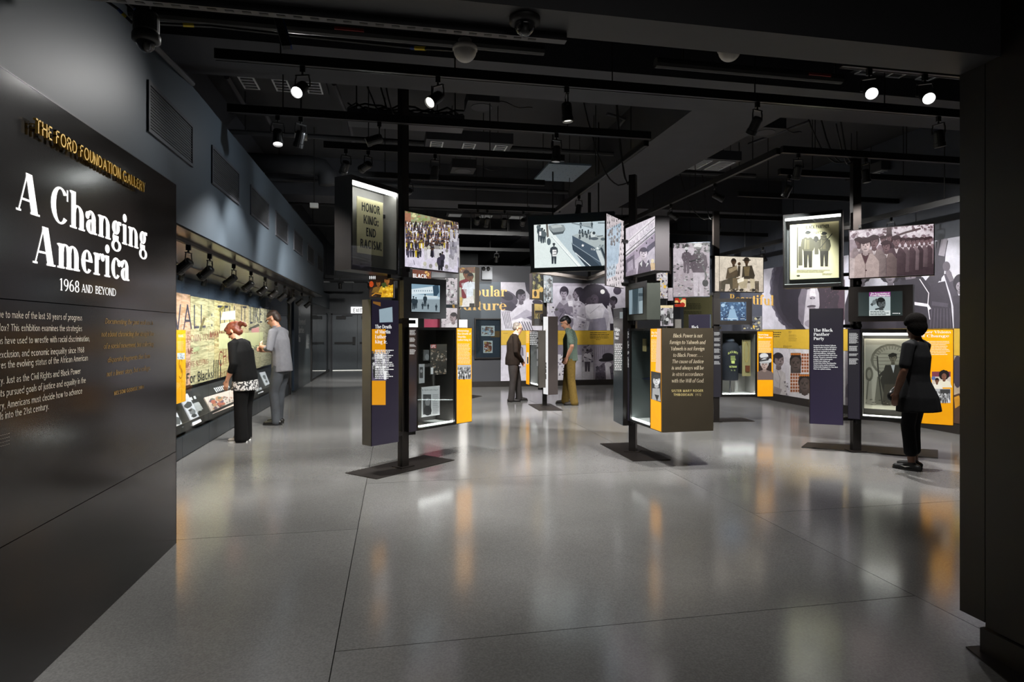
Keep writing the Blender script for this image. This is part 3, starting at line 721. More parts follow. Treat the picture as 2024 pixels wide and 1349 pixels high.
card('photograph', [(330, 822), (348, 818), (361, 846), (340, 852)], 'photograph half hidden behind the title panel on the case rail', M_cardw, [(rblob(r_, .7, .5, .4, .3), G(90))], 'photographs on the case rail')
def railtext(quad, n, big=False):
    uv = [railpx(*p) for p in quad]; m = MB()
    def bl(x, y): return tuple(uv[0][i] * (1 - x) * (1 - y) + uv[1][i] * x * (1 - y) + uv[2][i] * x * y + uv[3][i] * (1 - x) * y for i in (0, 1))
    for k in range(n):
        for y0, y1 in ((0, .4), (.45, .7), (.74, r_.uniform(.8, 1))):
            x0 = k / n; x1 = (k + .55) / n
            m.add([rail(*bl(x, y), .002) for x, y in ((x0, y0), (x1, y0), (x1, y1), (x0, y1))], [(0, 1, 2, 3)])
    m.build('caption_text', M_white, case)
railtext([(380, 799), (393, 795), (403, 811), (391, 817)], 7)
railtext([(374, 787), (389, 782), (391, 789), (378, 793)], 2)
railtext([(422, 768), (452, 760), (456, 768), (428, 777)], 9)

# painted plywood wall inside the case
XM = -2.80
PM = Plane((XM, 0), (XM, 5)); PM.n = Vector((1, 0, 0))
mur = empty('painted_plywood_wall', (XM, 10, .7), 'graffiti-painted plywood wall panels behind the case glass', 'artwork')
MB().box((XM - .06, 5.72, .722), (XM - .028, 14.9, .75)).build('support_rail', M_steel, mur)
def plymat(name, a, b):
    m = mat(name, a, rough=.7); nt = m.node_tree; N = nt.nodes; L = nt.links; p = N['Principled BSDF']
    tc = N.new('ShaderNodeTexCoord'); mp = N.new('ShaderNodeMapping'); mp.inputs['Scale'].default_value = (1, .7, 7); L.new(tc.outputs['Object'], mp.inputs[0])
    n = N.new('ShaderNodeTexNoise'); n.inputs['Scale'].default_value = 3.2; n.inputs['Detail'].default_value = 9; n.inputs['Distortion'].default_value = 1.4; L.new(mp.outputs[0], n.inputs['Vector'])
    r = N.new('ShaderNodeValToRGB'); e = r.color_ramp.elements; e[0].position = .32; e[0].color = C(b) + (1,); e[1].position = .6; e[1].color = C(a) + (1,)
    L.new(n.outputs[0], r.inputs[0]); L.new(r.outputs[0], p.inputs['Base Color']); return m
tones = [('#c9b76a', '#8d7c3c'), ('#cdbb70', '#93823f'), ('#d7a98c', '#a0784f'), ('#c7b98c', '#8a7f58'), ('#d0bd86', '#8e7c48'), ('#cfb789', '#917c52'), ('#c6b690', '#857a58'), ('#cdbf9c', '#8c8060')]
ys = [5.75 + 1.143 * k for k in range(9)]
for k in range(8):
    dz = RN.uniform(-.015, .015)
    MB().box((XM - .03, ys[k] + .004, .75 + dz), (XM, ys[k + 1] - .004, 2.0 + dz)).build('plywood_panel', plymat('plywood%d' % k, *tones[k]), mur)
am = Art(PM, .001)
def brush(txt, x0, y0, x1, y1, h, col, w=1.0, font='sans', **k): am.text(txt, x0, y0, x1, y1, h, col, font, **k)
NV = C('#3b3a48'); RD = C('#7d3428'); BK = C('#2b2a26')
FONTS['brush'] = (.075, .07, 0); FONTS['brushb'] = (.11, .10, 0)
am.text('WALL : TELL IT LIKE IT IS', 330, 655, 543, 636, 54, NV, 'brush', track=.06)
am.text('BREAK DOWN YOUR WALLS', 334, 682, 444, 668, 15, RD, 'brush')
am.text('MAMA LEE', 415, 668, 455, 663, 13, RD, 'brush')
am.text('MEST', 371, 701, 392, 698, 12, RD, 'brushb')
am.text('MORE SLEEPING', 367, 728, 412, 719, 11, RD, 'brush')
am.text('For Blacks', 368, 760, 421, 748, 21, BK, 'brushb')
for x in (423, 427, 431, 436): am.line([(x, 712), (x - .5, 748)], 1.6, BK)
am.text('CH UP', 432, 726, 462, 712, 30, RD, 'brush')
am.text('25 ET', 433, 745, 450, 741, 9, RD, 'brush')
for (x0, y0, x1, y1, c) in ((432, 615, 443, 606, '#8a7d3c'), (492, 652, 512, 642, '#5b5348'), (466, 690, 500, 684, '#7d5a4a'), (395, 655, 404, 628, '#6d6440')): am.line([(x0, y0), (x1, y1)], 5, C(c))
for (x0, y0, x1, y1, c) in ((497, 650, 512, 680, '#cf8d86'), (435, 640, 452, 655, '#e6dfb4'), (382, 688, 394, 697, '#aeb07e'), (432, 660, 520, 690, '#d8d09a')): am.poly([(x0, y0), (x1, y0 - 3), (x1, y1 - 3), (x0, y1)], C(c))
am.text('CHILDREN', 455, 700, 530, 690, 12, BK, 'brush')
am.poly([(440, 617), (465, 614), (465, 632), (436, 633)], C('#f2eccf'))
am.build('painted_lettering', M_print, mur)
# amber label panel at the near end of the case
pam = Plane((-2.6, 0), (-2.6, 5)); pam.n = Vector((1, 0, 0))
a0, a1 = pam.uv(335, HYP)[0], pam.uv(367, HYP)[0]
lb = MB().pbox(pam, a0, a1, .62, 1.52, -.03, 0).build('label_panel', M_orange, None, 'amber backlit label panel inside the wall case next to the title panel', 'label panel')
al = Art(pam); al.text('S', 352, 750, 362, 748, 40, C('#c07f10'), 'text'); al.bars(352, 662, 365, 2, 3, 1.2, G(240), seed=2)
al.bars(351, 675, 364, 9, 2.2, .7, C('#f2d9a0'), seed=3); al.rect(350, 698, 365, 711, G(200)); al.speckle(351, 699, 364, 710, 14, [G(60), G(110), G(150)], .8, 2, 5)
al.build('print', M_print, lb)
for zz_ in (.8, 1.3): MB().box((-2.799, (pam.A.y + (a0 + a1) / 2) - .03, zz_), (-2.63, (pam.A.y + (a0 + a1) / 2) + .03, zz_ + .04)).build('mount', M_steel, lb)

# panel The Movement Marches On, navy fins, second glass case
yv = lambda px: onX(px, 700, XC).y
S_(MB().box((-3.0, yv(578), 0), (XC, yv(613.5), 2.9)), 'wall_left_far', mat('movement_panel_wall', '#3c4345', rough=.3, var=.05))
S_(MB().box((-3.0, yv(571) + .02, 2.33), (XC - .01, yv(578), 2.9)), 'trim_4', M_wall2)
MB().box((XC + .006, yv(577), .06), (XC + .05, yv(586), 2.32)).build('navy_fin', M_navy, None, 'tall navy blue vertical fin beside the end of the wall case', 'fin')
PMV = Plane((XC + .001, 0), (XC + .001, 5)); PMV.n = Vector((1, 0, 0))
mvr = empty('wall_lettering', PMV.pos(PMV.uv(596, 650)[0], 1.2, 0), 'white heading The Movement Marches On printed on the dark wall beyond the case', 'lettering')
mv = Art(PMV)
for t, x0, x1, y in (('The', 588.5, 595, 624), ('Movement', 588.5, 604, 642), ('Marches', 588.5, 601, 658.5), ('On', 588.5, 593.5, 676)): mv = Art(PMV); mv.text(t, x0, y, x1, y, 13, G(225), 'serif'); mv.build('heading_word', M_print, mvr)
mv = Art(PMV)
mv.bars(605, 662, 612, 10, 2.85, 1.0, G(200), seed=9)
mv.build('small_text', M_print, mvr)
c2 = empty('glass_wall_case', (XC, 21, 0), 'dark glazed wall case beside the exit doors', 'display case')
ya, yb = yv(615), 24.25
MB().box((XC - .05, ya, 0), (XC + .02, ya + .14, 2.9)).build('end_post', M_black, c2)
MB().box((XC - .05, ya + .14, 2.38), (XC, yb, 2.9)).build('header', M_wall, c2)
MB().box((XC - .05, ya + .14, 0), (XC, yb, .05)).build('base', M_black, c2)
MB().box((-2.99, ya + .14, .05), (-2.9, yb, 2.38)).build('back_lining', M_wall2, c2)
for k in range(3):
    a = ya + .14 + (yb - ya - .16) / 3 * k
    MB().box((XC - .02, a + .003, .055), (XC - .008, a + (yb - ya - .16) / 3 - .003, 2.375)).build('glass_pane', M_glassdark, c2)

# exit doors in the corridor end wall
PB = Plane((-3, 24.3), (3, 24.3))
def door(px0, px1, name):
    s0 = PB.uv(px0, HYP)[0]; s1 = PB.uv(px1, HYP)[0]
    d = MB().pbox(PB, s0, s1, .02, 2.15, .01, .05).build(name, M_door, None, kind='structure')
    MB().pbox(PB, s0 + .08, s1 - .08, 1.02, 1.1, .05, .11).build('push_bar', M_black, d)
    MB().pbox(PB, s1 - .17, s1 - .06, .98, 1.3, .05, .09).build('lock_plate', M_black, d)
    MB().pbox(PB, s0 + .15, s0 + .5, 1.98, 2.1, .05, .12).build('door_closer', M_black, d)
    MB().pbox(PB, s0 + .35, s0 + .75, 2.1, 2.125, .05, .16).build('closer_arm', M_black, d)
    return d
door(657.5, 706, 'door_1'); door(707, 757, 'door_2')
s0, s1 = PB.uv(655, HYP)[0], PB.uv(760, HYP)[0]
S_(MB().pbox(PB, s0, s0 + .05, 0, 2.2, 0, .06).pbox(PB, s1 - .05, s1, 0, 2.2, 0, .06).pbox(PB, s0, s1, 2.155, 2.2, 0, .06), 'trim_5', M_wall2)
S_(MB().pbox(PB, s0, s1, .001, .019, 0, .03), 'door_gap_glow', mat('door_gap_light', '#f0efe6', emit=.8))  # glowing strip standing for light that shows under the doors
ex = MB().pbox(PB.shifted(.02), PB.uv(694, 620)[0], PB.uv(719, 620)[0], 2.215, 2.46, 0, .06).build('exit_sign', mat('exit_face', '#f4f6f4', emit=1.6), None, 'glowing white EXIT sign above the corridor doors', 'sign')
ae = Art(PB.shifted(.08)); ae.text('EXIT', 698, 618, 716, 618, 8, G(110), 'sansb', track=.04); ae.build('lettering', M_print, ex)
# ------------------------------------------------------------------ exhibit posts (totems)
def at(px, d): p = EYE + (FW + RT * ((px - CXP) / FPX)) * d; return (p.x, p.y)
class Pan: pass
def pan(xL, ytL, ybL, xR, ytR, ybR, dL=None, dR=None, k=None, z0=None, z1=None):
    k = k or (ybL - ytL) / (ybR - ytR)
    if dL is None: dL = dR / k
    else: dR = dL * k
    q = Pan(); q.pl = Plane(at(xL, dL), at(xR, dR)); q.L = q.pl.L
    zf = lambda y, d: CAMH + (HYP - y) / FPX * d
    q.z1 = (zf(ytL, dL) + zf(ytR, dR)) / 2 if z1 is None else z1
    q.z0 = (zf(ybL, dL) + zf(ybR, dR)) / 2 if z0 is None else z0
    return q
def bbox_(q, s0, s1, z0, z1, o0, o1): return MB().pbox(q.pl, s0, s1, z0, z1, o0, o1)
def newart(q, s0, s1, z0, z1, off, fn, name, m, parent):
    a = Art(q.pl.shifted(off)); a.setclip(s0, z0, s1, z1); fn(a); return a.build(name, m, parent)
def lightbox(root, q, thick, fn, side=None, m=None, name='lightbox', rim=.012):
    b = bbox_(q, 0, q.L, q.z0, q.z1, -thick, 0).build(name, side or M_panel, root)
    newart(q, rim, q.L - rim, q.z0 + rim, q.z1 - rim, 0, fn, 'print', m or M_box, b); return b
def textpanel(root, q, thick, front, fn, side=None, name='text_panel'):
    b = bbox_(q, 0, q.L, q.z0, q.z1, -thick, 0).build(name, side or M_side, root)
    bbox_(q, .006, q.L - .006, q.z0 + .006, q.z1 - .006, 0, .004).build('face', front, b)
    if fn: newart(q, 0.006, q.L - .006, q.z0, q.z1, .004, fn, 'print', M_screen, b)
    return b
def screen(root, q, thick, inner, fn, side=None, name='monitor'):
    b = bbox_(q, 0, q.L, q.z0, q.z1, -thick, 0).build(name, side or M_panel, root)
    (xa, ya), (xb, yb) = inner; s0 = q.pl.uv(xa, (ya + yb) / 2)[0]; s1 = q.pl.uv(xb, (ya + yb) / 2)[0]
    _, z1 = q.pl.uv((xa + xb) / 2, ya); _, z0 = q.pl.uv((xa + xb) / 2, yb)
    bbox_(q, s0 - .008, s1 + .008, z0 - .008, z1 + .008, 0, .003).build('screen_bezel', M_black, b)
    newart(q, s0, s1, z0, z1, .003, fn, 'screen_image', M_screen, b); return b
def opencase(root, q, s0, s1, depth, lining, led='bottom', name='display_case', fr=.03, rails=True, floor=None, ledm=None):
    ledm = ledm or M_led
    z0, z1 = q.z0, q.z1; pl = q.pl
    b = MB(); t = .018
    b.pbox(pl, s0, s1, z0, z0 + fr, -depth, 0).pbox(pl, s0, s1, z1 - fr, z1, -depth, 0)
    b.pbox(pl, s0, s0 + t, z0 + fr, z1 - fr, -depth, 0).pbox(pl, s1 - t, s1, z0 + fr, z1 - fr, -depth, 0).pbox(pl, s0 + t, s1 - t, z0 + fr, z1 - fr, -depth, -depth + .015)
    o = b.build(name, M_steel, root)
    MB().pbox(pl, s0 + t, s1 - t, z0 + fr, z1 - fr, -depth + .015, -depth + .02).build('back_lining', lining, o)
    MB().pbox(pl, s0 + t, s1 - t, z0 + fr, z0 + fr + .006, -depth + .02, -.02).build('case_floor', floor or M_casewhite, o)
    MB().pbox(pl, s0 + t, s0 + t + .004, z0 + fr + .006, z1 - fr, -depth + .02, -.02).build('side_lining', lining, o)
    MB().pbox(pl, s1 - t - .004, s1 - t, z0 + fr + .006, z1 - fr, -depth + .02, -.02).build('side_lining', lining, o)
    if led in ('bottom', 'both'): MB().pbox(pl, s0 + t + .006, s1 - t - .006, z0 + fr + .007, z0 + fr + .017, -.035, -.022).build('led_strip', ledm, o)
    if led in ('top', 'both'): MB().pbox(pl, s0 + t + .006, s1 - t - .006, z1 - fr - .03, z1 - fr - .002, -.05, -.015).build('led_strip', ledm, o)
    MB().pbox(pl, s0 + .004, s1 - .004, z0 + .008, z1 - .008, .001, .007).build('glass', M_glass, o)
    for zz in (z0 + .018, ): 
        p = pl.pos(s1 - .03, zz, .007); MB().lathe([(.007, 0), (.007, .004)], 8, p, pl.n).build('lock', M_galv, o)
    return o
def totem(px, py, plate, label, ptop, w=.095, dpt=.075, ang=0, rot=None):
    d = dground(py); g = gnd(px, py)
    root = empty('exhibit_post', g, label, 'exhibit', 'exhibit posts in the gallery')
    pts = [gnd(*p) for p in plate]
    MB().prism([(p.x, p.y) for p in pts], .0, .008).build('base_plate', M_plate, root, bevel=.002)
    u = Vector((math.cos(ang), math.sin(ang), 0)); v = Vector((-u.y, u.x, 0))
    def pb(w_, d_, z0, z1): 
        q = [g + u * a * w_ / 2 + v * b * d_ / 2 for a, b in ((-1, -1), (1, -1), (1, 1), (-1, 1))]; q = [Vector((p.x, p.y, z0)) for p in q]
        return MB().hexa(q + [p + UP * (z1 - z0) for p in q])
    pb(w, dpt, .008, ptop).build('post', M_steel, root)
    pb(w + .09, dpt + .09, .008, .016).build('foot_flange', M_plate, root)
    root_g[root] = (g, u, v, d)
    return root, d
root_g = {}
def arms(root, q, zs, end, off=-.035):
    """bracket arms from the post to the panel edge nearest to it"""
    g = root_g[root][0]
    for z in zs:
        inn = q.pl.pos(.12 if end == 'L' else q.L - .12, 0, off)
        p0 = Vector((g.x, g.y, z)); p1 = Vector((inn.x, inn.y, z)); dr = (p1 - p0).normalized(); sd = Vector((-dr.y, dr.x, 0)) * .022
        qd = [p0 - sd - dr * .06, p1 - sd, p1 + sd, p0 + sd - dr * .06]
        MB().hexa([x - UP * .02 for x in qd] + [x + UP * .02 for x in qd]).build('bracket_arm', M_track, root)
def cables(root, ztop, n=3, seed=0):
    g = root_g[root][0]; r = random.Random(seed)
    for k in range(n):
        o = Vector((r.uniform(-.02, .02), r.uniform(-.02, .02), 0)); a = Vector((g.x, g.y, ztop - .05)) + o
        e = Vector((g.x + r.uniform(-.7, -.2), g.y + r.uniform(-.3, .4), 4.69)); pts = []
        if 5.5 < e.y < 6.4 or 11.5 < e.y < 12.35 or (3.25 < e.x < 4.47 and e.y > 6.3): e.z = 3.99
        for i in range(13):
            t = i / 12; p = a.lerp(e, t); p.z = a.z + (e.z - a.z) * t ** 2.2 - .18 * math.sin(PI * t) + .0; pts.append(p + Vector((r.uniform(-.008, .008),) * 3))
        MB().tube(pts, .009, 6).build('cable', M_cable, root)

# ---------- picture content ----------
def crowd(a, x0, y0, x1, y1, rows, cols, h0, h1, skins, tops, legs, seed, jx=.4):
    r = random.Random(seed)
    for j in range(rows):
        t = j / max(1, rows - 1); y = y0 + (y1 - y0) * t; h = h0 + (h1 - h0) * t
        n = max(2, int(cols * (h0 / h) ** .6))
        for i in range(n):
            x = x0 + (x1 - x0) * (i + .5 + r.uniform(-jx, jx)) / n
            tp = r.choice(tops); w = h * .3; yy = y + r.uniform(-.15, .15) * h
            a.poly([(x - w / 2, yy - h * .72), (x + w / 2, yy - h * .72), (x + w * .38, yy - h * .35), (x + w * .3, yy), (x - w * .3, yy), (x - w * .38, yy - h * .35)], tp)
            a.ell(x, yy - h * .86, h * .12, h * .15, r.choice(skins), n=9)
def art_march(a):
    a.bg(C('#cfc6d6'), C('#d8d2e2'))
    a.rect(790, 410, 915, 448, C('#9aa07a')); a.poly([(795, 408), (812, 412), (812, 450), (795, 448)], C('#a8755c')); a.poly([(850, 420), (910, 436), (910, 455), (850, 448)], C('#8b7a66'))
    a.speckle(798, 412, 908, 440, 40, [C('#8fa05e'), C('#6f7f4a'), C('#d8d3a0'), C('#a98f6a')], 2, 5, 1)
    dk = [C('#2a2730'), C('#33303c'), C('#1f1d26'), C('#4a4556'), C('#e8e6ea'), C('#d8d4d8'), C('#b9a23a'), C('#5a4a52')]
    crowd(a, 799, 446, 908, 492, 8, 34, 9, 15, [C('#6f5340'), C('#3d2f28'), C('#8a6a54')], dk, None, 2)
    crowd(a, 799, 492, 830, 508, 2, 9, 14, 18, [C('#4a382e')], dk[:4] + [C('#c9ae34')], None, 3)
    crowd(a, 838, 498, 868, 508, 2, 8, 17, 19, [C('#4a382e')], dk[:4], None, 4)
    crowd(a, 886, 474, 908, 530, 4, 5, 20, 26, [C('#8c8a90'), C('#c8c6cc')], [C('#a9a6b0'), C('#c4c0c8'), C('#8f8c98'), C('#d9d7dd')], None, 6)
    crowd(a, 836, 515, 884, 552, 2, 6, 26, 30, [C('#b9b6a6'), C('#8e8a86')], [C('#c9c6cc'), C('#b2aeb8'), C('#dcd9de')], None, 7)
    for x, y, h in ((868, 545, 44), (872, 528, 30)): a.figure(x, y, h, C('#4a382e'), C('#3b3646'), C('#22202a'))
    a.line([(815, 515), (817, 524)], 1, C('#5a5664'))
def art_planes(a):
    a.bg(C('#7f9db0'), C('#93a9b4')); a.poly([(810, 580), (872, 588), (872, 592), (810, 594)], C('#b9ccd6')); a.rect(810, 592, 872, 620, C('#8b9aa2'))
    a.poly([(813, 572), (858, 566), (866, 572), (858, 580), (813, 582)], C('#d3e0e6'))
    for i in range(9): a.rect(818 + i * 4.3, 574, 819.6 + i * 4.3, 576.5, C('#5d7686'))
    a.poly([(855, 566), (866, 561), (868, 578), (860, 590), (857, 586)], C('#33495a')); a.poly([(838, 584), (866, 586), (862, 590), (838, 588)], C('#cdd9de'))
    for x, y, h in ((817, 612, 26), (822, 610, 22), (840, 606, 24), (835, 612, 14), (846, 612, 12), (862, 615, 14)): a.figure(x, y, h, C('#46545c'), C('#2c3840'), C('#263038'))
def art_mlk(a):
    a.bg(C('#1c1826'), C('#231d2e'))
    a.rect(735, 651, 762, 699, C('#d8910f')); a.rect(735, 753, 762, 801, C('#d8910f'))
    a.rect(735, 699, 764, 753, C('#5a5266')); crowd(a, 735, 712, 763, 750, 4, 5, 16, 24, [G(190), G(120), G(80)], [G(200), G(150), G(70), G(40), G(225)], None, 8)
    for i, t in enumerate(('The Death', 'of Martin', 'Luther', 'King Jr.')):
        a.text(t, 741, 649.5 + i * 9.9, 741 + (33, 30.5, 22, 24)[i], 649.8 + i * 9.9, 7.2, G(245), 'serif')
    a.bars(741, 692, 781, 17, 3.45, 1.6, G(235), rag=.35, seed=4)
    a.poly([(749, 612), (775, 607), (776, 637), (750, 638)], C('#8fa2ad')); a.poly([(737, 596), (752, 598), (752, 606), (737, 600)], C('#7a5222'))
def art_textstrip(x0, x1, y0, blocks, seed, col=None):
    def f(a):
        a.bg(C('#141219'), C('#181421'))
        y = y0
        for k, n in enumerate(blocks): a.bars(x0 + (x1 - x0) * .1, y, x1 - (x1 - x0) * .12, n, 1.75, .85, col or G(205), rag=.3, seed=seed + k); y += n * 1.75 + 4.5
    return f
def art_amber(x0, x1, ytop, title, photos, seed, tcol=None, h=5, lines=14, dy=2.4):
    def f(a):
        y = ytop + 6 + h
        for t in title:
            a.text(t, x0 + (x1 - x0) * .07, y, x0 + (x1 - x0) * (.07 + min(.86, .09 * len(t))), y, h, G(250), 'serif'); y += h * 1.5
        a.bars(x0 + (x1 - x0) * .07, y, x1 - (x1 - x0) * .1, lines, dy, dy * .42, C('#f8e6bd'), rag=.15, seed=seed)
        for p in photos: p(a)
    return f
def ph_rect(x0, y0, x1, y1, base, cols, n, seed, rr=(1, 2.5)):
    def f(a):
        a.rect(x0, y0, x1, y1, base); r = random.Random(seed); h = (y1 - y0)
        crowd(a, x0 + 1, y0 + h * .35, x1 - 1, y1, 5, int((x1 - x0) / 2.6), h * .2, h * .3, [G(60), G(120), G(170)], cols, None, seed)
        for i in range(0):
            q = r.uniform(*rr); a.ell(min(x1 - q, max(x0 + q, r.uniform(x0, x1))), min(y1 - q, max(y0 + q, r.uniform(y0, y1))), q, q, r.choice(cols), 0, 7)
    return f
GR = [G(30), G(60), G(100), G(150), G(200), G(235)]
def M_amberpanel(root, q, s0, s1, fn, thick):
    b = MB().pbox(q.pl, s0, s1, q.z0, q.z1, -thick, 0).build('amber_panel', M_panel, root)
    MB().pbox(q.pl, s0 + .008, s1 - .008, q.z0 + .008, q.z1 - .008, 0, .004).build('amber_face', M_orange, b)
    newart(q, s0 + .008, s1 - .008, q.z0, q.z1, .004, fn, 'print', M_screen, b); return b

# ===================== post 1: Honor King =====================
t1, d1 = totem(797, 924, [(682, 936.5), (744.5, 948.4), (898.7, 910.7), (837.9, 901)], 'exhibit post with the HONOR KING poster vitrine and march photograph, nearest the left case', 4.2, ang=-TH + .9)
q = pan(694, 346.5, 534.6, 789, 372.5, 542.6, dR=d1 - .22)
v1 = opencase(t1, q, 0, q.L, .22, mat('vitrine_lining', '#85827d', rough=.6), led='top', name='vitrine', fr=.05)
arms(t1, q, (q.z0 - .02,), 'R'); arms(t1, q, (q.z1 - .28,), 'R', -.24)
# poster inside (a thing of its own)
qp = Pan(); qp.pl = q.pl.shifted(-.09); qp.L = q.L
s0, s1 = qp.pl.uv(706, 450)[0], qp.pl.uv(757, 450)[0]; zt = qp.pl.uv(730, 394)[1]; zb = qp.pl.uv(730, 503)[1]
po = MB().pbox(qp.pl, s0, s1, zb, zt, -.008, 0).build('poster', M_paper, None, 'cream letterpress poster reading HONOR KING: END RACISM! inside the upper vitrine', 'poster')
MB().pbox(qp.pl, (s0 + s1) / 2 - .05, (s0 + s1) / 2 + .05, zb + .05, zt - .05, -.11, -.008).build('mount', M_black, po)
ap = Art(qp.pl); FONTS['wood'] = (.15, .12, 0)
for t, w0, w1, zz in (('HONOR', .16, .88, .76), ('KING:', .23, .82, .54), ('END', .33, .72, .32), ('RACISM!', .11, .95, .10)):
    pol, wd = layout(t, 'wood', .03); L_ = s1 - s0; H_ = zt - zb; sx = (w1 - w0) * L_ / wd; o_ = ap.off()
    for ch, gs in pol:
        for gq in gs: ap.uvpoly([(s0 + w0 * L_ + x * sx, zb + H_ * zz + y * .155 * H_ / .69) for x, y in gq], G(38), o_)
ap.build('lettering', M_print, po)
q = pan(798.6, 414.6, 528.9, 906.4, 438.5, 541.5, dL=d1 - .1)
lightbox(t1, q, .07, art_march); arms(t1, q, (q.z0 - .02,), 'L')
q = pan(798, 547, 628.4, 882, 554, 631, dL=d1 - .1, k=1.055)
screen(t1, q, .09, ((813, 563), (869, 617)), art_planes, side=mat('monitor_grey', '#53565a', rough=.4)); arms(t1, q, (q.z0 + .1,), 'L')
q = pan(733.2, 591.7, 882.6, 788, 595, 874, dR=d1 - .22)
b = textpanel(t1, q, .155, M_purple, art_mlk); arms(t1, q, (q.z0 + .06, q.z1 - .22), 'R')
q = pan(808, 646, 855, 932.8, 649, 834.2, dL=d1 - .05, k=1.117)
sA, sB = q.pl.uv(824.5, 700)[0], q.pl.uv(901.5, 700)[0]
b = bbox_(q, 0, sA - .004, q.z0, q.z1, -.16, 0).build('text_strip', M_panel, t1)
newart(q, .008, sA - .01, q.z0, q.z1, 0, art_textstrip(808, 824, 653, (6, 5, 3, 6), 21), 'print', M_screen, b)
arms(t1, q, (q.z0 - .02, q.z1 + .06), 'L')
q1 = q
opencase(t1, q, sA, sB - .004, .34, mat('case_lining_dark', '#4a4744', rough=.6), led='bottom')
def ph(a):
    ph_rect(904, 721.5, 931, 750, G(190), [G(30), G(50), G(80), G(235)], 60, 31, (.7, 1.8))(a)
M_amberpanel(t1, q, sB, q.L, art_amber(902, 933, 646, ('Mourning', 'the Death of', 'Martin', 'Luther King Jr.'), [ph], 33, h=4, lines=14, dy=2.9), .34)
# contents of case 1
def flatitem(name, q, off, px0, py0, px1, py1, m, label, cat, fn=None, thick=.01, grp=None, tilt=0):
    pl = q.pl.shifted(off); s0 = pl.uv(px0, (py0 + py1) / 2)[0]; s1 = pl.uv(px1, (py0 + py1) / 2)[0]; z1 = pl.uv((px0 + px1) / 2, py0)[1]; z0 = pl.uv((px0 + px1) / 2, py1)[1]
    o = MB().pbox(pl, s0, s1, z0, z1, -thick, 0).build(name, m, None, label, cat, grp)
    MB().pbox(pl, (s0 + s1) / 2 - .01, (s0 + s1) / 2 + .01, (z0 + z1) / 2 - .02, (z0 + z1) / 2 + .02, -thick - .06, -thick).build('stand_pin', M_galv, o)
    if fn:
        a = Art(pl); a.setclip(s0, z0, s1, z1); fn(a); a.build('print', M_print, o)
    return o
M_mag = mat('magazine_paper', '#b9b4ac', rough=.5); M_news = mat('newsprint', '#cdc8bd', rough=.6)
def art_mag(a):
    a.bg(C('#4a463f'), C('#2f2c29')); a.rect(850, 681, 862, 689, C('#b0443a')); a.text('LIFE', 851, 688, 861, 688, 5.6, G(230), 'sansb'); a.speckle(852, 692, 882, 740, 70, [C('#8d7a66'), C('#5a4d40'), C('#a3978a'), C('#2a2623')], 1, 3, 40); a.rect(850, 727, 856, 740, G(210))
flatitem('magazine', q1, -.1, 851, 681, 883, 741, M_mag, 'framed magazine with a dark crowd cover in the case of the HONOR KING post', 'magazine', art_mag)
def art_news(a):
    a.bg(G(196)); a.text('Dr. Martin Luther King Jr.', 834, 773, 866, 772, 3, G(50), 'text'); a.rect(836, 780, 852, 820, G(70)); a.ell(845, 795, 5, 8, G(130)); a.ell(845, 812, 8, 10, G(40)); a.bars(855, 780, 867, 20, 2.0, .8, G(120), seed=51)
flatitem('newspaper', q1, -.08, 833, 764.5, 869, 823, M_news, 'newspaper page with a portrait low in the case of the HONOR KING post', 'newspaper', art_news)
def art_card(a): a.bg(G(170)); a.rect(829, 726, 836, 748, G(70)); a.ell(832.5, 734, 2.2, 3.5, G(150))
flatitem('card', q1, -.1, 828, 720, 839, 758, M_news, 'small portrait card at the left edge of the HONOR KING post case', 'card', art_card)
def art_badge(a): a.bg(G(88)); a.ell(844, 706, 4, 6, G(130))
flatitem('photograph', q1, -.12, 837, 692, 850, 713, M_news, 'small dim photograph left of the framed magazine', 'photo', art_badge)
def art_ochre(a):
    a.bg(C('#1a120c'), C('#2a1a0c'))
    for i in range(4): a.ell(731 + i * 3.4, 549, 1.1, 3.5, G(235))
    a.poly([(728, 575), (742, 566), (745, 590), (728, 590)], C('#3a2a20')); a.ell(734, 562, 4.5, 6, C('#b5451a')); a.face(748, 560, 6, C('#7a4a22'), C('#2a170c'), shirt=C('#7a5a22'))
    a.face(765, 555, 7.5, C('#8a5626'), C('#1e120a'), shirt=C('#caa02c')); a.poly([(757, 570), (779, 562), (781, 592), (752, 592)], C('#d8a41e')); a.poly([(754, 561), (762, 558), (766, 568), (757, 571)], C('#3d4a20'))
    a.line([(735, 585), (742, 580), (755, 582)], 2, C('#c98a2a')); a.speckle(757, 565, 779, 588, 24, [C('#f0c84a'), C('#a87414'), C('#e8b833')], 1.2, 3, 12)
q = pan(729, 541, 589, 778, 541, 589, dL=d1 - .02, k=1.0)
lightbox(t1, q, .06, art_ochre, rim=.006); arms(t1, q, (q.z1 - .06,), 'R')
cables(t1, 4.0, 3, 3)

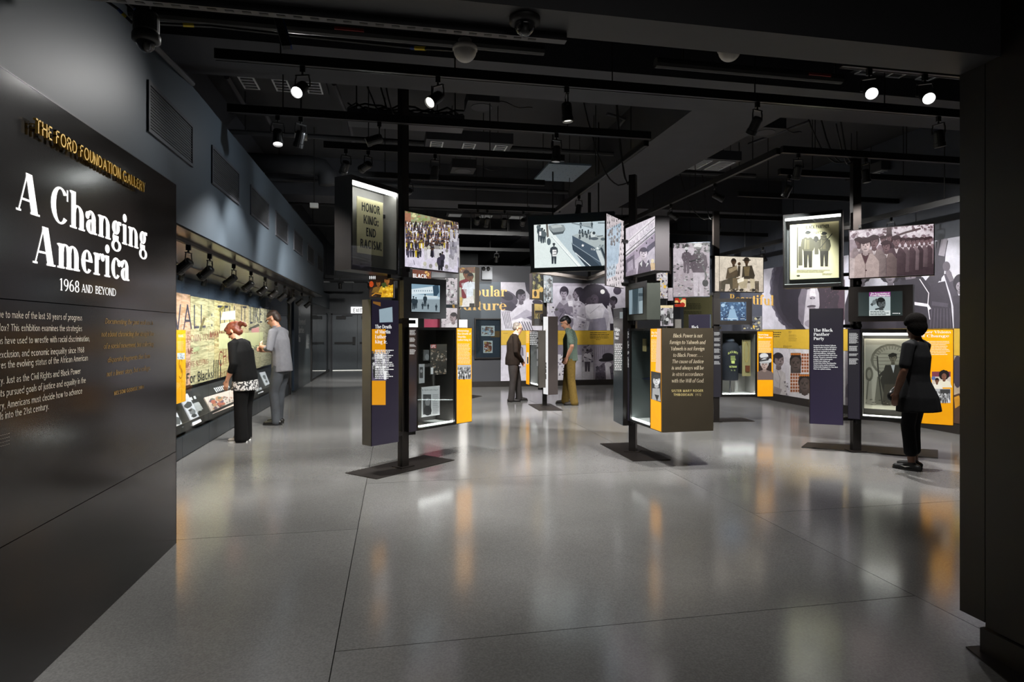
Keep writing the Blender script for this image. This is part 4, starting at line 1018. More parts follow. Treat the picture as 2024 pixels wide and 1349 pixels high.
# ===================== post 3: Religion & Black Power =====================
t3, d3 = totem(1251, 894, [(1186, 878), (1251.6, 913), (1325.5, 910.2), (1250, 876)], 'exhibit post with the long quotation box and storefront photograph in the middle of the gallery', 3.45, w=.085, ang=-TH - .5)
def art_many(a):
    a.bg(C('#cdc3c6'), C('#d5ccd0')); r = random.Random(5)
    a.poly([(1199, 455), (1228, 440), (1222, 520), (1199, 538)], C('#a9bccb')); a.poly([(1199, 530), (1218, 520), (1216, 545), (1199, 552)], C('#b6c4cf'))
    for i in range(22): a.ell(r.uniform(1203, 1221), r.uniform(450, 486), r.uniform(1.2, 2.6), r.uniform(2, 4.5), r.choice([G(120), G(90), G(170)]), n=7)
    for j in range(13):
        for i in range(8):
            x = 1200.5 + i * 4.4 + r.uniform(-1, 1); y = 428 + j * 11.6 - i * 1.0 + r.uniform(-2, 2)
            if 455 < y < 528 and x < 1223: continue
            h = r.uniform(3.5, 7.5); a.ell(x, y, r.uniform(.6, 1.1), h / 2, r.choice([G(40), G(60), G(75)]), r.uniform(-15, 15), 6); a.ell(x, y - h * .6, .7, .9, G(50), 0, 5)
q = pan(1198.5, 438.4, 571.8, 1233, 421.4, 564, dR=d3 - .12, k=1.072)
lightbox(t3, q, .02, art_many, rim=.004); arms(t3, q, (q.z0 + .05, q.z1 - .25), 'R')
def art_store(a):
    a.bg(C('#d9d0da'), C('#b9adbb'))
    a.poly([(1236, 480), (1296, 425), (1296, 452), (1236, 508)], C('#e6dfe6')); a.line([(1236, 483), (1296, 431)], 1, G(120)); a.line([(1236, 500), (1296, 449)], 1.4, G(100)); a.line([(1236, 507), (1296, 457)], 2.2, G(110))
    a.text('Black Muslim', 1243, 494, 1292, 448, 12, C('#b2a5b4'), 'text', italic=.2); a.text('CENTER', 1258, 489, 1280, 470, 6, C('#a497a8'), 'sans')
    a.poly([(1236, 512), (1296, 460), (1296, 482), (1236, 530)], C('#a698aa')); 
    for x, y in ((1259, 496), (1278, 481), (1289, 471)): a.ell(x, y, 1.3, 1.8, G(50))
    a.poly([(1236, 516), (1254, 503), (1256, 550), (1236, 550)], C('#6d6472')); a.poly([(1240, 520), (1251, 512), (1253, 545), (1240, 549)], C('#a79cab')); a.poly([(1236, 540), (1258, 530), (1258, 548), (1236, 550)], C('#8f8492'))
    a.poly([(1279, 488), (1296, 475), (1296, 486), (1279, 501)], C('#5b5260')); a.poly([(1279, 503), (1296, 490), (1296, 540), (1279, 545)], C('#c3bac4')); a.ell(1290, 516, 3.5, 4, C('#e8d9b8')); a.rect(1286, 520, 1296, 534, C('#d5b98e'))
    a.face(1272.5, 501, 10.5, C('#cfc4cd'), C('#4b4250'), dark=C('#4b4250')); a.poly([(1263, 520), (1271, 514), (1277, 522), (1283, 513), (1287, 530), (1286, 545), (1260, 545)], C('#4f4654')); a.poly([(1265, 522), (1269, 528), (1270, 515)], G(210)); a.poly([(1279, 519), (1277, 529), (1283, 521)], G(205))
q = pan(1236.6, 451.8, 548.6, 1295.2, 425.6, 534.2, dL=d3 - .02)
lightbox(t3, q, .17, art_store, side=mat('totem_charcoal', '#403b3e', rough=.45), rim=.006); arms(t3, q, (q.z0 - .02,), 'L')
def art_dim(a):
    a.bg(C('#6f7f86'), C('#4d5a60')); a.poly([(1250, 570), (1262, 568), (1260, 625), (1252, 625)], C('#33434a')); a.poly([(1263, 596), (1272, 594), (1272, 625), (1263, 625)], C('#93a4ab')); a.poly([(1244, 576), (1250, 574), (1249, 625), (1244, 625)], C('#8396a0')); a.rect(1262, 580, 1272, 586, C('#3d4b52'))
q = pan(1236, 563.4, 633.7, 1278.6, 555.3, 632.7, dL=d3 - .02, k=.908)
screen(t3, q, .16, ((1243.7, 571.5), (1271, 621)), art_dim, side=mat('monitor_olive', '#41453f', rough=.4)); arms(t3, q, (q.z0 - .015,), 'L')
def art_relig(a):
    a.bg(C('#0f1417'), C('#1d262a')); a.text('Religion', 1215, 654.5, 1225.5, 655.5, 6.5, G(240), 'serif'); a.text('& Black', 1215, 663, 1224, 663.7, 6.5, G(240), 'serif'); a.text('Power', 1215, 671, 1223, 671.7, 6.5, G(240), 'serif')
    a.bars(1215.2, 680, 1229.8, 15, 3.6, 1.9, G(230), rag=.15, seed=14); a.rect(1225, 617, 1233, 630, C('#6b7678'))
q = pan(1213, 611.6, 832.8, 1232.2, 608, 841.4, dR=d3 - .1)
textpanel(t3, q, .1, mat('green_black_gloss', '#12191b', rough=.12), art_relig, side=M_steel); arms(t3, q, (q.z0 + .06,), 'R')
q = pan(1236, 649, 829.7, 1307.8, 649.5, 855.4, dL=d3 - .02, k=.871)
q3 = q; sA, sB = q.pl.uv(1244.5, 750)[0], q.pl.uv(1286, 750)[0]; DQ = .61
b = bbox_(q, 0, sA - .004, q.z0, q.z1, -DQ * .6, 0).build('text_strip', M_panel, t3)
newart(q, .006, sA - .01, q.z0, q.z1, 0, art_textstrip(1236, 1245, 656, (8, 9, 4, 12), 61), 'print', M_screen, b)
opencase(t3, q, sA, sB - .004, DQ, mat('case_lining_teal', '#4b5250', rough=.6), led='bottom')
arms(t3, q, (q.z0 - .02, q.z1 + .06), 'L')
def ph(a):
    a.poly([(1287, 734), (1307, 738), (1307, 796), (1287, 789)], G(60)); a.face(1298, 752, 10, G(205), G(70)); a.poly([(1290, 768), (1304, 768), (1306, 794), (1289, 790)], G(170)); a.poly([(1294, 780), (1303, 782), (1299, 794)], G(50))
    a.poly([(1299, 650), (1308, 650), (1308, 738), (1296, 734)], C('#e8c4a4'))
M_amberpanel(t3, q, sB, q.L - .0, art_amber(1286, 1308, 650, ('The Nation', 'of Islam'), [ph], 62, h=4, lines=16, dy=2.8), DQ)
# quotation end face of the long box
E0 = q.pl.pos(q.L, 0, .0); E1 = q.pl.pos(q.L, 0, -DQ); pq = Plane((E0.x, E0.y), (E1.x, E1.y)); qq = Pan(); qq.pl = pq; qq.L = pq.L; qq.z0 = q.z0; qq.z1 = q.z1
b = MB().pbox(pq, 0, pq.L, q.z0, q.z1, .001, .012).build('quotation_panel', M_quote, t3)
M_quoteprint = M_print
def art_quote(a):
    for t, x0, x1, y in (('Black Power is not', 1330, 1388, 667.5), ('foreign to Yahweh and', 1323, 1394, 680.5), ('Yahweh is not foreign', 1325, 1392, 693), ('to Black Power. . . .', 1330, 1389, 705.7), ('The cause of Justice', 1328, 1390, 718.3), ('is and always will be', 1327, 1390.5, 731), ('in strict accordance', 1328.5, 1389.5, 743.5), ('with the Will of God.', 1327, 1391.5, 756.5)):
        a = Art(pq.shifted(.012)); a.text(t, x0, y, x1, y, 7.2, C('#e6dabb'), 'text', italic=.22); a.build('quotation_line', M_quoteprint, b)
    a = Art(pq.shifted(.012))
    a.text('SISTER MARY ROGER', 1327, 775.5, 1390, 775, 4.8, C('#e0cf8f'), 'sansb', track=.06); a.text('THIBODEAUX', 1331, 783, 1370, 783, 4.8, C('#e0cf8f'), 'sansb', track=.06); a.text('1972', 1374, 783, 1386, 783, 4.8, C('#c9b98a'), 'sans', track=.05); a.build('attribution', M_quoteprint, b)
art_quote(None)
flatitem('book', q3, -.12, 1270, 670, 1277, 695, mat('book_tan', '#8f8157', rough=.6), 'small tan booklet hanging in the case of the middle post', 'book')
def draped(q):
    pl = q.pl.shifted(-.3); g = pl.pos(pl.uv(1281, 800)[0], q.z0 + .037, 0); mb = MB(); mb.smooth = True; n = 28; rings = []
    for z, r in ((0, .13), (.12, .135), (.3, .14), (.42, .12), (.48, .2), (.5, .17), (.6, .1), (.72, .09), (.78, .05), (.8, .01)):
        rings.append([g + Vector((math.cos(2 * PI * k / n) * r * (1 + .12 * math.cos(5 * 2 * PI * k / n)), math.sin(2 * PI * k / n) * r * (1 + .12 * math.cos(5 * 2 * PI * k / n)), z)) for k in range(n)])
    mb.add([p for rg in rings for p in rg], [(i * n + k, i * n + (k + 1) % n, (i + 1) * n + (k + 1) % n, (i + 1) * n + k) for i in range(len(rings) - 1) for k in range(n)] + [tuple(range(n - 1, -1, -1))])
    return mb.build('robe', mat('navy_robe', '#2a2f4a', rough=.8, bump=.2), None, 'dark navy robe standing in the case of the middle post', 'garment')
draped(q3)
cables(t3, 3.45, 3, 8)

# ===================== post 4: Serving Their Country =====================
t4, d4 = totem(1415, 834, [(1370, 835.5), (1492, 833.8), (1467, 826.8), (1392, 827.5)], 'exhibit post with soldier photographs and the embroidered jacket case, behind the quotation box', 3.5, ang=-TH)
def art_sold(a):
    a.bg(C('#b5aab2'), C('#aba0a6')); a.speckle(1330, 479, 1404, 500, 60, [G(90), G(120), G(70), G(150)], 2, 5, 70); a.poly([(1330, 492), (1372, 490), (1372, 520), (1330, 524)], C('#c8bfc6'))
    a.speckle(1330, 522, 1404, 588, 150, [G(90), G(125), G(160), G(195), G(70), C('#a89a98')], 1.2, 3.6, 71, .6)
    sk, up, dn = G(95), C('#8d8288'), C('#9a8f95')
    a.figure(1357, 540, 50, G(70), C('#675d64'), C('#6f656c'), hat=G(190), w=.3); a.ell(1357, 491.5, 3.8, 3, G(205))
    a.figure(1381, 586, 104, G(70), C('#655b62'), C('#c4bbc2'), hat=G(190), w=.26); a.ell(1379, 487, 7.6, 5.5, G(210)); a.ell(1379, 490.5, 8.2, 1.8, G(120)); a.line([(1362, 518), (1385, 512)], 2.2, G(60)); a.ell(1394, 560, 6, 7, G(75)); a.line([(1389, 525), (1396, 545), (1394, 555)], 3, G(110))
    a.speckle(1371, 500, 1390, 530, 30, [G(90), G(150), G(170), G(70)], .8, 2.2, 72); a.speckle(1350, 500, 1364, 518, 16, [G(90), G(150), G(70)], .6, 1.6, 73)
q = pan(1329.7, 478.5, 587, 1403.5, 480.4, 588, dR=d4 - .08, k=.985)
lightbox(t4, q, .14, art_sold, side=mat('totem_bluegrey', '#4b545c', rough=.45), rim=.008); arms(t4, q, (q.z0 + .05, q.z1 - .25), 'R')
def art_sepia(a):
    a.bg(C('#ddd2c0'), C('#cdbfae')); sk, dk, md = C('#4b3a2b'), C('#3f372b'), C('#6a5c47')
    a.rect(1421, 556, 1432, 578, C('#5a5042')); a.rect(1492, 556, 1500, 578, C('#5a5042')); a.rect(1421, 556, 1500, 560, C('#6b6050'))
    a.poly([(1438, 530), (1456, 525), (1460, 548), (1434, 552)], C('#574a38')); a.poly([(1426, 556), (1456, 545), (1452, 577), (1444, 577), (1442, 562), (1434, 562), (1432, 578), (1424, 578)], C('#4c4434'))
    a.poly([(1448, 550), (1462, 550), (1458, 575), (1448, 577)], C('#6f6048')); a.poly([(1439, 532), (1455, 526), (1458, 532), (1442, 541)], C('#97876c'))
    a.face(1450, 518, 6.2, sk, C('#2c231b')); a.line([(1460, 546), (1461, 526)], 5, dk); a.ell(1461, 522, 3, 3.4, sk)
    a.poly([(1468, 527), (1486, 525), (1492, 545), (1490, 552), (1466, 552)], dk); a.poly([(1470, 528), (1482, 527), (1480, 546), (1472, 546)], C('#6f6044')); a.face(1475.5, 517, 6, sk, C('#2f271d'), style='hat')
    a.poly([(1464, 551), (1478, 552), (1476, 570), (1464, 572), (1459, 560)], C('#b7a98c')); a.poly([(1482, 551), (1492, 552), (1491, 572), (1484, 574)], C('#c4b699')); a.poly([(1457, 553), (1470, 548), (1470, 556), (1458, 560)], C('#efe6d4'))
    for x in (1452, 1466, 1488): a.ell(x, 574, 5, 3, C('#37302a'))
    a.speckle(1412, 572, 1508, 579, 26, [C('#8a7d68'), C('#b7ab95'), C('#665a4a')], 1.2, 3, 75)
q = pan(1412, 505.3, 577.8, 1509.5, 508, 578.7, dL=d4 - .06)
lightbox(t4, q, .07, art_sepia); arms(t4, q, (q.z0 - .06,), 'L')
def art_jungle(a):
    a.bg(C('#3f6288'), C('#2c4a70')); a.speckle(1424, 598, 1475, 634, 110, [C('#7fa3c4'), C('#25405f'), C('#9fc0da'), C('#1b3250'), C('#56799c')], 1, 3, 76)
    a.ell(1429, 604, 4, 3.5, C('#a9c6de')); a.ell(1447, 608, 3.4, 3.4, C('#9dbad4')); a.poly([(1442, 612), (1452, 611), (1458, 632), (1438, 632)], C('#8fb0cc')); a.bars(1432, 630, 1460, 1, 2, 1.1, C('#d5e4f0'), seed=3); a.bars(1464, 630, 1472, 1, 2, 1.1, C('#e5eef6'), seed=4)
q = pan(1411, 590.6, 641.8, 1486.5, 590, 642.4, dL=d4 - .06, k=.99)
screen(t4, q, .08, ((1424, 597.7), (1474.6, 634)), art_jungle, side=M_steel); arms(t4, q, (q.z0 - .05,), 'L')
q = pan(1361, 622, 786, 1404, 622, 786, dR=d4 - .08, k=.985, z0=.41)
def art_bp4(a): a.bg(C('#1d1530'), C('#231a38')); a.text('Black', 1367, 650, 1381, 650, 6, G(245), 'serif'); a.bars(1367, 670, 1398, 14, 3.4, 1.6, G(220), seed=77)
textpanel(t4, q, .12, M_purple, art_bp4, side=MATS['totem_bluegrey'])
q = pan(1409.5, 654.8, 785.5, 1528.5, 654.8, 784.8, dL=d4 - .06, k=1.005)
q4 = q; sA, sB = q.pl.uv(1426, 720)[0], q.pl.uv(1496, 720)[0]
b = bbox_(q, 0, sA - .004, q.z0, q.z1, -.2, 0).build('text_strip', M_panel, t4)
newart(q, .008, sA - .01, q.z0, q.z1, 0, art_textstrip(1410, 1426, 657, (4, 4, 3, 5, 4, 4), 81), 'print', M_screen, b)
opencase(t4, q, sA, sB - .004, .42, mat('case_lining_pale', '#8b8883', rough=.6), led='bottom', fr=.04)
arms(t4, q, (q.z0 - .03,), 'L')
def ph(a):
    a.rect(1499, 698, 1525, 740, C('#2c1f1c')); a.face(1511, 721, 9.5, C('#a58f86'), G(205), style='helmet', dark=C('#2a1c18'), shirt=C('#6f5f5a')); a.ell(1510, 704, 8.5, 5.5, G(215)); a.line([(1501, 714), (1522, 711)], 3, G(60)); a.line([(1502, 709), (1520, 706)], 1.5, G(90)); a.ell(1522, 713, 3, 4, G(200))
M_amberpanel(t4, q, sB, q.L, art_amber(1496.5, 1528.5, 654, ('Serving', 'Their Country'), [ph], 83, h=3.6, lines=12, dy=2.3), .2)
# embroidered jacket on a form
def jacket(q):
    pl = q.pl.shifted(-.22); s_, z_ = pl.uv(1443, 700); zt_ = pl.uv(1443, 672)[1]; zb_ = pl.uv(1443, 752)[1]; c = pl.pos(s_, 0, 0); u, n_ = pl.u, pl.n
    ob = empty('jacket', Vector((c.x, c.y, zb_)), 'black embroidered jacket reading BLACK UNITY VIETNAM, back turned, in the lit case', 'jacket')
    H = zt_ - zb_; mb = MB(); mb.smooth = True; n = 24; rings = []
    for t, rx, ry in ((0, .13, .09), (.04, .135, .1), (.3, .14, .1), (.55, .155, .11), (.78, .17, .11), (.9, .13, .09), (.97, .06, .06), (1, .05, .05)):
        rings.append([Vector((c.x, c.y, zb_ + H * t)) + u * rx * math.cos(2 * PI * k / n) + n_ * ry * math.sin(2 * PI * k / n) for k in range(n)])
    mb.add([p for rg in rings for p in rg], [(i * n + k, i * n + (k + 1) % n, (i + 1) * n + (k + 1) % n, (i + 1) * n + k) for i in range(len(rings) - 1) for k in range(n)] + [tuple(range(n - 1, -1, -1)), tuple(range((len(rings) - 1) * n, len(rings) * n))])
    jm = mat('jacket_cloth', '#171922', rough=.8, bump=.3, bscale=30); mb.build('torso', jm, ob)
    for sg in (-1, 1):
        m2 = MB(); m2.smooth = True; sh = Vector((c.x, c.y, zb_ + H * .84)) + u * sg * .15
        m2.tube([sh, sh + u * sg * .05 - UP * .12, sh + u * sg * .07 - UP * .3 - n_ * .03, sh + u * sg * .05 - UP * .46 - n_ * .06], [.055, .06, .05, .04], 10); m2.build('sleeve', jm, ob)
    mb = MB(); mb.smooth = True; mb.lathe([(.055, 0), (.075, .02), (.07, .06), (.05, .075)], 14, (c.x, c.y, zb_ + H * .94)); mb.build('collar', mat('jacket_collar', '#6d7480', rough=.8), ob)
    mb = MB(); mb.lathe([(.012, 0), (.012, zb_ - q.z0 - .045)], 8, (c.x, c.y, q.z0 + .045)); mb.build('stand', M_galv, ob)
    ar = Art(pl.shifted(.118)); Y_ = C('#c9cf7a'); s0 = s_
    def mt(txt, s, z, wd, cap, arcd=0):
        pol, w_ = layout(txt, 'sansb', .04); sx = wd / w_; o = ar.off()
        for ch, gs in pol:
            for gq in gs: ar.uvpoly([(s + (x * sx - wd / 2), z + y * cap / .69 - arcd * ((x / w_ - .5) * 2) ** 2) for x, y in gq], Y_, o)
    mt('BLACK UNITY', s0, zb_ + H * .68, .17, .035, .03); mt('VIETNAM', s0, zb_ + H * .32, .13, .032); mt("'71 - '72", s0, zb_ + H * .24, .08, .02)
    for k in range(4): ar.uvpoly([(s0 - .04 + k * .02, zb_ + H * .56), (s0 - .024 + k * .02, zb_ + H * .56), (s0 - .024 + k * .02, zb_ + H * .61), (s0 - .04 + k * .02, zb_ + H * .61)], C('#8a9156'))
    ar.uvpoly([(s0 - .04, zb_ + H * .5), (s0 + .05, zb_ + H * .5), (s0 + .04, zb_ + H * .555), (s0 - .04, zb_ + H * .555)], C('#8a9156')); ar.uvpoly([(s0 - .025, zb_ + H * .42), (s0 + .03, zb_ + H * .42), (s0 + .03, zb_ + H * .49), (s0 - .03, zb_ + H * .49)], Y_)
    ar.build('embroidery', M_print, ob); return ob
jacket(q4)
tb = flatitem('necklace_board', q4, -.14, 1467, 672.5, 1483.5, 744, mat('khaki_board', '#8d8256', rough=.7), 'khaki mounting board with a necklace and a small wallet in the jacket case', 'board')
pl = q4.pl.shifted(-.138); mb = MB(); pts = [Vector(pl.hit(1475 + 4.2 * math.sin(a), 696 - 20 * math.cos(a))) + pl.n * .004 for a in [2 * PI * k / 20 for k in range(21)]]; mb.tube(pts, .0025, 5)
mb.build('necklace', M_gold, tb)
s0, z0 = pl.uv(1473, 735); s1, z1 = pl.uv(1481, 723); MB().pbox(pl, s0, s1, z0, z1, 0, .02).build('wallet', mat('brown_leather', '#6b3a22', rough=.5), tb)
cables(t4, 3.5, 2, 9)

# ===================== post 5: The Black Panther Party =====================
t5, d5 = totem(1691, 892.8, [(1583.7, 885), (1596, 875.7), (1854, 890.8), (1854, 907)], 'exhibit post with the Black Panther Party poster vitrine and beret group photograph', 3.75, w=.1, ang=-TH)
q = pan(1547.8, 426, 570.8, 1665.6, 413.8, 565.6, dR=d5 - .1)
opencase(t5, q, 0, q.L, .2, mat('vitrine_lining_dark', '#2e2d2b', rough=.6), led='top', name='vitrine', fr=.045, ledm=M_ledsoft); arms(t5, q, (q.z0 - .02,), 'R'); arms(t5, q, (q.z0 + .16, q.z1 - .2), 'R', -.22)
pp = q.pl.shifted(-.06); s0, s1 = pp.uv(1561.5, 500)[0], pp.uv(1658, 500)[0]; zt = pp.uv(1610, 441)[1]; zb = pp.uv(1610, 551)[1]
po = MB().pbox(pp, s0, s1, zb, zt, -.01, 0).build('poster', mat('yellowed_poster', '#cdc195', rough=.6), None, 'cream Black Panther Party poster of two standing men in berets inside the vitrine', 'poster')
MB().pbox(pp, (s0 + s1) / 2 - .05, (s0 + s1) / 2 + .05, zb + .1, zt - .1, -.12, -.01).build('mount', M_black, po)
ap = Art(pp); ap.setclip(s0, zb, s1, zt); INK = C('#3a352a')
ap.text('BLACK PANTHER', 1592.5, 453.5, 1639, 450.5, 7, INK, 'sansb', track=.06); ap.text('PARTY', 1608, 464, 1627, 462, 5.5, INK, 'sans', track=.08)
ap.rect(1575, 449, 1577.5, 530, INK); ap.rect(1578, 487, 1586, 525, C('#4a4436')); ap.rect(1579, 466, 1585, 486, C('#9a9170'))
for x, y, h in ((1597, 529, 72), (1629, 527, 68)):
    ap.figure(x, y, h, C('#7b725a'), C('#4b4535'), C('#2d281f'), w=.3); ap.ell(x, y - h + 3.2, 6, 2.6, C('#26221a'), -8); ap.line([(x - 5, y - h * .78), (x - 6, y - h * .5)], 2.5, C('#6a624c')); ap.rect(x - 3, y - h * .76, x + 3, y - h * .5, C('#5e563f'))
ap.line([(1620, 492), (1645, 462)], 1.6, INK); ap.rect(1610, 478, 1618, 503, C('#4c4638')); ap.ell(1613, 473, 5, 6, C('#38332a')); ap.rect(1622, 466, 1634, 472, C('#57503e'))
ap.bars(1575, 534, 1644, 3, 2.0, .9, C('#6e664e'), seed=90); ap.bars(1625, 541, 1645, 2, 2, .8, C('#6e664e'), seed=91); ap.ell(1578, 545.5, 3.6, 1.5, INK)
ap.build('print', M_print, po)
def art_berets(a):
    a.bg(C('#d9cdd4'), C('#cbbdc4')); a.speckle(1678, 443, 1848, 478, 130, [C('#6d585e'), C('#93808a'), C('#e3d9de'), C('#7c666e'), C('#b5a5ac')], 2, 6, 92); a.poly([(1752, 444), (1762, 443), (1764, 480), (1753, 482)], C('#4b383c')); a.line([(1762, 470), (1790, 460), (1820, 452)], 4, C('#5a464a'))
    a.rect(1678, 474, 1700, 500, C('#a5959c'))
    dk = C('#3b262c'); sk = C('#6f565a')
    row = [(1838, 474, 6), (1831, 476, 6.5), (1822, 476, 6.5), (1812, 477, 7), (1804, 478, 7), (1796, 478, 7.5), (1784, 478, 7.5), (1758, 470, 7), (1746, 474, 7.5), (1772, 477, 10)]
    for x, y, r in row:
        w = r * 1.9; bt = y + r * (8 if r < 9 else 6.4); cc = (C('#8f787e'), C('#5a454c'), C('#7a646a'), C('#4d3a41'))[row.index((x, y, r)) % 4]; a.poly([(x - w * .6, y + r * 1.4), (x + w * .6, y + r * 1.4), (x + w, y + r * 2.6), (x + w * .9, bt), (x - w * .9, bt), (x - w, y + r * 2.6)], [cc, cc, tuple(v * .55 for v in cc), tuple(v * .4 for v in cc), tuple(v * .8 for v in cc), tuple(min(1, v * 1.5) for v in cc)]); a.poly([(x - w * .8, bt), (x + w * .8, bt), (x + w * .6, bt + r * 5), (x - w * .6, bt + r * 5)], C('#3b2c32')); a.poly([(x - r * .45, y + r * 1.3), (x + r * .45, y + r * 1.3), (x, y + r * 2.6)], C('#d3c5c8')); a.line([(x, y + r * 2.4), (x, bt)], .8, C('#3b2c32')); a.face(x, y, r, sk, dk, 'beret')
    for x, y, r, c in ((1752, 487, 10.5, C('#84706f')), (1728, 478, 12, C('#a08d8c')), (1698, 479, 9, C('#9b8a8c'))):
        w = r * 2; a.poly([(x - w * .55, y + r * 1.3), (x + w * .55, y + r * 1.3), (x + w, y + r * 2.4), (x + w * .95, y + r * 7.5), (x - w * .95, y + r * 7.5), (x - w, y + r * 2.4)], [c, tuple(v * .8 for v in c), tuple(v * .5 for v in c), tuple(v * .5 for v in c), tuple(v * .85 for v in c), tuple(min(1, v * 1.3) for v in c)]); a.poly([(x - r * .4, y + r * 1.2), (x + r * .4, y + r * 1.2), (x, y + r * 2.4)], C('#dccfd0')); a.line([(x, y + r * 1.6), (x, y + r * 7)], .9, C('#54424a')); a.face(x, y, r, sk, dk, 'beret')
    x, y, r = 1711, 485, 13.5; w = 27; a.poly([(x - 14, y + 17), (x + 14, y + 17), (x + w, y + 32), (x + w * .95, y + 75), (x - w * .95, y + 75), (x - w, y + 32)], C('#b3a09c')); a.poly([(x - 8, y + 16), (x + 8, y + 16), (x, y + 38)], C('#54393e')); a.line([(x - 8, y + 17), (x, y + 40), (x - 1, y + 72)], 1, C('#64504f')); a.face(x, y, r, C('#bda9a8'), dk, 'beret', dark=C('#4a343a')); a.ell(x + 1, y + 50, 1.6, 1.6, C('#4a343a'))
    a.poly([(1676, 508), (1690, 512), (1688, 552), (1676, 552)], C('#c4b4b2'))
q = pan(1677.4, 454.5, 551, 1847.5, 442, 545.6, dL=d5 - .08)
lightbox(t5, q, .06, art_berets, rim=.01); arms(t5, q, (q.z0 - .05,), 'L')
def art_doc(a):
    a.bg(C('#1f2a2a'), C('#273433')); a.rect(1718, 577, 1760, 625, C('#5f6d70')); a.rect(1718, 577, 1760, 586.5, C('#8c3f86')); a.text('The Assassination of', 1721, 582, 1758, 581.6, 3, G(235), 'sansb'); a.text('Fred Hampton', 1720.5, 586, 1759, 585.6, 3.6, G(240), 'sansb')
    a.rect(1718, 586.5, 1760, 614, C('#a9b6b9')); a.face(1742, 600, 10.5, C('#4f5557'), C('#15181a'), 'short', 1, dark=C('#15181a')); a.line([(1722, 604), (1734, 592)], 5, C('#3c4244')); a.ell(1728, 598, 4, 5, C('#6a7375')); a.line([(1730, 612), (1748, 608)], 3, C('#2d3335'))
    a.rect(1718, 614, 1760, 625, C('#cfd6d4')); a.bars(1720, 615.5, 1758, 3, 3, 1.5, C('#3b4a4c'), seed=93); a.rect(1764, 619, 1776, 620.6, G(200)); a.ell(1778, 620, 1.2, 1.2, G(230))
q = pan(1677, 567.9, 635.7, 1804.6, 562.7, 636, dL=d5 - .08, k=.94)
screen(t5, q, .1, ((1697, 577.5), (1783.5, 624.5)), art_doc, side=M_steel); arms(t5, q, (q.z0 - .05,), 'L')
def art_bpp(a):
    a.bg(C('#17131f'), C('#251d36'))
    for i, t in enumerate(('The Black', 'Panther', 'Party')): a.text(t, 1608, 656 + i * 8.2, 1608 + (38, 31.5, 21)[i], 656 + i * 8.2, 6, G(248), 'serif')
    ln = ['Founded in 1966 in Oakland, California,', 'the Black Panther Party for Self-Defense', 'was the era\u2019s most influential militant', 'Black Power organization. Its members', 'confronted politicians, challenged the', 'police, and protected black citizens from', 'brutality. The party\u2019s community service', 'programs\u2014called survival programs\u2014', 'provided food, clothing, and', 'transportation. Rather than integrating', 'American society, members believed in', 'fundamentally changing it. For them, Black', 'Power was a global revolution.']
    for i, t in enumerate(ln): a.text(t, 1608, 684.5 + i * 3.85, 1608 + 48 * len(t) / 42, 684.5 + i * 3.9, 2.3, G(235), 'sansb')
q = pan(1600, 610.7, 837.9, 1667, 609.6, 841, dR=d5 - .08)
textpanel(t5, q, .05, M_plum_lit, art_bpp, side=M_steel); arms(t5, q, (q.z0 + .07, q.z1 - .22), 'R')
q = pan(1675.6, 650.8, 828.3, 1885.5, 650.8, 842.8, dL=d5 - .08, k=.922)
q5 = q; sA, sB = q.pl.uv(1701, 730)[0], q.pl.uv(1812, 730)[0]
b = bbox_(q, 0, sA - .004, q.z0, q.z1, -.12, 0).build('text_strip', M_purple, t5)
newart(q, .006, sA - .01, q.z0 + .006, q.z1 - .006, 0, art_textstrip(1676, 1700, 659, (12, 6, 3, 7), 95), 'print', M_screen, b)
opencase(t5, q, sA, sB - .004, .26, mat('case_lining_light', '#7c7972', rough=.6), led='both', fr=.045, ledm=mat('led_strip_mid', '#fffaf0', var=0, emit=9)); arms(t5, q, (q.z0 - .035, q.z1 + .09), 'L')
def ph(a):
    a.rect(1842, 735, 1879, 764, C('#cfc3b4')); a.poly([(1842, 735), (1879, 735), (1879, 745), (1842, 745)], C('#7d3d4a')); a.face(1866, 744, 7, C('#7a5140'), C('#1c1412'), 'afro', shirt=C('#e6dfc8')); a.face(1852, 753, 5, C('#6b4636'), C('#1c1412'), 'short', shirt=C('#e8e2d2')); a.ell(1845, 748, 4, 4, C('#5b6fa0'))
    ph_rect(1842, 769, 1879, 797, G(180), [G(30), G(60), G(225), G(110)], 60, 96, (1, 2.2))(a); a.rect(1858, 770, 1878, 778, G(60))
M_amberpanel(t5, q, sB, q.L, art_amber(1812, 1885, 648, ('Other Visions', 'of Change'), [ph], 97, h=5.2, lines=9, dy=3.2), .12)
pp = q.pl.shifted(-.1); s0, s1 = pp.uv(1708, 735)[0], pp.uv(1809, 735)[0]; zt = pp.uv(1750, 670)[1]; zb = pp.uv(1750, 810)[1]
po = MB().pbox(pp, s0, s1, zb, zt, -.01, 0).build('poster', mat('poster_ivory', '#d5ceb8', rough=.6), None, 'poster of a seated man in a wicker peacock chair behind the visitor in black', 'poster')
MB().pbox(pp, (s0 + s1) / 2 - .05, (s0 + s1) / 2 + .05, zb + .1, zt - .1, -.14, -.01).build('mount', M_black, po)
ap = Art(pp); ap.setclip(s0 + .015, zb + .05, s1 - .015, zt - .015); I1, I2, I3 = C('#3a362e'), C('#6f6a5c'), C('#a39d8b')
ap.bg(C('#bab4a3'), C('#a8a190')); ap.ell(1761, 712, 40, 32, I2); ap.ell(1761, 712, 35, 28, C('#9a9483')); ap.ell(1761, 713, 28, 23, I3)
for k in range(18): 
    an = PI * (1 + k / 17); ap.line([(1761 + 27 * math.cos(an), 713 + 22 * math.sin(an)), (1761 + 37 * math.cos(an), 713 + 30 * math.sin(an))], 1.4, I2)
for k in range(5): ap.line([(1736, 700 + k * 7), (1786, 700 + k * 7)], 1, I2)
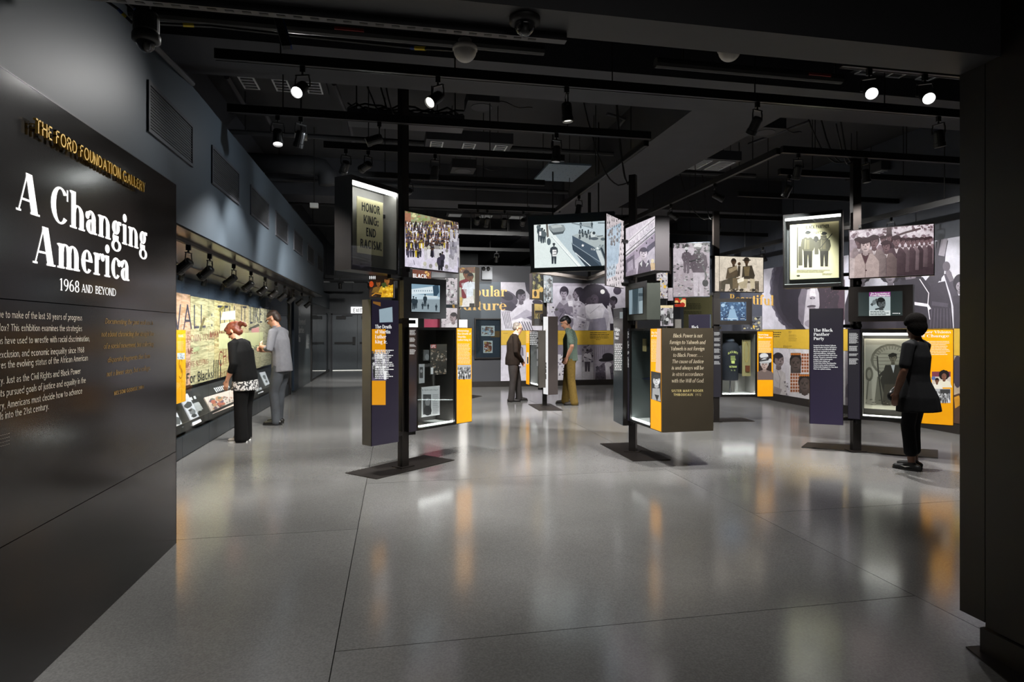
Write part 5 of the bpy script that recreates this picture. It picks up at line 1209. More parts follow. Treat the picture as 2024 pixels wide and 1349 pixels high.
ap.poly([(1734, 745), (1790, 745), (1796, 800), (1728, 800)], I2)
ap.poly([(1750, 722), (1782, 722), (1792, 752), (1786, 776), (1746, 776), (1740, 752)], I1); ap.poly([(1748, 760), (1790, 760), (1796, 800), (1776, 802), (1768, 776), (1760, 802), (1744, 802)], C('#4c463b'))
ap.face(1765, 708, 9, C('#6a6353'), C('#2a261f'), 'beret', dark=C('#2a261f')); ap.poly([(1761, 722), (1769, 722), (1766, 738)], G(205))
ap.line([(1734, 705), (1736, 735), (1744, 800)], 2.6, I1); ap.line([(1790, 725), (1800, 800)], 1.4, I1); ap.line([(1747, 735), (1738, 744)], 5, I1); ap.ell(1718, 740, 8, 14, I2); ap.ell(1718, 740, 4, 9, I3); ap.line([(1716, 754), (1713, 790)], 2.5, I2)
ap.speckle(1709, 790, 1809, 806, 50, [I2, I1, I3], 1.5, 4, 99, .4); ap.build('print', M_print, po)
cables(t5, 3.75, 4, 10)

# ===================== post 2: tall white panel =====================
t2, d2 = totem(1076.5, 803, [(1044.5, 800), (1066, 812.5), (1113, 812), (1088, 799)], 'exhibit post with the tall white text panel between the two men', 3.3, w=.09, ang=-TH)
q = pan(1073.8, 626, 780, 1083.6, 626, 780.4, dL=d2 - .12, k=.985)
def art_white(a):
    a.bg(G(236), G(226)); a.bars(1077, 652, 1080, 2, 4, 1, C('#c9a98a'), seed=1); a.bars(1076, 666, 1081.5, 14, 2.8, .7, G(190), seed=2); a.rect(1075.5, 717, 1080, 750, G(60)); a.speckle(1076, 720, 1080, 748, 16, [G(20), G(150), G(220)], .7, 1.6, 4)
lightbox(t2, q, .22, art_white, side=mat('panel_umber', '#3b3331', rough=.5), rim=.004, m=M_screen); arms(t2, q, (q.z0 + .06, q.z1 - .3), 'L')
q = pan(1074.5, 543.5, 598.5, 1092.6, 544.5, 599, dL=d2 - .15, k=1.0)
def art_pale(a): a.bg(C('#b8bfc4'), C('#9aa3aa')); a.speckle(1075, 545, 1092, 597, 46, [G(100), G(140), G(215), G(70)], 1.2, 3, 21, 2)
lightbox(t2, q, .2, art_pale, side=mat('panel_teal', '#3d474b', rough=.45), rim=.004); arms(t2, q, (q.z1 - .3,), 'L')
q = pan(1051, 541, 593.5, 1073.5, 542.5, 592, dR=d2 - .05, k=1.02)
def art_gold(a):
    a.bg(C('#2b2a2e'), C('#3a3528')); a.speckle(1052, 543, 1073, 575, 26, [C('#8f854f'), C('#5c5836'), C('#b7b07a'), C('#1d1c20')], 1.2, 3.2, 22, 2.2); a.poly([(1052, 574), (1066, 572), (1066, 590), (1052, 590)], C('#e3b766')); a.ell(1058, 581, 3, 6, C('#3a2c1a')); a.ell(1070, 573, 4, 5, C('#e8c06c'))
lightbox(t2, q, .06, art_gold, rim=.004); arms(t2, q, (q.z1 - .2,), 'R')
q = pan(1056, 601, 645, 1072.5, 601, 644, dR=d2 - .05, k=1.02)
def art_gold2(a):
    a.bg(C('#d3b568'), C('#4c4634')); a.rect(1057, 614, 1072, 644, C('#46413a')); r = random.Random(3)
    for i in range(7): a.figure(1058.5 + i * 2, 642, 26, C('#5a4a30'), r.choice([C('#9a8a52'), C('#2b2a2a'), C('#77683c')]), C('#2a2622'))
lightbox(t2, q, .06, art_gold2, rim=.004); arms(t2, q, (q.z0 + .1,), 'R')
q = pan(1040, 653.6, 759.6, 1065.5, 653.6, 767.5, dR=d2 - .25, k=.935)
sA, sB = q.pl.uv(1046.6, 700)[0], q.pl.uv(1063.2, 700)[0]
def ph(a): a.rect(1041, 697, 1045, 720, G(220)); a.rect(1042, 706, 1044.5, 719, G(40))
M_amberpanel(t2, q, 0, sA - .003, art_amber(1040, 1046.6, 651, (), [ph], 23, lines=8, dy=2.2), .2)
opencase(t2, q, sA, sB, .2, M_caseback, led='bottom', fr=.035)
b = bbox_(q, sB + .003, q.L, q.z0, q.z1, -.2, 0).build('text_strip', M_side, t2)
b2 = Art(q.pl.shifted(.008)); b2.bars(1047.5, 656, 1062, 8, 3.4, 1.7, G(215), rag=.1, seed=24); b2.build('glass_lettering', M_screen, t2)
b2 = Art(q.pl.shifted(.008))
for y0, y1 in ((656, 668), (671, 676), (680, 686), (690, 710), (714, 724)): b2.rect(1061.2, y0, 1063.4, y1, G(130))
b2.build('side_caption', M_screen, t2); arms(t2, q, (q.z0 - .03,), 'R')
cables(t2, 3.3, 2, 12)

# ===================== far post behind the HONOR KING post =====================
t6, d6 = totem(905, 786, [(880, 786), (915, 792), (953, 783.8), (920, 780)], 'far exhibit post with the embracing couple photograph, seen past the march photograph', 3.4, ang=-TH)
q = pan(907.6, 530, 607.4, 939, 527, 607, dL=d6 - .1, k=.99)
def art_couple(a):
    a.bg(C('#b8bfa8'), C('#a9a48f')); a.rect(907, 528, 940, 540, C('#7d5f4e')); a.speckle(908, 528, 940, 540, 20, [C('#c39a4a'), C('#3a2a24'), C('#d8d0c0'), C('#8a3a3a')], 1, 2.5, 31)
    a.face(922, 543, 8, C('#7b5138'), C('#1f1512'), shirt=C('#7c2733')); a.poly([(911, 560), (922, 551), (930, 560), (930, 590), (913, 590)], C('#7c2733')); a.line([(914, 560), (918, 572), (924, 584)], 5, C('#b9a9ac')); a.face(930, 548, 7.5, C('#6b452f'), C('#17100e'), 'short', shirt=C('#d9dfe6')); a.poly([(922, 566), (930, 556), (936, 562), (935, 590), (922, 590)], C('#dde5ec')); a.poly([(916, 592), (936, 584), (938, 607), (912, 607)], C('#e4e0dc')); a.rect(928, 600, 938, 607, C('#2a2624')); a.rect(909, 588, 914, 604, C('#c9a75a'))
lightbox(t6, q, .24, art_couple, side=M_side, rim=.006); arms(t6, q, (q.z0 + .08,), 'L')
def art_grey(sd):
    def f(a): a.bg(C('#c2b8bd'), C('#a99fa5')); a.speckle(872, 545, 906, 648, 90, [G(90), G(130), G(200), G(60)], 1.5, 4, sd, 1.4)
    return f
q = pan(880, 550, 603, 904, 549.5, 602, dR=d6 - .06, k=1.0); lightbox(t6, q, .06, art_grey(41), rim=.005); arms(t6, q, (q.z0 + .2,), 'R')
q = pan(872, 609, 650, 904, 608.5, 646, dR=d6 - .06, k=1.02)
def art_woman(a): a.bg(C('#cfc6c9'), C('#b9afb4')); a.speckle(873, 612, 884, 645, 20, [G(120), G(90), G(200)], 1, 2.5, 43); a.face(896, 628, 9, C('#8f7f80'), C('#2a2226'), 'short', -1, shirt=C('#d8d2d4'))
lightbox(t6, q, .06, art_woman, rim=.005); arms(t6, q, (q.z0 + .2,), 'R')
q = pan(907, 632, 760, 924, 632, 760, dL=d6 - .1, k=1.0, z0=.45); textpanel(t6, q, .2, M_white, None)
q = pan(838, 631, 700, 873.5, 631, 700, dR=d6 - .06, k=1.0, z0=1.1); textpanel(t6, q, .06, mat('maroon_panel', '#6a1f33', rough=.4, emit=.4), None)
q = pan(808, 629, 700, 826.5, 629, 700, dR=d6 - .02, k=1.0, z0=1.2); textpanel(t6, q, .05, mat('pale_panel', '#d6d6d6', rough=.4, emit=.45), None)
q = pan(815, 530, 557, 852, 535, 560, dR=d6 - .06, k=1.0)
def art_black(a): a.bg(C('#6b3524'), C('#8a4a22')); a.text('BLACK', 816, 549, 844, 551, 8, G(240), 'sansb'); a.speckle(835, 534, 851, 545, 10, [C('#d08a2a'), C('#e0b060')], 1.5, 3, 44)
lightbox(t6, q, .06, art_black, rim=.005)
def longarm(root, q, z):
    g = root_g[root][0]; a = q.pl.pos(q.L / 2, z, -.03); p = Vector((g.x, g.y, z)); MB().tube([p, a], .018, 6).build('bracket_arm', M_track, root)
for qq_, z in ((q, q.z0 + .1),): longarm(t6, qq_, z)
q = pan(838, 631, 700, 873.5, 631, 700, dR=d6 - .06, k=1.0, z0=1.1); longarm(t6, q, 1.3)
q = pan(808, 629, 700, 826.5, 629, 700, dR=d6 - .02, k=1.0, z0=1.2); longarm(t6, q, 1.35)

# ===================== far post behind the storefront photograph =====================
t7, d7 = totem(1322, 787, [(1296, 787), (1322, 793), (1362, 787), (1340, 782)], 'far exhibit post with small photographs and a red print, seen between the two middle posts', 3.4, ang=-TH)
q = pan(1298, 538, 590, 1320, 540, 592, dL=d7 - .1, k=1.0)
def art_f1(a): a.bg(C('#c9c2c4'), C('#bab2b6')); a.speckle(1298, 538, 1320, 590, 60, [G(60), G(100), G(220), C('#e0bf6a'), C('#5c4c5c')], 1, 3, 51); a.ell(1314, 567, 3, 3.5, C('#e3b64a'))
lightbox(t7, q, .06, art_f1, rim=.005)
q = pan(1320, 568, 594, 1331, 570, 596, dL=d7 - .08, k=1.0); lightbox(t7, q, .05, art_grey(53), rim=.004)
q = pan(1305, 603.5, 645, 1331, 603.5, 645.5, dL=d7 - .1, k=1.0)
def art_f2(a): a.bg(C('#c4bcc2'), C('#b4acb2')); r = random.Random(5); [a.figure(r.uniform(1307, 1330), r.uniform(628, 645), r.uniform(16, 24), G(90), r.choice(GR[1:5]), r.choice(GR[:4])) for _ in range(16)]; a.rect(1305, 604, 1331, 609, C('#e3cfa2'))
lightbox(t7, q, .06, art_f2, rim=.005)
q = pan(1333.5, 589, 607, 1356, 589.5, 607.5, dL=d7 - .02, k=1.0)
def art_f3(a): a.bg(C('#b8341f'), C('#a52d1c')); a.ell(1351, 600, 7, 8, C('#efcf8a')); a.ell(1349, 603, 5, 5, C('#a82a18')); a.ell(1345, 590, 3.5, 3, C('#2f7a44')); a.ell(1337, 598, 4, 4, C('#e3b46a'))
lightbox(t7, q, .06, art_f3, rim=.004)
q = pan(1333.5, 631, 760, 1347, 631, 760, dL=d7 - .02, k=1.0, z0=.5); textpanel(t7, q, .1, M_white, None)
for px_, py_ in ((1309, 570), (1325, 585), (1318, 630), (1345, 600), (1340, 660)):
    g = root_g[t7][0]; z = CAMH + (HYP - py_) / FPX * d7; p = P3(px_, py_, d7 - .05); MB().tube([(g.x, g.y, z), p], .016, 6).build('bracket_arm', M_track, t7)

# ===================== hanging three-sided screen =====================
DH = 9.5
pL, pR = at(1049.5, DH), at(1215, DH - .42)
qh = Pan(); qh.pl = Plane(pL, pR); qh.L = qh.pl.L
zb_ = CAMH + (HYP - 539) / FPX * DH; zt_ = CAMH + (HYP - 429) / FPX * DH
apx = at(1165, DH * 1.15)
hs = empty('hanging_screen', Vector((apx[0], apx[1], zb_)), 'large suspended screen showing a tank in the street and a man with a sign', 'screen')
tl = .045   # front leans forward at the top
A0, B0 = Vector((*pL, 0)), Vector((*pR, 0)); n_ = qh.pl.n; u_ = qh.pl.u
b = MB(); f0 = [A0, B0]; back = [A0 + u_ * .09 - n_ * .1, B0 - n_ * .1]
f1 = [A0 - u_ * .04 + n_ * tl, B0 + n_ * tl]
V = [A0 + UP * zb_, B0 + UP * zb_, B0 - n_ * .1 + UP * zb_, A0 - n_ * .1 + UP * zb_]
T_ = [f1[0] + UP * zt_, f1[1] + UP * zt_, f1[1] - n_ * .1 + UP * zt_, f1[0] - n_ * .1 + UP * zt_]
b.hexa(V + T_); sb = b.build('housing', mat('screen_housing', '#1c2731', rough=.35), hs)
ap3 = Vector((apx[0], apx[1], 0))
mb = MB()
for P0, P1 in ((V[3], ap3 + UP * zb_), (V[2], ap3 + UP * zb_)):
    P0 = Vector((P0.x, P0.y, zb_)); dr = (P1 - P0).normalized(); sd = Vector((-dr.y, dr.x, 0)) * .05
    mb.hexa([P0 - sd, P1 - sd, P1 + sd, P0 + sd] + [x + UP * .05 for x in (P0 - sd, P1 - sd, P1 + sd, P0 + sd)])
mb.build('support_frame', mat('support_grey', '#6d6763', rough=.4), hs)
for p in (V[3].lerp(V[2], .25), V[3].lerp(V[2], .8)): MB().tube([Vector((p.x, p.y, zt_ - .1)), Vector((p.x, p.y, 4.69))], .012, 8).build('suspension_rod', M_rod, hs)
MB().tube([Vector((apx[0], apx[1], zb_)), Vector((apx[0], apx[1], 4.69))], .03, 8).build('suspension_rod', M_rod, hs)
class LeanPlane(Plane):
    def __init__(s, O, u, v): s.A = O; s.u = u; s.v = v; s.n = u.cross(v).normalized(); s.n = s.n if s.n.dot(EYE - O) > 0 else -s.n
    def uv(s, px, py): p = s.hit(px, py); return ((p - s.A).dot(s.u), (p - s.A).dot(s.v))
    def pos(s, a, z, off=0): return s.A + s.u * a + s.v * z + s.n * off
    def hit(s, px, py): r = ray(px, py); return EYE + r * ((s.A - EYE).dot(s.n) / r.dot(s.n))
lv = (T_[0] + UP * 0 - V[0]); lv = (lv - u_ * lv.dot(u_)).normalized()
lp = LeanPlane(V[0], u_, lv)
a = Art(lp, .002); x0, y1 = lp.uv(1057, 530); x1, _ = lp.uv(1209, 526); _, y0 = lp.uv(1057, 444)
a.setclip(lp.uv(1056, 487)[0], lp.uv(1060, 530)[1], lp.uv(1208, 480)[0], lp.uv(1056, 445)[1])
a.bg(C('#dfe7e6'), C('#e3ebe8')); a.poly([(1080, 440), (1210, 430), (1210, 545), (1165, 545), (1100, 468)], C('#b7c6cc')); a.poly([(1062, 440), (1082, 440), (1092, 468), (1146, 528), (1150, 545), (1050, 545)], C('#dce6e4'))
a.line([(1092, 470), (1148, 530)], 3.5, C('#eef4f2')); a.line([(1090, 468), (1143, 528)], .8, C('#8fa0a5'))
a.poly([(1084, 447), (1098, 443), (1114, 445), (1118, 453), (1112, 459), (1094, 461), (1085, 453)], C('#8d9698')); a.poly([(1085, 453), (1094, 460), (1112, 458), (1117, 454), (1113, 462), (1094, 465)], C('#4f585c')); a.poly([(1088, 446), (1108, 444), (1112, 449), (1092, 452)], C('#b4bcbb'))
TK = C('#4a5866'); a.poly([(1131, 466), (1175, 489), (1190, 527), (1166, 527), (1132, 486)], TK); a.poly([(1131, 466), (1150, 460), (1200, 468), (1210, 478), (1175, 489)], C('#aab4b5')); a.poly([(1175, 489), (1205, 480), (1210, 520), (1190, 527)], C('#97a3a6')); a.poly([(1130, 480), (1166, 506), (1188, 528), (1160, 530), (1132, 494)], C('#3b4753')); a.line([(1131, 482), (1186, 518)], 1.4, C('#8b98a2')); a.line([(1137, 500), (1168, 527)], 1.6, C('#dfe7ea')); a.poly([(1178, 496), (1186, 494), (1197, 522), (1190, 526)], C('#c3ccce')); a.poly([(1186, 490), (1190, 489), (1200, 514), (1197, 518)], C('#39434c'))
star = [];
for k in range(10):
    an = PI / 2 + k * PI / 5; rr_ = 3.4 if k % 2 == 0 else 1.5; star.append((1152 + rr_ * math.cos(an), 485.5 - rr_ * math.sin(an)))
a.poly(star, G(240)); a.bars(1168, 491, 1175, 2, 2.2, 1.2, G(210), seed=3)
for x, y in ((1146, 460), (1151, 459), (1157, 462), (1163, 460), (1168, 464), (1160, 468), (1152, 466), (1146, 470), (1166, 471)): a.ell(x, y, 2.4, 3.4, C('#566066')); a.ell(x, y - 4, 1.6, 1.8, C('#2d3439'))
a.ell(1172, 464, 5, 6, C('#c9d2d2')); a.ell(1174, 461, 3, 3, C('#3a4247')); a.ell(1175, 472, 8, 3, C('#59636a')); a.line([(1180, 468), (1192, 466)], 1.3, C('#3c454b')); a.ell(1192, 473, 5, 3, C('#59656b')); a.speckle(1172, 484, 1192, 496, 14, [C('#2f383e'), C('#dfe6e6'), C('#5f6a70')], .8, 2, 8)
for x, y, h in ((1067, 478, 33), (1072, 481, 30), (1076, 480, 26), (1064, 462, 20)): a.figure(x, y, h, C('#3a4247'), C('#5d686c'), C('#39434a')); 
a.rect(1066, 458, 1070, 466, G(235)); a.ell(1085, 478, 4, 7, C('#59646a')); a.poly([(1079, 443), (1083, 443), (1085, 468), (1081, 470)], C('#66625e'))
a.figure(1095, 522, 41, C('#50585c'), C('#3b4249'), C('#333a41'), hat=C('#2a3036'), w=.3); a.rect(1092, 494, 1100, 507, G(238)); a.text('I AM', 1093, 499.5, 1099.5, 499, 3, G(50), 'sansb'); a.text('A MAN', 1092.8, 505, 1099.6, 504.5, 3, G(50), 'sansb')
for x in (1148, 1170): a.figure(x, 452, 14, C('#333b40'), C('#4b555b'), C('#3b444a'))
a.line([(1130, 441), (1172, 451)], 2.5, C('#7d898e')); a.poly([(1150, 441), (1168, 440), (1168, 448), (1152, 447)], C('#9aa5a8')); a.line([(1182, 441), (1204, 441)], 2.4, C('#6b767b'))
a.build('screen_image', printmat('tank_screen', 1.0, .12, grain=.08, gscale=90), sb)
# ------------------------------------------------------------------ wall murals
PA = Plane((xa0, YA - .002), (8.1, YA - .002)); PA.n = Vector((0, -1, 0))
PR = Plane((XR - .002, 20), (XR - .002, 2)); PR.n = Vector((-1, 0, 0))
def board(pl, px0, px1, z0, z1, label, name='mural_panel', cat='mural', m=None, th=.012, grp='photo murals on the walls'):
    s0 = pl.uv(px0, HYP)[0]; s1 = pl.uv(px1, HYP)[0]
    o = MB().pbox(pl, s0 + .003, s1 - .003, z0, z1, .001, th).build(name, m or M_white, None, label, cat, grp)
    a = Art(pl.shifted(th)); a.setclip(s0 + .003, z0, s1 - .003, z1); return o, a
M_goldprint = printmat('gold_print', 0, .45, grain=.03)
LG = C('#c4bfca'); DKM = C('#2b2433'); MD = C('#6f6779')
# ---- far wall
S_(MB().pbox(PA, 0, PA.L, 0, .15, .0, .02), 'baseboard_far', M_jamb)
o, a = board(PA, 842, 989.5, 1.0, 2.85, 'dark slate wall panel with the gold heading Popular Culture', m=M_wall, name='heading_panel', cat='panel', grp=None)
for t_, x0_, y0_, h_ in (('Popular', 906, 586.5, 20), ('Culture', 893, 613.5, 19)):
    mb = Art(PA.shifted(.02)); mb.text(t_, x0_, y0_, 1001.5, y0_ - .2, h_, C('#d9b168'), 'serif'); mb.build('gold_lettering', M_goldprint, o)
o, a = board(PA, 989.5, 1085, 1.535, 2.85, 'black and white mural of a man in white looking back, beside Popular Culture')
a.bg(C('#a9a5ae'), C('#c9c4d0'))
a.poly([(1037, 555), (1090, 555), (1090, 600), (1052, 590), (1040, 575)], C('#3d3a44')); a.ell(1003, 590, 22, 14, C('#4b4653'), 28); a.ell(1002, 586, 13, 8, C('#2e2a36'), 20); a.poly([(990, 600), (1010, 596), (1022, 606), (1012, 616), (990, 612)], C('#3c3745'))
a.poly([(990, 612), (1008, 620), (1030, 600), (1052, 584), (1066, 600), (1085, 606), (1085, 655), (990, 655)], C('#cfcbd6')); a.poly([(1010, 632), (1040, 612), (1062, 622), (1048, 630)], C('#aca7b6')); a.poly([(1000, 640), (1030, 628), (1048, 636), (1010, 650)], C('#e3e0e8')); a.poly([(1040, 628), (1060, 622), (1080, 640), (1062, 640)], C('#6c6678'))
for i in range(5): a.line([(992 + i * 3.4, 616), (1000 + i * 3, 650)], 1.2, C('#57505f')); a.line([(1026 + i * 5, 636), (1034 + i * 5, 655)], 1.6, C('#4d4656'))
a.face(1030, 585, 11.5, C('#6b6470'), C('#211d28'), 'short', 1, dark=C('#2a2630'))
a.ell(1062, 598, 10, 5, C('#3a3542'), 10); a.ell(1072, 616, 12, 6, C('#8f8998'), 20)
a.build('print', M_mural, o)
o, a = board(PA, 1085, 1240, 1.535, 2.85, 'black and white mural of young people with afros behind the green-shirted man')
a.bg(C('#b5b0bd'), C('#c9c5d2')); a.rect(1085, 556, 1240, 566, C('#a29daa'))
a.fuzz(1175, 592, 31, 31, C('#4a4252'), .03, 70, 7); a.fuzz(1175, 592, 30, 30, DKM, .03, 70, 8); a.ell(1158, 583, 14, 13, C('#241e2c')); a.ell(1167, 600, 10, 13, C('#3b3340')); a.face(1176, 592, 12, C('#4b4250'), DKM, 'none', -1, dark=C('#1c1722')); a.ell(1191, 577, 4.5, 4.5, G(225)); a.poly([(1150, 608), (1162, 602), (1190, 600), (1208, 622), (1212, 655), (1158, 655), (1168, 632)], C('#d8d4de')); a.poly([(1196, 610), (1206, 622), (1200, 650), (1190, 655), (1192, 625)], C('#bdb8c6')); a.line([(1166, 620), (1186, 604)], 1, C('#a7a1b0')); a.poly([(1166, 632), (1196, 628), (1200, 655), (1162, 655)], C('#8f8a9b'))
a.ell(1115, 577, 9, 11, DKM); a.face(1114.5, 581, 9, C('#8d8593'), DKM, 'none', 0, dark=C('#2b2531')); a.ell(1114.5, 573, 7, 4.5, DKM)
a.poly([(1094, 616), (1106, 597), (1124, 597), (1132, 608), (1134, 640), (1128, 655), (1102, 655), (1100, 630)], C('#77707f')); a.poly([(1106, 597), (1114, 604), (1124, 597), (1120, 594), (1110, 594)], C('#a8a2b0')); a.line([(1100, 610), (1118, 620), (1134, 624)], 5, C('#6a6373')); a.line([(1104, 630), (1116, 612), (1122, 630)], 1.3, C('#332d3b')); a.rect(1106, 610, 1114, 618, C('#5d5666')); a.line([(1116, 622), (1146, 634)], 3, C('#cfcad6'))
a.ell(1126, 588, 3.5, 5, C('#9a93a0')); a.poly([(1122, 596), (1132, 594), (1132, 606), (1124, 606)], C('#dcd8e2'))
a.ell(1144, 577, 9.5, 8.5, DKM); a.face(1138.5, 583, 8, C('#7a727f'), DKM, 'none', -1.5, dark=C('#29232f')); a.ell(1146, 576, 8, 8, C('#2a2432')); a.poly([(1132, 604), (1144, 594), (1156, 602), (1160, 640), (1156, 655), (1134, 655)], C('#b4aebb')); a.speckle(1134, 600, 1158, 650, 26, [C('#8d8695'), C('#cdc8d4'), C('#77707f')], 1.5, 3.5, 7)
a.line([(1128, 620), (1150, 628), (1172, 636)], 5, C('#9d96a4')); a.line([(1140, 626), (1158, 632)], 3.5, C('#d3ced9'))
a.face(1212, 596, 9, C('#4a424e'), C('#1c1722'), 'short', -1, dark=C('#16121b')); a.poly([(1204, 606), (1214, 612), (1240, 610), (1240, 655), (1206, 655)], C('#2a242f')); a.ell(1220, 575, 8, 8, C('#3b3442')); a.poly([(1200, 604), (1207, 608), (1214, 640), (1206, 640)], C('#d6d2dc'))
a.ell(1096, 640, 8, 7, C('#d0cbd7')); a.speckle(1088, 606, 1102, 620, 8, [G(200), G(90), G(60)], 1.5, 3, 9)
a.build('print', M_mural, o)
o, a = board(PA, 989.5, 1240, 1.135, 1.53, 'mustard yellow text band under the black and white murals on the far wall', name='text_band', cat='panel', m=M_yellow)
a.bars(1166, 657.5, 1204, 4, 3.4, 1.2, C('#4a3a14'), rag=.2, seed=5); a.bars(1178, 671, 1190, 1, 3, 1.2, C('#4a3a14'), seed=6); a.bars(1100, 659, 1114, 8, 2.2, .6, C('#a68a2c'), seed=7); a.bars(995, 659, 1004, 1, 2, 1, C('#6b5720'), seed=8); a.build('print', M_mural, o)
o, a = board(PA, 989.5, 1048, .155, 1.13, 'pale mural of a slim dancer, lower left of the far wall')
a.bg(C('#bfbbc6'), C('#cbc7d2')); a.poly([(1022, 690), (1032, 684), (1034, 700), (1028, 716), (1020, 722)], C('#8a8492')); a.line([(1024, 684), (1033, 688), (1034, 704)], 1.6, C('#4a4452')); a.line([(1022, 720), (1026, 730)], 4, C('#3a3442')); a.ell(1027, 726, 3, 2, C('#4d4654')); a.line([(1022, 724), (1016, 750)], 3.5, C('#77707f')); a.ell(1027, 681, 4, 5, C('#4b4450')); a.build('print', M_mural, o)
o, a = board(PA, 1048, 1150, .155, 1.13, 'pale mural of scattered marchers beneath the yellow band')
a.bg(C('#b9b4c0'), C('#d3cfd9')); a.rect(1100, 682, 1150, 702, C('#8c8594')); a.poly([(1086, 700), (1120, 702), (1116, 752), (1086, 752)], C('#e0dce4')); a.speckle(1090, 702, 1118, 745, 34, [C('#4b4552'), C('#8e8896'), C('#b0aab8')], 1.2, 3.2, 11); a.build('print', M_mural, o)
o, a = board(PA, 1150, 1172.5, .155, 1.13, 'mural of a guitar player standing on a pale ground')
a.bg(C('#867e8c'), C('#d6d2da')); a.speckle(1150, 684, 1173, 715, 60, [C('#5d5566'), C('#a29ba8'), C('#4a4350')], 1.5, 3.5, 12); a.rect(1150, 726, 1173, 754, C('#d0ccd5')); a.figure(1161, 735, 44, C('#5a5260'), C('#d3ced8'), C('#4a4350'), w=.3); a.line([(1154, 706), (1168, 712)], 2, C('#4a4350')); a.ell(1160, 711, 4, 3, C('#b7b1bd')); a.build('print', M_mural, o)
o, a = board(PA, 1172.5, 1240, .155, 1.13, 'mural of a man in a black bowler hat and fur coat')
a.bg(C('#8f8795'), C('#a39caa'))
for i in range(6): a.line([(1174 + i * 4, 683), (1176 + i * 4, 712)], .8, C('#6e6674'))
a.poly([(1176, 754), (1178, 730), (1192, 718), (1222, 722), (1240, 740), (1240, 756), (1176, 756)], C('#5a525f')); a.speckle(1178, 722, 1236, 752, 60, [C('#4a434f'), C('#7b7480'), C('#39333e')], 1.2, 3, 13); a.poly([(1196, 722), (1204, 720), (1208, 752), (1198, 754)], C('#d5d0d8')); a.ell(1203, 716, 8, 9, C('#7e7581')); a.ell(1202, 721, 7, 5, C('#cdc8d0')); a.ell(1202, 706, 12, 8, C('#1f1a23')); a.ell(1200, 711, 17, 4, C('#19151d'), -6); a.build('print', M_mural, o)
# wall case at the left of the far wall, with two framed covers
qs0, qs1 = PA.uv(939.5, HYP)[0], PA.uv(989, HYP)[0]
fw = empty('far_wall_case', PA.pos((qs0 + qs1) / 2, .78, 0), 'dark glazed wall case with two framed covers under the Popular Culture heading', 'display case')
zc0, zc1 = PA.uv(960, 707)[1], PA.uv(960, 632)[1]
MB().pbox(PA, qs0, qs1, zc0, zc1, .013, .02).build('back_lining', mat('far_case_lining', '#2c333f', rough=.5), fw)
f = MB()
for (a0_, a1_, b0_, b1_) in ((qs0, qs1, zc0 - .03, zc0), (qs0, qs1, zc1, zc1 + .03), (qs0 - .03, qs0, zc0 - .03, zc1 + .03), (qs1 - .02, qs1, zc0, zc1)): f.pbox(PA, a0_, a1_, b0_, b1_, .013, .1)
f.build('frame', M_steel, fw); MB().pbox(PA, qs0, qs1 - .02, zc0, zc1, .09, .095).build('glass', M_glassdark, fw)
MB().pbox(PA, PA.uv(970, HYP)[0], qs1 - .02, PA.uv(960, 667)[1], PA.uv(960, 655)[1], .02, .03).build('ochre_panel', mat('ochre_card', '#7a5520', rough=.6), fw)
for nm, x0, x1, y0, y1, cols_, lab in (('photograph', 951, 977, 644.5, 664.5, [C('#8fa5b8'), C('#b59a84'), C('#e3dfda'), C('#7d5a4a')], 'bright framed colour photograph, upper one in the far wall case'), ('magazine', 955, 973, 674, 698, [C('#a3502f'), C('#5d6a34'), C('#c7a25a'), C('#7a3a24')], 'framed colourful magazine cover, lower one in the far wall case')):
    s0, s1 = PA.uv(x0, HYP)[0], PA.uv(x1, HYP)[0]; z0, z1 = PA.uv(960, y1)[1], PA.uv(960, y0)[1]
    ob = MB().pbox(PA, s0, s1, z0, z1, .022, .04).build(nm, M_white, None, lab, nm if nm == 'magazine' else 'photo')
    a = Art(PA.shifted(.04)); a.setclip(s0 + .02, z0 + .02, s1 - .02, z1 - .02); a.bg(C('#d9d5cf')); a.speckle(x0 + 2, y0 + 2, x1 - 2, y1 - 2, 34, cols_, 1.5, 4, 3); a.build('print', M_print, ob)
# electrical box on the wall above
eb = MB().pbox(PA, PA.uv(951, HYP)[0], PA.uv(971.5, HYP)[0], 2.9, 3.24, .013, .16).build('wall_box', mat('grey_box', '#63666a', rough=.4), None, 'grey wall-mounted equipment box above the Popular Culture heading', 'box', bevel=.004)
for dx in (954, 963): 
    p = PA.pos(PA.uv(dx, HYP)[0], 3.2, .17); MB().lathe([(.05, 0), (.05, .06), (.03, .09)], 10, p, (0, -1, -.4)).build('lamp_head', M_black, eb)

# ---- right wall
S_(MB().pbox(PR, 3.5, 17.4, 0, .145, .0, .02), 'baseboard_right_wall', M_jamb)
o, a = board(PR, 1352, 1411, .6, 2.5, 'olive green printed text panel far down the right wall', name='heading_panel', cat='panel', m=mat('olive_panel', '#5d5a3c', rough=.5), grp=None)
a.bars(1352, 600, 1388, 4, 3.2, 1.9, C('#35351f'), rag=.1, seed=15); a.bars(1352, 616, 1388, 2, 3.2, 1.9, C('#35351f'), rag=.1, seed=16); a.build('print', M_mural, o)
o, a = board(PR, 1411, 1507.5, .16, 2.85, 'slate wall panel with the gold heading Black Is Beautiful', name='heading_panel', cat='panel', m=mat('slate_blue_panel', '#4b4e5a', rough=.5), grp=None)
for t_, x0_, y0_, x1_, y1_, h_ in (('Black', 1441, 569, 1480, 561.5, 24), ('Is', 1488, 560, 1508, 556, 30), ('Beautiful', 1442, 598.5, 1530, 604.5, 17)):
    mb = Art(PR.shifted(.02)); mb.text(t_, x0_, y0_, x1_, y1_, h_, C('#dcae5c'), 'serif'); mb.build('gold_lettering', M_goldprint, o)
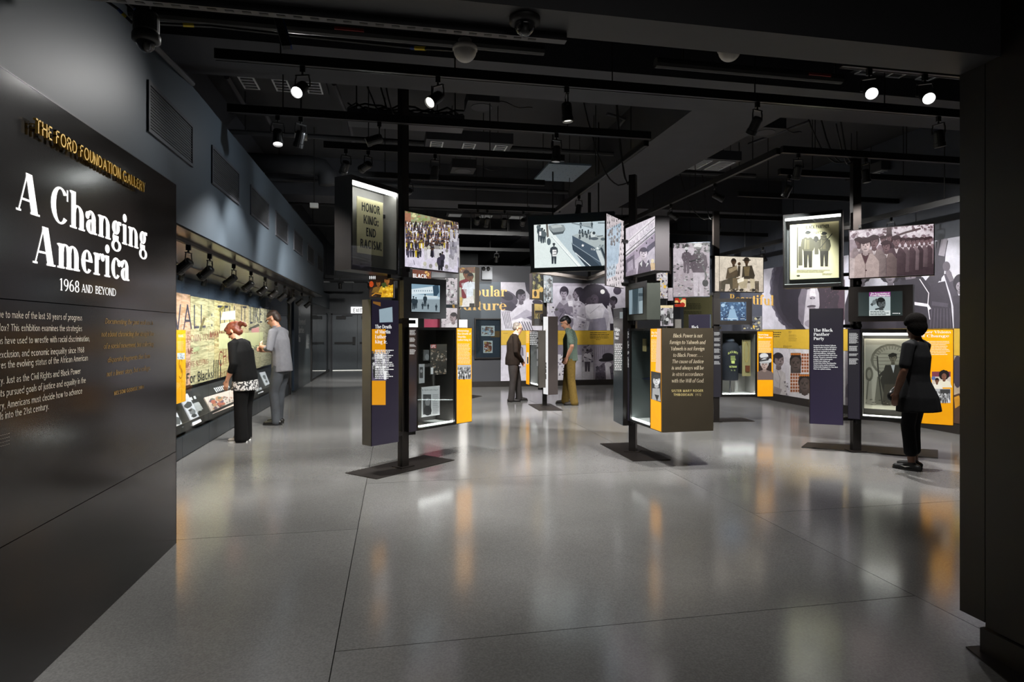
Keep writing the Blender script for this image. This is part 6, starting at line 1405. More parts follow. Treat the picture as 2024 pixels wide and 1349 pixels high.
sp = board(PR, 1470, 1506, 1.45, 1.85, 'small dark photograph under the heading on the right wall', name='wall_photo', cat='photo', th=.03, grp=None)
sp[1].bg(C('#5c6068'), C('#3a3a44')); sp[1].speckle(1470, 628, 1506, 652, 26, [C('#8a8d94'), C('#2a2a32'), C('#b9b08a'), C('#1d1d24')], 1.5, 4, 17); sp[1].ell(1490, 646, 2, 3, C('#e0b84a')); sp[1].build('print', M_mural, sp[0])
o, a = board(PR, 1507.5, 1671, 1.55, 2.89, 'huge mural of a woman with an afro, face half in shadow, on the right wall')
a.bg(C('#b9b6c2'), C('#cfccd8'))
a.fuzz(1592, 570, 70, 94, C('#6a6674'), .03, 120, 1); a.fuzz(1592, 570, 68, 92, C('#4b4754'), .025, 120, 2); a.fuzz(1593, 570, 65, 89, C('#38343f'), .02, 120, 3); a.fuzz(1596, 572, 58, 84, C('#2b2832'), .02, 90, 4); a.fuzz(1640, 590, 34, 74, C('#4e3d49'), .05, 90, 5); a.fuzz(1632, 585, 26, 66, C('#382f39'), .05, 90, 6)
a.poly([(1588, 560), (1610, 556), (1619, 580), (1620, 604), (1612, 640), (1596, 655), (1584, 640), (1579, 610)], C('#b2adb6'))
a.poly([(1578, 590), (1590, 556), (1598, 560), (1592, 600), (1588, 645), (1578, 630)], C('#6e6873')); a.poly([(1604, 562), (1609, 562), (1613, 586), (1602, 590), (1600, 584)], C('#d4cfd6')); a.ell(1606, 589, 5.5, 3.2, C('#8b848e')); a.ell(1603, 590.5, 1.8, 1.2, C('#2b2730')); a.ell(1609.5, 590, 1.2, .9, C('#2b2730'))
a.ell(1604, 606, 9, 2.6, C('#4a434c'), -4); a.ell(1605, 610, 7, 2.6, C('#8a828b'), -3); a.ell(1596, 570, 6, 2.6, C('#3a343d')); a.ell(1612, 567, 4, 2.2, C('#3a343d')); a.line([(1588, 563), (1601, 561)], 2, C('#2b2730')); a.ell(1604, 640, 14, 8, C('#8d8690'))
r = random.Random(8)
a.speckle(1628, 560, 1662, 650, 90, [C('#5a4650'), C('#54424d'), C('#332a34')], .8, 1.8, 4)
a.build('print', M_mural, o)
o, a = board(PR, 1671, 1960, 1.55, 2.89, 'mural of women in black jackets raising fists, right end of the right wall')
a.bg(C('#b9b8c4'), C('#cfced8'))
def striker(x, sc_, armx, army, mir=1):
    a.line([(x + 18 * mir * sc_, 585), (armx - 4 * mir, (585 + army) / 2 + 8), (armx, army)], 20 * sc_, C('#39353f')); a.line([(armx, army + 14), (armx, army)], 12 * sc_, C('#6b656e')); a.ell(armx, army - 5, 7 * sc_, 9 * sc_, C('#5f5862'))
    a.poly([(x - 26 * sc_, 575), (x + 26 * sc_, 570), (x + 36 * sc_, 610), (x + 30 * sc_, 660), (x - 32 * sc_, 660), (x - 36 * sc_, 610)], C('#3b3740'))
    a.face(x, 545, 14 * sc_, C('#6d666f'), C('#1f1b24'), 'afro', dark=C('#2a262e'))
striker(1704, 1, 1690, 500, -1); striker(1760, 1.05, 1780, 480); striker(1800, 1.1, 1860, 478)
a.poly([(1780, 555), (1824, 548), (1842, 570), (1848, 660), (1770, 660)], C('#2f2b35')); a.poly([(1840, 562), (1868, 556), (1880, 600), (1885, 660), (1836, 660)], C('#37323d')); a.line([(1806, 600), (1834, 604), (1838, 612)], 6, C('#cfccd4')); a.line([(1818, 552), (1836, 580), (1834, 604), (1838, 632)], 1.6, C('#d8d5dc')); a.line([(1842, 600), (1874, 604)], 8, C('#4b4652'))
for i in range(7): a.line([(1842 + i * 6, 610), (1838 + i * 7, 660)], 1.4, C('#544e5a'))
a.line([(1852, 555), (1860, 505), (1866, 474)], 17, C('#3a3640')); a.line([(1861, 506), (1868, 468)], 12, C('#8a848e'))
a.line([(1900, 640), (1886, 580), (1873, 540)], 15, C('#46414d')); a.line([(1882, 556), (1873, 536)], 10, C('#6a646e')); a.ell(1871, 527, 7.5, 10, C('#57515b')); a.ell(1898, 560, 14, 18, C('#2b2631')); a.face(1897, 566, 10, C('#8f8892'), C('#2b2631'), 'none', dark=C('#2b2631')); a.poly([(1884, 586), (1930, 580), (1940, 660), (1886, 660)], C('#3d3843')); a.ell(1930, 560, 22, 26, C('#332e39'))
a.build('print', M_mural, o)
o, a = board(PR, 1507.5, 1960, 1.15, 1.545, 'mustard yellow text band along the right wall', name='text_band', cat='panel', m=M_yellow)
a.bars(1520, 657, 1545, 3, 4, 1.4, C('#4a3a14'), rag=.2, seed=18); a.bars(1559, 655, 1566, 2, 2.6, 1.2, C('#4a3a14'), seed=19); a.bars(1559, 662, 1577, 6, 2.4, .8, C('#8d7426'), seed=20); a.text('Di', 1548, 689, 1558, 690, 6, C('#a58a2e'), 'serif'); a.bars(1548, 684, 1566, 2, 2.4, .9, C('#8d7426'), seed=21); a.build('print', M_mural, o)
o, a = board(PR, 1507.5, 1562, .155, 1.145, 'mural of a smiling man in an open white shirt, lower right wall')
a.bg(C('#c7c2c9'), C('#bdb8bf')); a.poly([(1522, 786), (1526, 738), (1538, 728), (1552, 738), (1557, 786)], C('#b3adae')); a.face(1539, 712, 13, C('#76696a'), C('#29242a'), 'short', 1, dark=C('#241f22')); a.line([(1536, 732), (1542, 748), (1540, 775)], 1.2, C('#8d8688')); a.poly([(1530, 764), (1546, 770), (1540, 786), (1528, 784)], C('#8f8789')); a.speckle(1550, 755, 1560, 790, 16, [C('#6d676c'), C('#938d92')], 1, 2.4, 22); a.build('print', M_mural, o)
o, a = board(PR, 1562, 1672, .155, 1.145, 'mural with mask heads framed by orange patterned squares on the lower right wall')
a.bg(C('#cac7ca'), C('#c2bfc2'))
for (x0, y0, x1, y1, kind) in ((1563, 698, 1583, 738, 'm'), (1584, 699, 1604, 737, 'p'), (1562, 738, 1582, 776, 'p'), (1580, 740, 1602, 778, 'm')):
    if kind == 'p':
        a.rect(x0, y0, x1, y1, C('#b9b1ae'))
        for i in range(4):
            for j in range(6): a.ell(x0 + 2.5 + i * 5, y0 + 3 + j * 6.4, 2.1, 2.6, C('#a35a24')); a.ell(x0 + 2.5 + i * 5, y0 + 3 + j * 6.4, .9, 1.1, C('#3a2416'))
    else:
        a.rect(x0, y0, x1, y1, C('#3b3432')); a.face((x0 + x1) / 2, (y0 + y1) / 2, 15, C('#4b403c'), C('#1c1716'), 'none', dark=C('#161210'))
        for i in range(5): a.ell(x0 + 2 + i * 4.2, y0 + 2.4, 2, 2.2, C('#b56a24'))
a.poly([(1606, 702), (1660, 710), (1660, 800), (1606, 785)], C('#a39c9e')); a.face(1632, 735, 14, C('#6d6264'), C('#29242a'), 'afro'); a.build('print', M_mural, o)
o, a = board(PR, 1672, 1960, .155, 1.145, 'mural of seated people in dark clothes behind the visitor in black')
a.bg(C('#8d868c'), C('#6d666c'))
for x, y, r_, c in ((1700, 735, 16, '#4a434b'), (1760, 740, 18, '#3d3740'), (1815, 735, 18, '#544d55')): a.face(x, y, r_, C('#6d6468'), C('#241f25'), 'afro', shirt=C(c))
a.rect(1880, 700, 1960, 850, C('#b3a18c')); a.ell(1893, 735, 10, 32, C('#3b3240')); a.poly([(1884, 782), (1896, 778), (1906, 790), (1904, 850), (1880, 850)], C('#4a3428')); a.poly([(1886, 786), (1896, 782), (1900, 800), (1888, 808)], C('#c48a22')); a.build('print', M_mural, o)
# ------------------------------------------------------------------ ceiling: tracks, spotlights, services
ZT = 3.6
DUCTS = ((-.6, 4.3, .5), (6.4, 4.25, .6))
def track(A, B, label, z=ZT, top=4.7, grp='ceiling lighting tracks', hang=True, h=.075, w=.055, step=1.6):
    A = Vector((A[0], A[1], z)); B = Vector((B[0], B[1], z)); d = (B - A); L = d.length; u = d.normalized(); v = Vector((-u.y, u.x, 0)) * w / 2
    r = empty('lighting_track', (A + B) / 2, label, 'track', grp)
    q = [A - v, B - v, B + v, A + v]; MB().hexa([p - UP * 0 for p in q] + [p + UP * h for p in q]).build('rail', M_track, r)
    for sg in (-1, 1):
        q = [A + v * sg * .75 - v * .12, B + v * sg * .75 - v * .12, B + v * sg * .75 + v * .12, A + v * sg * .75 + v * .12]
        MB().hexa([p - UP * .004 for p in q] + [p for p in q]).build('lower_lip', M_galv, r)
    if hang:
        n = max(2, int(L / step) + 1)
        for k in range(n):
            p = A + u * (L * (k + .35) / n)
            zt = top
            if 5.55 < p.y < 6.35 or 11.6 < p.y < 12.3 or (3.3 < p.x < 4.42 and p.y > 6.35): zt = min(top, 4.0)
            for dx_, dz_, dw_ in DUCTS:
                if abs(p.x - dx_) < dw_ / 2 + .04 and (6.5 < p.y < 11.5 or 12.4 < p.y < 23.5): zt = min(zt, dz_ - .002)
            MB().tube([p + UP * h, Vector((p.x, p.y, zt))], .006, 6).build('hanger_rod', M_rod, r)
    return r
def xtrack(px0, py0, px1, label, z=ZT, **k):
    a = onz(px0, py0, z); y = a.y; b = onY(px1, py0, y); return track((a.x, y), (b.x, y), label, z, **k), y
_, y1 = xtrack(425, 117, 1903, 'nearest black lighting track across the whole gallery ceiling')
_, y2 = xtrack(450, 222, 1285, 'second black lighting track from the entrance, left half of ceiling')
_, y3 = xtrack(640, 293, 1115, 'third black lighting track above the HONOR KING post')
_, y4 = xtrack(690, 349, 1076, 'fourth black lighting track behind the HONOR KING post top')
_, yr1 = xtrack(1545, 302, 1903, 'lighting track over the right side, first beyond the wide cross track')
_, yr2 = xtrack(1540, 345, 1896, 'lighting track over the right side above the poster vitrine')
_, yr3 = xtrack(1458, 388, 1785, 'lighting track over the right side behind the poster vitrine')
_, yf1 = xtrack(905, 413, 1107, 'far lighting track above the tank screen')
_, yf2 = xtrack(905, 462, 1050, 'far lighting track above the embracing couple photograph')
_, yf3 = xtrack(1320, 428, 1560, 'far lighting track above the soldier photograph')
_, yf4 = xtrack(1320, 462, 1560, 'farther lighting track above the soldier photograph')
_, yf5 = xtrack(820, 492, 1338, 'farthest lighting track in front of the murals')
a = onz(1285, 283, ZT); track((a.x, a.y + .1), (a.x, yf1), 'lengthwise lighting track beside the wide ceiling beam, left one')
XLT = a.x
a = onz(1545, 302, ZT); track((a.x, a.y + .06), (a.x, yf5 - .1), 'lengthwise lighting track right of the wide ceiling beam')
XRT = a.x
track((7.25, 3.2), (7.25, 15.8), 'lighting track running along the right mural wall', 3.2)
track((-1.8, 4.85), (-1.8, 14.4), 'lighting track under the soffit in front of the wall case', 2.272, top=2.3, h=.028, w=.03, hang=False)
track((-1.95, 5.4), (-1.95, 14.4), 'steel strut running along the top of the left wall', 3.482, h=.05, w=.09, top=3.56, hang=False)

lens_m = {}
HM = None
def head_meshes(s=1.0):
    m = MB(); m.smooth = False
    m.lathe([(.030, .03), (.042, .02), (.045, 0), (.045, -.09), (.050, -.095), (.050, -.13), (.044, -.135), (.044, -.115)], 16); hm = m.mesh('spot_housing'); hm.materials.append(M_track)
    m = MB(); m.lathe([(.043, -.116), (.043, -.112)], 16); lm = m.mesh('spot_lens')
    m = MB(); m.box((-.02, -.012, -.05), (.02, .012, 0)); m.tube([(0, 0, -.05), (0, 0, -.075)], .009, 8); am = m.mesh('spot_adapter'); am.materials.append(M_track)
    m = MB(); m.tube([(-.05, 0, .09), (-.06, 0, .05), (-.06, 0, 0)], .006, 5); m.tube([(.05, 0, .09), (.06, 0, .05), (.06, 0, 0)], .006, 5); m.box((-.056, -.01, .084), (.056, .01, .094)); m.tube([(-.062, 0, 0), (.062, 0, 0)], .008, 6); ym = m.mesh('spot_yoke'); ym.materials.append(M_track)
    return hm, lm, am, ym
HMESH = head_meshes()
NSPOT = [0]
def spot(loc, target, label, power=0, cone=60, lens='dim', grp='ceiling track spotlights', scale=1.0, blend=.6, col=(1, .985, .96)):
    loc = Vector(loc); r = empty('track_spotlight', loc, label, 'spotlight', grp)
    hm, lm, am, ym = HMESH
    ad = bpy.data.objects.new('track_adapter', am); reg(ad, r, loc)
    c = loc - UP * .165 * scale
    dr = (Vector(target) - c).normalized()
    yaw = math.atan2(dr.y, dr.x) - PI / 2
    yo = bpy.data.objects.new('yoke', ym); reg(yo, r, c); yo.rotation_euler = (0, 0, yaw); yo.scale = (scale,) * 3
    ho = bpy.data.objects.new('housing', hm); reg(ho, r, c); q = Vector((0, 0, -1)).rotation_difference(dr); ho.rotation_mode = 'QUATERNION'; ho.rotation_quaternion = q; ho.scale = (scale,) * 3
    le = bpy.data.objects.new('lens', lm); COL.objects.link(le); le.parent = ho; 
    le.data = lm if lens == 'dim' else LENS2
    if power:
        l = bpy.data.lights.new('spot_lamp', 'SPOT'); l.energy = power; l.spot_size = math.radians(cone); l.spot_blend = blend; l.shadow_soft_size = .035; l.color = col
        lo = bpy.data.objects.new('spot_lamp', l); p = c + dr * (.14 * scale); reg(lo, r, p); lo.rotation_mode = 'QUATERNION'; lo.rotation_quaternion = q
    return r
LENS2 = HMESH[1].copy(); HMESH[1].materials.append(M_lensdim); LENS2.materials.append(M_lens)
def on_track(px, py, z, y=None, x=None):
    p = onz(px, py, z) if y is None and x is None else (onY(px, py, y) if x is None else onX(px, py, x)); return (p.x, p.y if y is None else y, z) if x is None else (x, p.y, z)
FP = 400
spot(on_track(598, 130, ZT, y1), (-1.5, 2.4, 1.2), 'bright spotlight on the nearest track, at its left end by the louvres', 40, 110, 'hot', blend=1)
spot(on_track(1120, 190, ZT, y1), (1.7, 5.0, 0), 'spotlight on the nearest track, above the middle of the floor', FP * .6, 80)
spot(on_track(1497, 215, ZT, y1), (2.75, 6.75, .95), 'spotlight on the nearest track, in front of the wide beam', 420, 60)
spot(on_track(1855, 245, ZT, y1), (5.9, 5.2, 0), 'spotlight on the nearest track, beside the entrance jamb', FP * .7, 80)
spot((.35, y1, ZT), (-1.5, 3.1, 1.35), 'added spotlight on the nearest track turned to the title panel text', 330, 42, blend=.8)  # extra head, put in to brighten the title panel lettering
spot(on_track(549, 240, ZT, y2), (-.9, 5.2, 0), 'spotlight on the second track, near the left wall', FP, 85, 'hot')
spot(on_track(1100, 275, ZT, y2), (1.6, 6.6, 0), 'spotlight on the second track, above the tank screen', FP, 85, 'hot')
spot(on_track(860, 300, ZT, y3), (.2, 8.2, 0), 'added spotlight on the third track, right of the HONOR KING post', FP, 85)  # extra head, added for light on the floor
spot(on_track(1578, 304, ZT, yr1), (5.0, 8.2, 0), 'spotlight on the right-hand tracks, left of the poster vitrine', FP, 85)
spot(on_track(1711, 312, ZT, yr1), (6.0, 6.4, 0), 'spotlight on the right-hand tracks, over the poster vitrine', FP, 85)
spot(on_track(963, 413, ZT, yf1), (1.0, 12.3, 0), 'far spotlight left of the tank screen, left of a pair', FP, 85)
spot(on_track(997, 413, ZT, yf1), (2.0, 12.6, 0), 'far spotlight left of the tank screen, right of a pair', FP, 85)
spot(on_track(1421, 412, ZT, yf3), (5.2, 11.4, 0), 'far spotlight above the soldier photograph', FP, 85, 'hot')
spot((XLT, 9.0, ZT), (2.6, 9.8, 0), 'added spotlight hidden behind the storefront photograph', FP, 85)  # unseen head, put in to light the middle of the floor
spot(on_track(1560, 345, ZT, yr2), (4.4, 9.4, 0), 'spotlight hanging at the left end of the track above the poster vitrine', FP, 85)
for k, x in enumerate((1.2, 2.6, 4.4, 6.0)):
    spot((x, yf5, ZT), (x, YA, 1.5), 'small added far spotlight washing the murals, %s of four' % ('leftmost', 'second', 'third', 'rightmost')[k], 45, 110, 'dim', 'mural spotlights')  # heads added close to the far wall to light its murals
for k, y in enumerate((4.6, 6.2, 7.8, 9.4, 11.0, 12.6)):
    spot((7.25, y, 3.2), (XR, y + .2, 1.45), 'spotlight on the wall track aimed at the right mural, %s from the entrance' % ('first', 'second', 'third', 'fourth', 'fifth', 'sixth')[k], 22, 130, 'dim', 'mural spotlights')  # row filled out with extra heads to light the mural
for k, (tx, ty, tgt) in enumerate(((XRT, 7.9, (XR, 6.6, 1.3)), (XRT, 9.3, (XR, 9.0, 1.3)), (XRT, 10.8, (XR, 11.5, 1.3)), (XRT, 12.4, (XR, 14.2, 1.4)))):
    spot((tx, ty, ZT), tgt, 'added spotlight on track right of the beam facing the right mural, %s from the entrance' % ('first', 'second', 'third', 'fourth')[k], 400, 75, 'dim', 'mural spotlights', blend=.9)  # added from farther off to light the right mural evenly
for k, (tx, tgt) in enumerate(((1.4, (1.3, YA, 1.3)), (2.2, (3.0, YA, 1.3)))):
    spot((tx, yf1, ZT), tgt, ('added spotlight facing the far murals, left one', 'added spotlight facing the far murals, right one')[k], 680, 70, 'dim', 'mural spotlights', blend=.9)  # extra heads that even out the light on the far murals
spot((-.55, y3, ZT), (-1.7, 9.6, .9), 'added spotlight on left end of the third track turned to the visitors at the case', 300, 80)  # added to light the visitors from the camera side
spot((-.4, y4, ZT), (-1.7, 11.5, 0), 'added spotlight on the left end of the fourth track over the case walkway', 420, 85)  # extra head, brightens the floor by the wall case
spot((-.9, y2, ZT), (-1.9, 7.4, 0), 'added spotlight on the left end of the second track over the case walkway', 210, 80)  # another added head for the walkway floor
for k, (px, py) in enumerate(((372.6, 493), (414.6, 510), (462.3, 528), (496.4, 542), (524.4, 553.5), (545.5, 563.4), (562.9, 570), (580.6, 577), (596.7, 582), (612, 589))):
    y = onX(px, py, -1.8).y
    spot((-1.8, y, 2.272), (-2.8, y + .15, 1.25), 'black spotlight under the soffit, %s from the title panel, aimed into the wall case' % ('first', 'second', 'third', 'fourth', 'fifth', 'sixth', 'seventh', 'eighth', 'ninth', 'tenth')[k], 85 if y < 15 else 30, 110, 'dim', 'soffit spotlights', .95)
for k, (tx, ty, x, y, zz_, pw) in enumerate(((-.15, y2, XW, 6.2, 2.9, 26), (-.3, y3, XW, 8.6, 2.9, 28), (.2, y4, XW, 11.5, 2.9, 36))):
    spot((tx, ty, ZT), (x, y, zz_), ('added spotlight turned to the upper left wall, on the second track', 'added spotlight turned to the upper left wall, on the third track', 'added spotlight turned to the upper left wall, on the fourth track')[k], pw, 120, blend=1, col=(.85, .93, 1))  # wash heads added to lift the upper left wall
# corridor spots added near the exit doors, to brighten the floor there
a = onz(693, 505, 3.0)
track((-1.9, 17.6), (-.3, 17.6), 'short lighting track in the corridor before the exit doors', 3.0)
spot((-1.5, 17.6, 3.0), (-1.5, 18.6, 0), 'added spotlight in the corridor, left of a pair', 260, 75)
spot((-.7, 17.6, 3.0), (-1.0, 21.5, 0), 'added spotlight in the corridor, right of a pair', 320, 75)
# two bare lamps glaring toward the entrance
zz = 3.42
tr = onz(1718, 137, zz + .17); trk = track((tr.x - .25, tr.y), (tr.x + .95, tr.y), 'short lighting track just beyond the entrance header on the right', zz + .17)
for px, py, lab in ((1718, 143, 'glaring spotlight beyond the header, left of the bright pair'), (1828, 153, 'glaring spotlight beyond the header, right of the bright pair')):
    p = onY(px, py, tr.y)
    spot((p.x, tr.y, zz + .17), (1.3 + (px - 1718) * .006, .4, 0.6), lab, 80, 70, 'hot')

# louvred troffers
def troffer(px, py, z, n, cw, gap, label, ang=0, ch=None, housing=False, rows=4):
    c = onz(px, py, z); r = empty('louvre_fixture', c, label, 'ceiling light', 'louvred ceiling fixtures')
    tot = n * cw + (n - 1) * gap; ch = ch or cw * 1.1
    MB().box((c.x - tot / 2 - .06, c.y - ch / 2 - .06, z), (c.x + tot / 2 + .06, c.y + ch / 2 + .06, z + (.14 if housing else .05))).build('housing', M_beam if housing else M_ceil, r)
    if z + .14 < 4.6:
        for sx in (-1, 1): MB().tube([(c.x + sx * tot * .4, c.y, z + .05), (c.x + sx * tot * .4, c.y, 4.7)], .006, 5).build('hanger_rod', M_rod, r)
    for k in range(n):
        x0 = c.x - tot / 2 + k * (cw + gap); y0 = c.y - ch / 2
        mb = MB(); t = .016; zz_ = z - .012
        for xx in (x0, x0 + cw - t): MB().box((xx, y0, zz_), (xx + t, y0 + ch, z)).build('louvre_frame', M_louvre, r)
        for j in range(rows + 1):
            yy = y0 + (ch - t) * j / rows; MB().box((x0 + t, yy, zz_), (x0 + cw - t, yy + t, z)).build('louvre_blade', M_louvre, r)
troffer(557, 168, 4.3, 3, .17, .18, 'louvred ceiling fixture with three grids at upper left by the bright spotlight', ch=.34, rows=4)
troffer(925, 292, 4.0, 3, .17, .26, 'louvred box fixture with three grids above the march photograph', housing=True, ch=.42, rows=5)
troffer(1036, 70, 4.3, 2, .17, .28, 'louvred ceiling fixture half hidden by the header near the dome camera', ch=.16, rows=2)
troffer(1778, 144, 4.2, 3, .17, .2, 'louvred ceiling fixture beside the glaring spotlights', ch=.2, rows=1)
troffer(1400, 326, 4.1, 2, .26, .12, 'louvred fixture right of the wide ceiling beam', housing=True, ch=.5, rows=8)
troffer(1765, 350, 4.2, 3, .22, .22, 'louvred fixture with three long grids above the right mural', ch=.7, housing=True, rows=9)
troffer(960, 428, 4.3, 3, .3, .45, 'far louvred fixture above the embracing couple photograph', ch=.3)
troffer(690, 558, 3.1, 3, .3, .45, 'far louvred fixture over the corridor', ch=.4)
# cable tray with cables
c0 = onz(686, 225, 4.1); c1 = onY(918, 240, c0.y)
tray = empty('cable_tray', (c0 + c1) / 2, 'grey cable tray with loose cables above the second track', 'cable tray')
MB().box((c0.x, c0.y, 4.06), (c1.x, c0.y + .015, 4.17)).box((c0.x, c0.y + .3, 4.06), (c1.x, c0.y + .315, 4.17)).box((c0.x, c0.y, 4.05), (c1.x, c0.y + .315, 4.062)).build('tray', M_galv, tray)
for x in (c0.x + .1, c1.x - .1):
    MB().tube([(x, c0.y + .15, 4.06), (x, c0.y + .15, 4.7)], .008, 6).build('hanger_rod', M_rod, tray)
r_ = random.Random(6)
for k in range(7):
    pts = [Vector((c0.x + (c1.x - c0.x) * i / 14, c0.y + .06 + .18 * r_.random(), 4.08 + .02 * k + .1 * abs(math.sin(i * .7 + k)))) for i in range(15)]
    MB().tube(pts, .012, 6).build('cable', M_cable, tray)
# speaker boxes with round grilles
for px, py, z, lab in ((952, 212, 4.25, 'square black ceiling loudspeaker right of the cable tray'), (915, 338, 4.1, 'square black ceiling loudspeaker behind the louvred box'), (1512, 262, 4.2, 'square ceiling loudspeaker with round grille right of the beam')):
    c = onz(px, py, z); s_ = MB().box((c.x - .19, c.y - .19, z), (c.x + .19, c.y + .19, z + .14)).build('loudspeaker', M_ceil, None, lab, 'loudspeaker', 'ceiling loudspeakers')
    MB().lathe([(.13, -.006), (.13, 0)], 20, (c.x, c.y, z)).build('grille', M_beam, s_)
    for dx in (-.12, .12): MB().tube([(c.x + dx, c.y, z + .14), (c.x + dx, c.y, 4.7)], .006, 5).build('hanger_rod', M_rod, s_)
    pts = [Vector((c.x + .19 + .06 * i, c.y + .02 * i, z + .08 + .02 * math.sin(i))) for i in range(9)]; MB().tube(pts, .008, 5).build('cable', M_cable, s_)
# perforated grey panel
c = onz(1110, 343, 4.0); pnl = MB().box((c.x - .33, c.y - .5, 4.0), (c.x + .33, c.y + .5, 4.03)).build('ceiling_panel', mat('perforated_grey', '#6d7f8c', rough=.5, var=.1, scale=40), None, 'blue-grey perforated ceiling panel above the tank screen', 'panel')
for i in range(5):
    for j in range(6): MB().lathe([(.008, -.001), (.008, 0)], 6, (c.x - .26 + i * .13, c.y - .42 + j * .17, 4.0)).build('perforation', M_black, pnl)
for dx in (-.3, .3): MB().tube([(c.x + dx, c.y, 4.03), (c.x + dx, c.y, 4.7)], .006, 5).build('hanger_rod', M_rod, pnl)
# ducts and conduits
def pipe(name, pts, r, m, label, cat='pipe', grp='pipes and conduits under the ceiling', n=8): return MB().tube(pts, r, n).build(name, m, None, label, cat, grp)
c = onz(625, 330, 4.1)
mb = MB(); mb.smooth = True; e0 = Vector((-2.29, c.y + .3, 4.2)); e1 = c.x + .15
mb.tube([e0, (e1 - .3, e0.y, 4.2), (e1 - .1, e0.y, 4.17), (e1 - .02, e0.y, 4.06), (e1, e0.y, 3.9)], .15, 16); mb.build('air_duct', M_ceil, None, 'round black duct elbow near the top of the left wall', 'duct')
pipe('conduit', [onz(448, 152, 4.45), onz(480, 205, 4.45), onz(525, 225, 4.45), onz(545, 270, 4.45)], .03, M_beam, 'bent conduit above the left wall, behind the louvres')
pipe('conduit', [onz(300, 85, 3.35), onz(380, 165, 3.5)], .022, M_beam, 'conduit along the wall top beside the left camera')
pipe('conduit', [onz(660, 165, 4.4), onz(690, 240, 4.4), onz(700, 290, 4.4)], .03, M_beam, 'steel conduit left of the cable tray')
pipe('conduit', [onz(1200, 225, 4.5), onz(1235, 235, 4.5), onz(1215, 262, 4.5), onz(1100, 250, 4.5)], .02, M_beam, 'thin looping conduit left of the wide beam')
pipe('conduit', [onz(1480, 285, 4.3), onz(1600, 240, 4.3)], .02, M_beam, 'slanting conduit right of the beam')
def sprinkler(x0, x1, yy, z, label):
    r = empty('sprinkler_pipe', ((x0 + x1) / 2, yy, z), label, 'pipe', 'pipes and conduits under the ceiling')
    MB().tube([(x0, yy, z), (x1, yy, z)], .035, 8).build('pipe', M_ceil, r)
    for x in (x0 + .25, (x0 + x1) / 2 + .3, x1 - .3): MB().tube([(x, yy, z), (x, yy, 4.7)], .007, 5).build('hanger_rod', M_rod, r)
for k, (yy, z) in enumerate(((8.6, 4.15), (11.0, 4.12), (13.0, 4.12), (15.4, 4.1))):
    od = ('first', 'second', 'third', 'fourth')[k]
    sprinkler(-2.2, 3.2, yy, z, 'black sprinkler pipe across the left half of the ceiling, %s from the entrance' % od)
    sprinkler(4.5, 6.02, yy + .75, z, 'black sprinkler pipe across the right half of the ceiling, %s from the entrance' % od)
for k, (x, z, w_) in enumerate(((-.6, 4.3, .5), (6.4, 4.25, .6))):
    d_ = MB().box((x - w_ / 2, 12.4, z), (x + w_ / 2, 23.5, z + .32)).build('rectangular_duct', M_ceil, None, ('rectangular black duct over the left half of the ceiling', 'rectangular black duct over the right half of the ceiling')[k], 'duct')
    for yy in (13.2, 16, 19): MB().box((x - w_ / 2 - .03, yy, z - .03), (x + w_ / 2 + .03, yy + .04, z)).build('duct_strap', M_galv, d_)
# slotted channel along the header, drop hanger, cameras and detectors
hd = empty('slotted_channel', (0.6, 2.52, 2.9), 'slotted steel channel along the back of the entrance header', 'channel')
za = 2.735
xe_ = onY(1118, 70, 2.47).x; mb = MB().box((-1.55, 2.45, za - .016), (xe_, 2.487, 2.7499)); mb.build('channel', M_galv, hd)
for k in range(int((xe_ + 1.45) / .062)): MB().box((-1.5 + k * .062, 2.462, za - .0175), (-1.468 + k * .062, 2.475, za - .016)).build('slot', M_black, hd)
pa_, pb_ = P3(544, 18, 3.32), P3(566, 94, 3.1); ax_ = (pb_ - pa_).normalized(); sx_ = Vector((1, 0, 0)); sx_ = (sx_ - ax_ * sx_.dot(ax_)).normalized(); ny_ = ax_.cross(sx_)
def obox(mb, a, b, wx, wy, ox=0, oy=0):
    q = [a + sx_ * (ox + i_ * wx / 2) + ny_ * (oy + j_ * wy / 2) for i_, j_ in ((-1, -1), (1, -1), (1, 1), (-1, 1))]; return mb.hexa(q + [p + (b - a) for p in q])
dr = obox(MB(), pa_, pb_, .04, .02).build('hanger_bracket', M_galv, None, 'perforated hanger bracket with a blue edge below the header at upper left', 'bracket')
obox(MB(), pa_, pb_, .008, .022, .0245).build('blue_edge', M_blue, dr)
for k in range(6):
    c_ = pa_.lerp(pb_, .1 + k * .15); obox(MB(), c_, c_ + ax_ * .012, .016, .023).build('slot', M_black, dr)
MB().tube([pa_, Vector((pa_.x, pa_.y, 4.7))], .006, 6).build('hanger_rod', M_rod, dr)
def domecam(px, py, d, s, label, up, name='dome_camera', tilt=(0, 0, 1)):
    c = P3(px, py, d); r = empty(name, c, label, 'camera')
    m = MB(); m.smooth = True; m.lathe([(.9 * s, .75 * s), (1.0 * s, .5 * s), (1.0 * s, .1 * s), (.72 * s, 0)], 24, c); m.build('housing', M_black, r)
    m = MB(); m.smooth = True; m.lathe([(.01 * s, -.74 * s), (.3 * s, -.68 * s), (.52 * s, -.5 * s), (.66 * s, -.22 * s), (.70 * s, .02 * s)], 24, c); m.build('dome', M_dome, r)
    m = MB(); m.smooth = True; m.lathe([(.2 * s, -.55 * s), (.28 * s, -.45 * s), (.3 * s, -.1 * s)], 12, c); m.build('lens_barrel', M_black, r)
    if up: MB().tube([c + UP * .7 * s, c + UP * up], .35 * s, 10).build('mount', M_black, r)
    return r
domecam(1037, 48, 2.42, .062, 'black dome security camera under the entrance header', 2.75 - P3(1037, 48, 2.42).z)
pc = domecam(289, 84, 3.2, .068, 'black hanging security camera beside the left wall', 1.6)
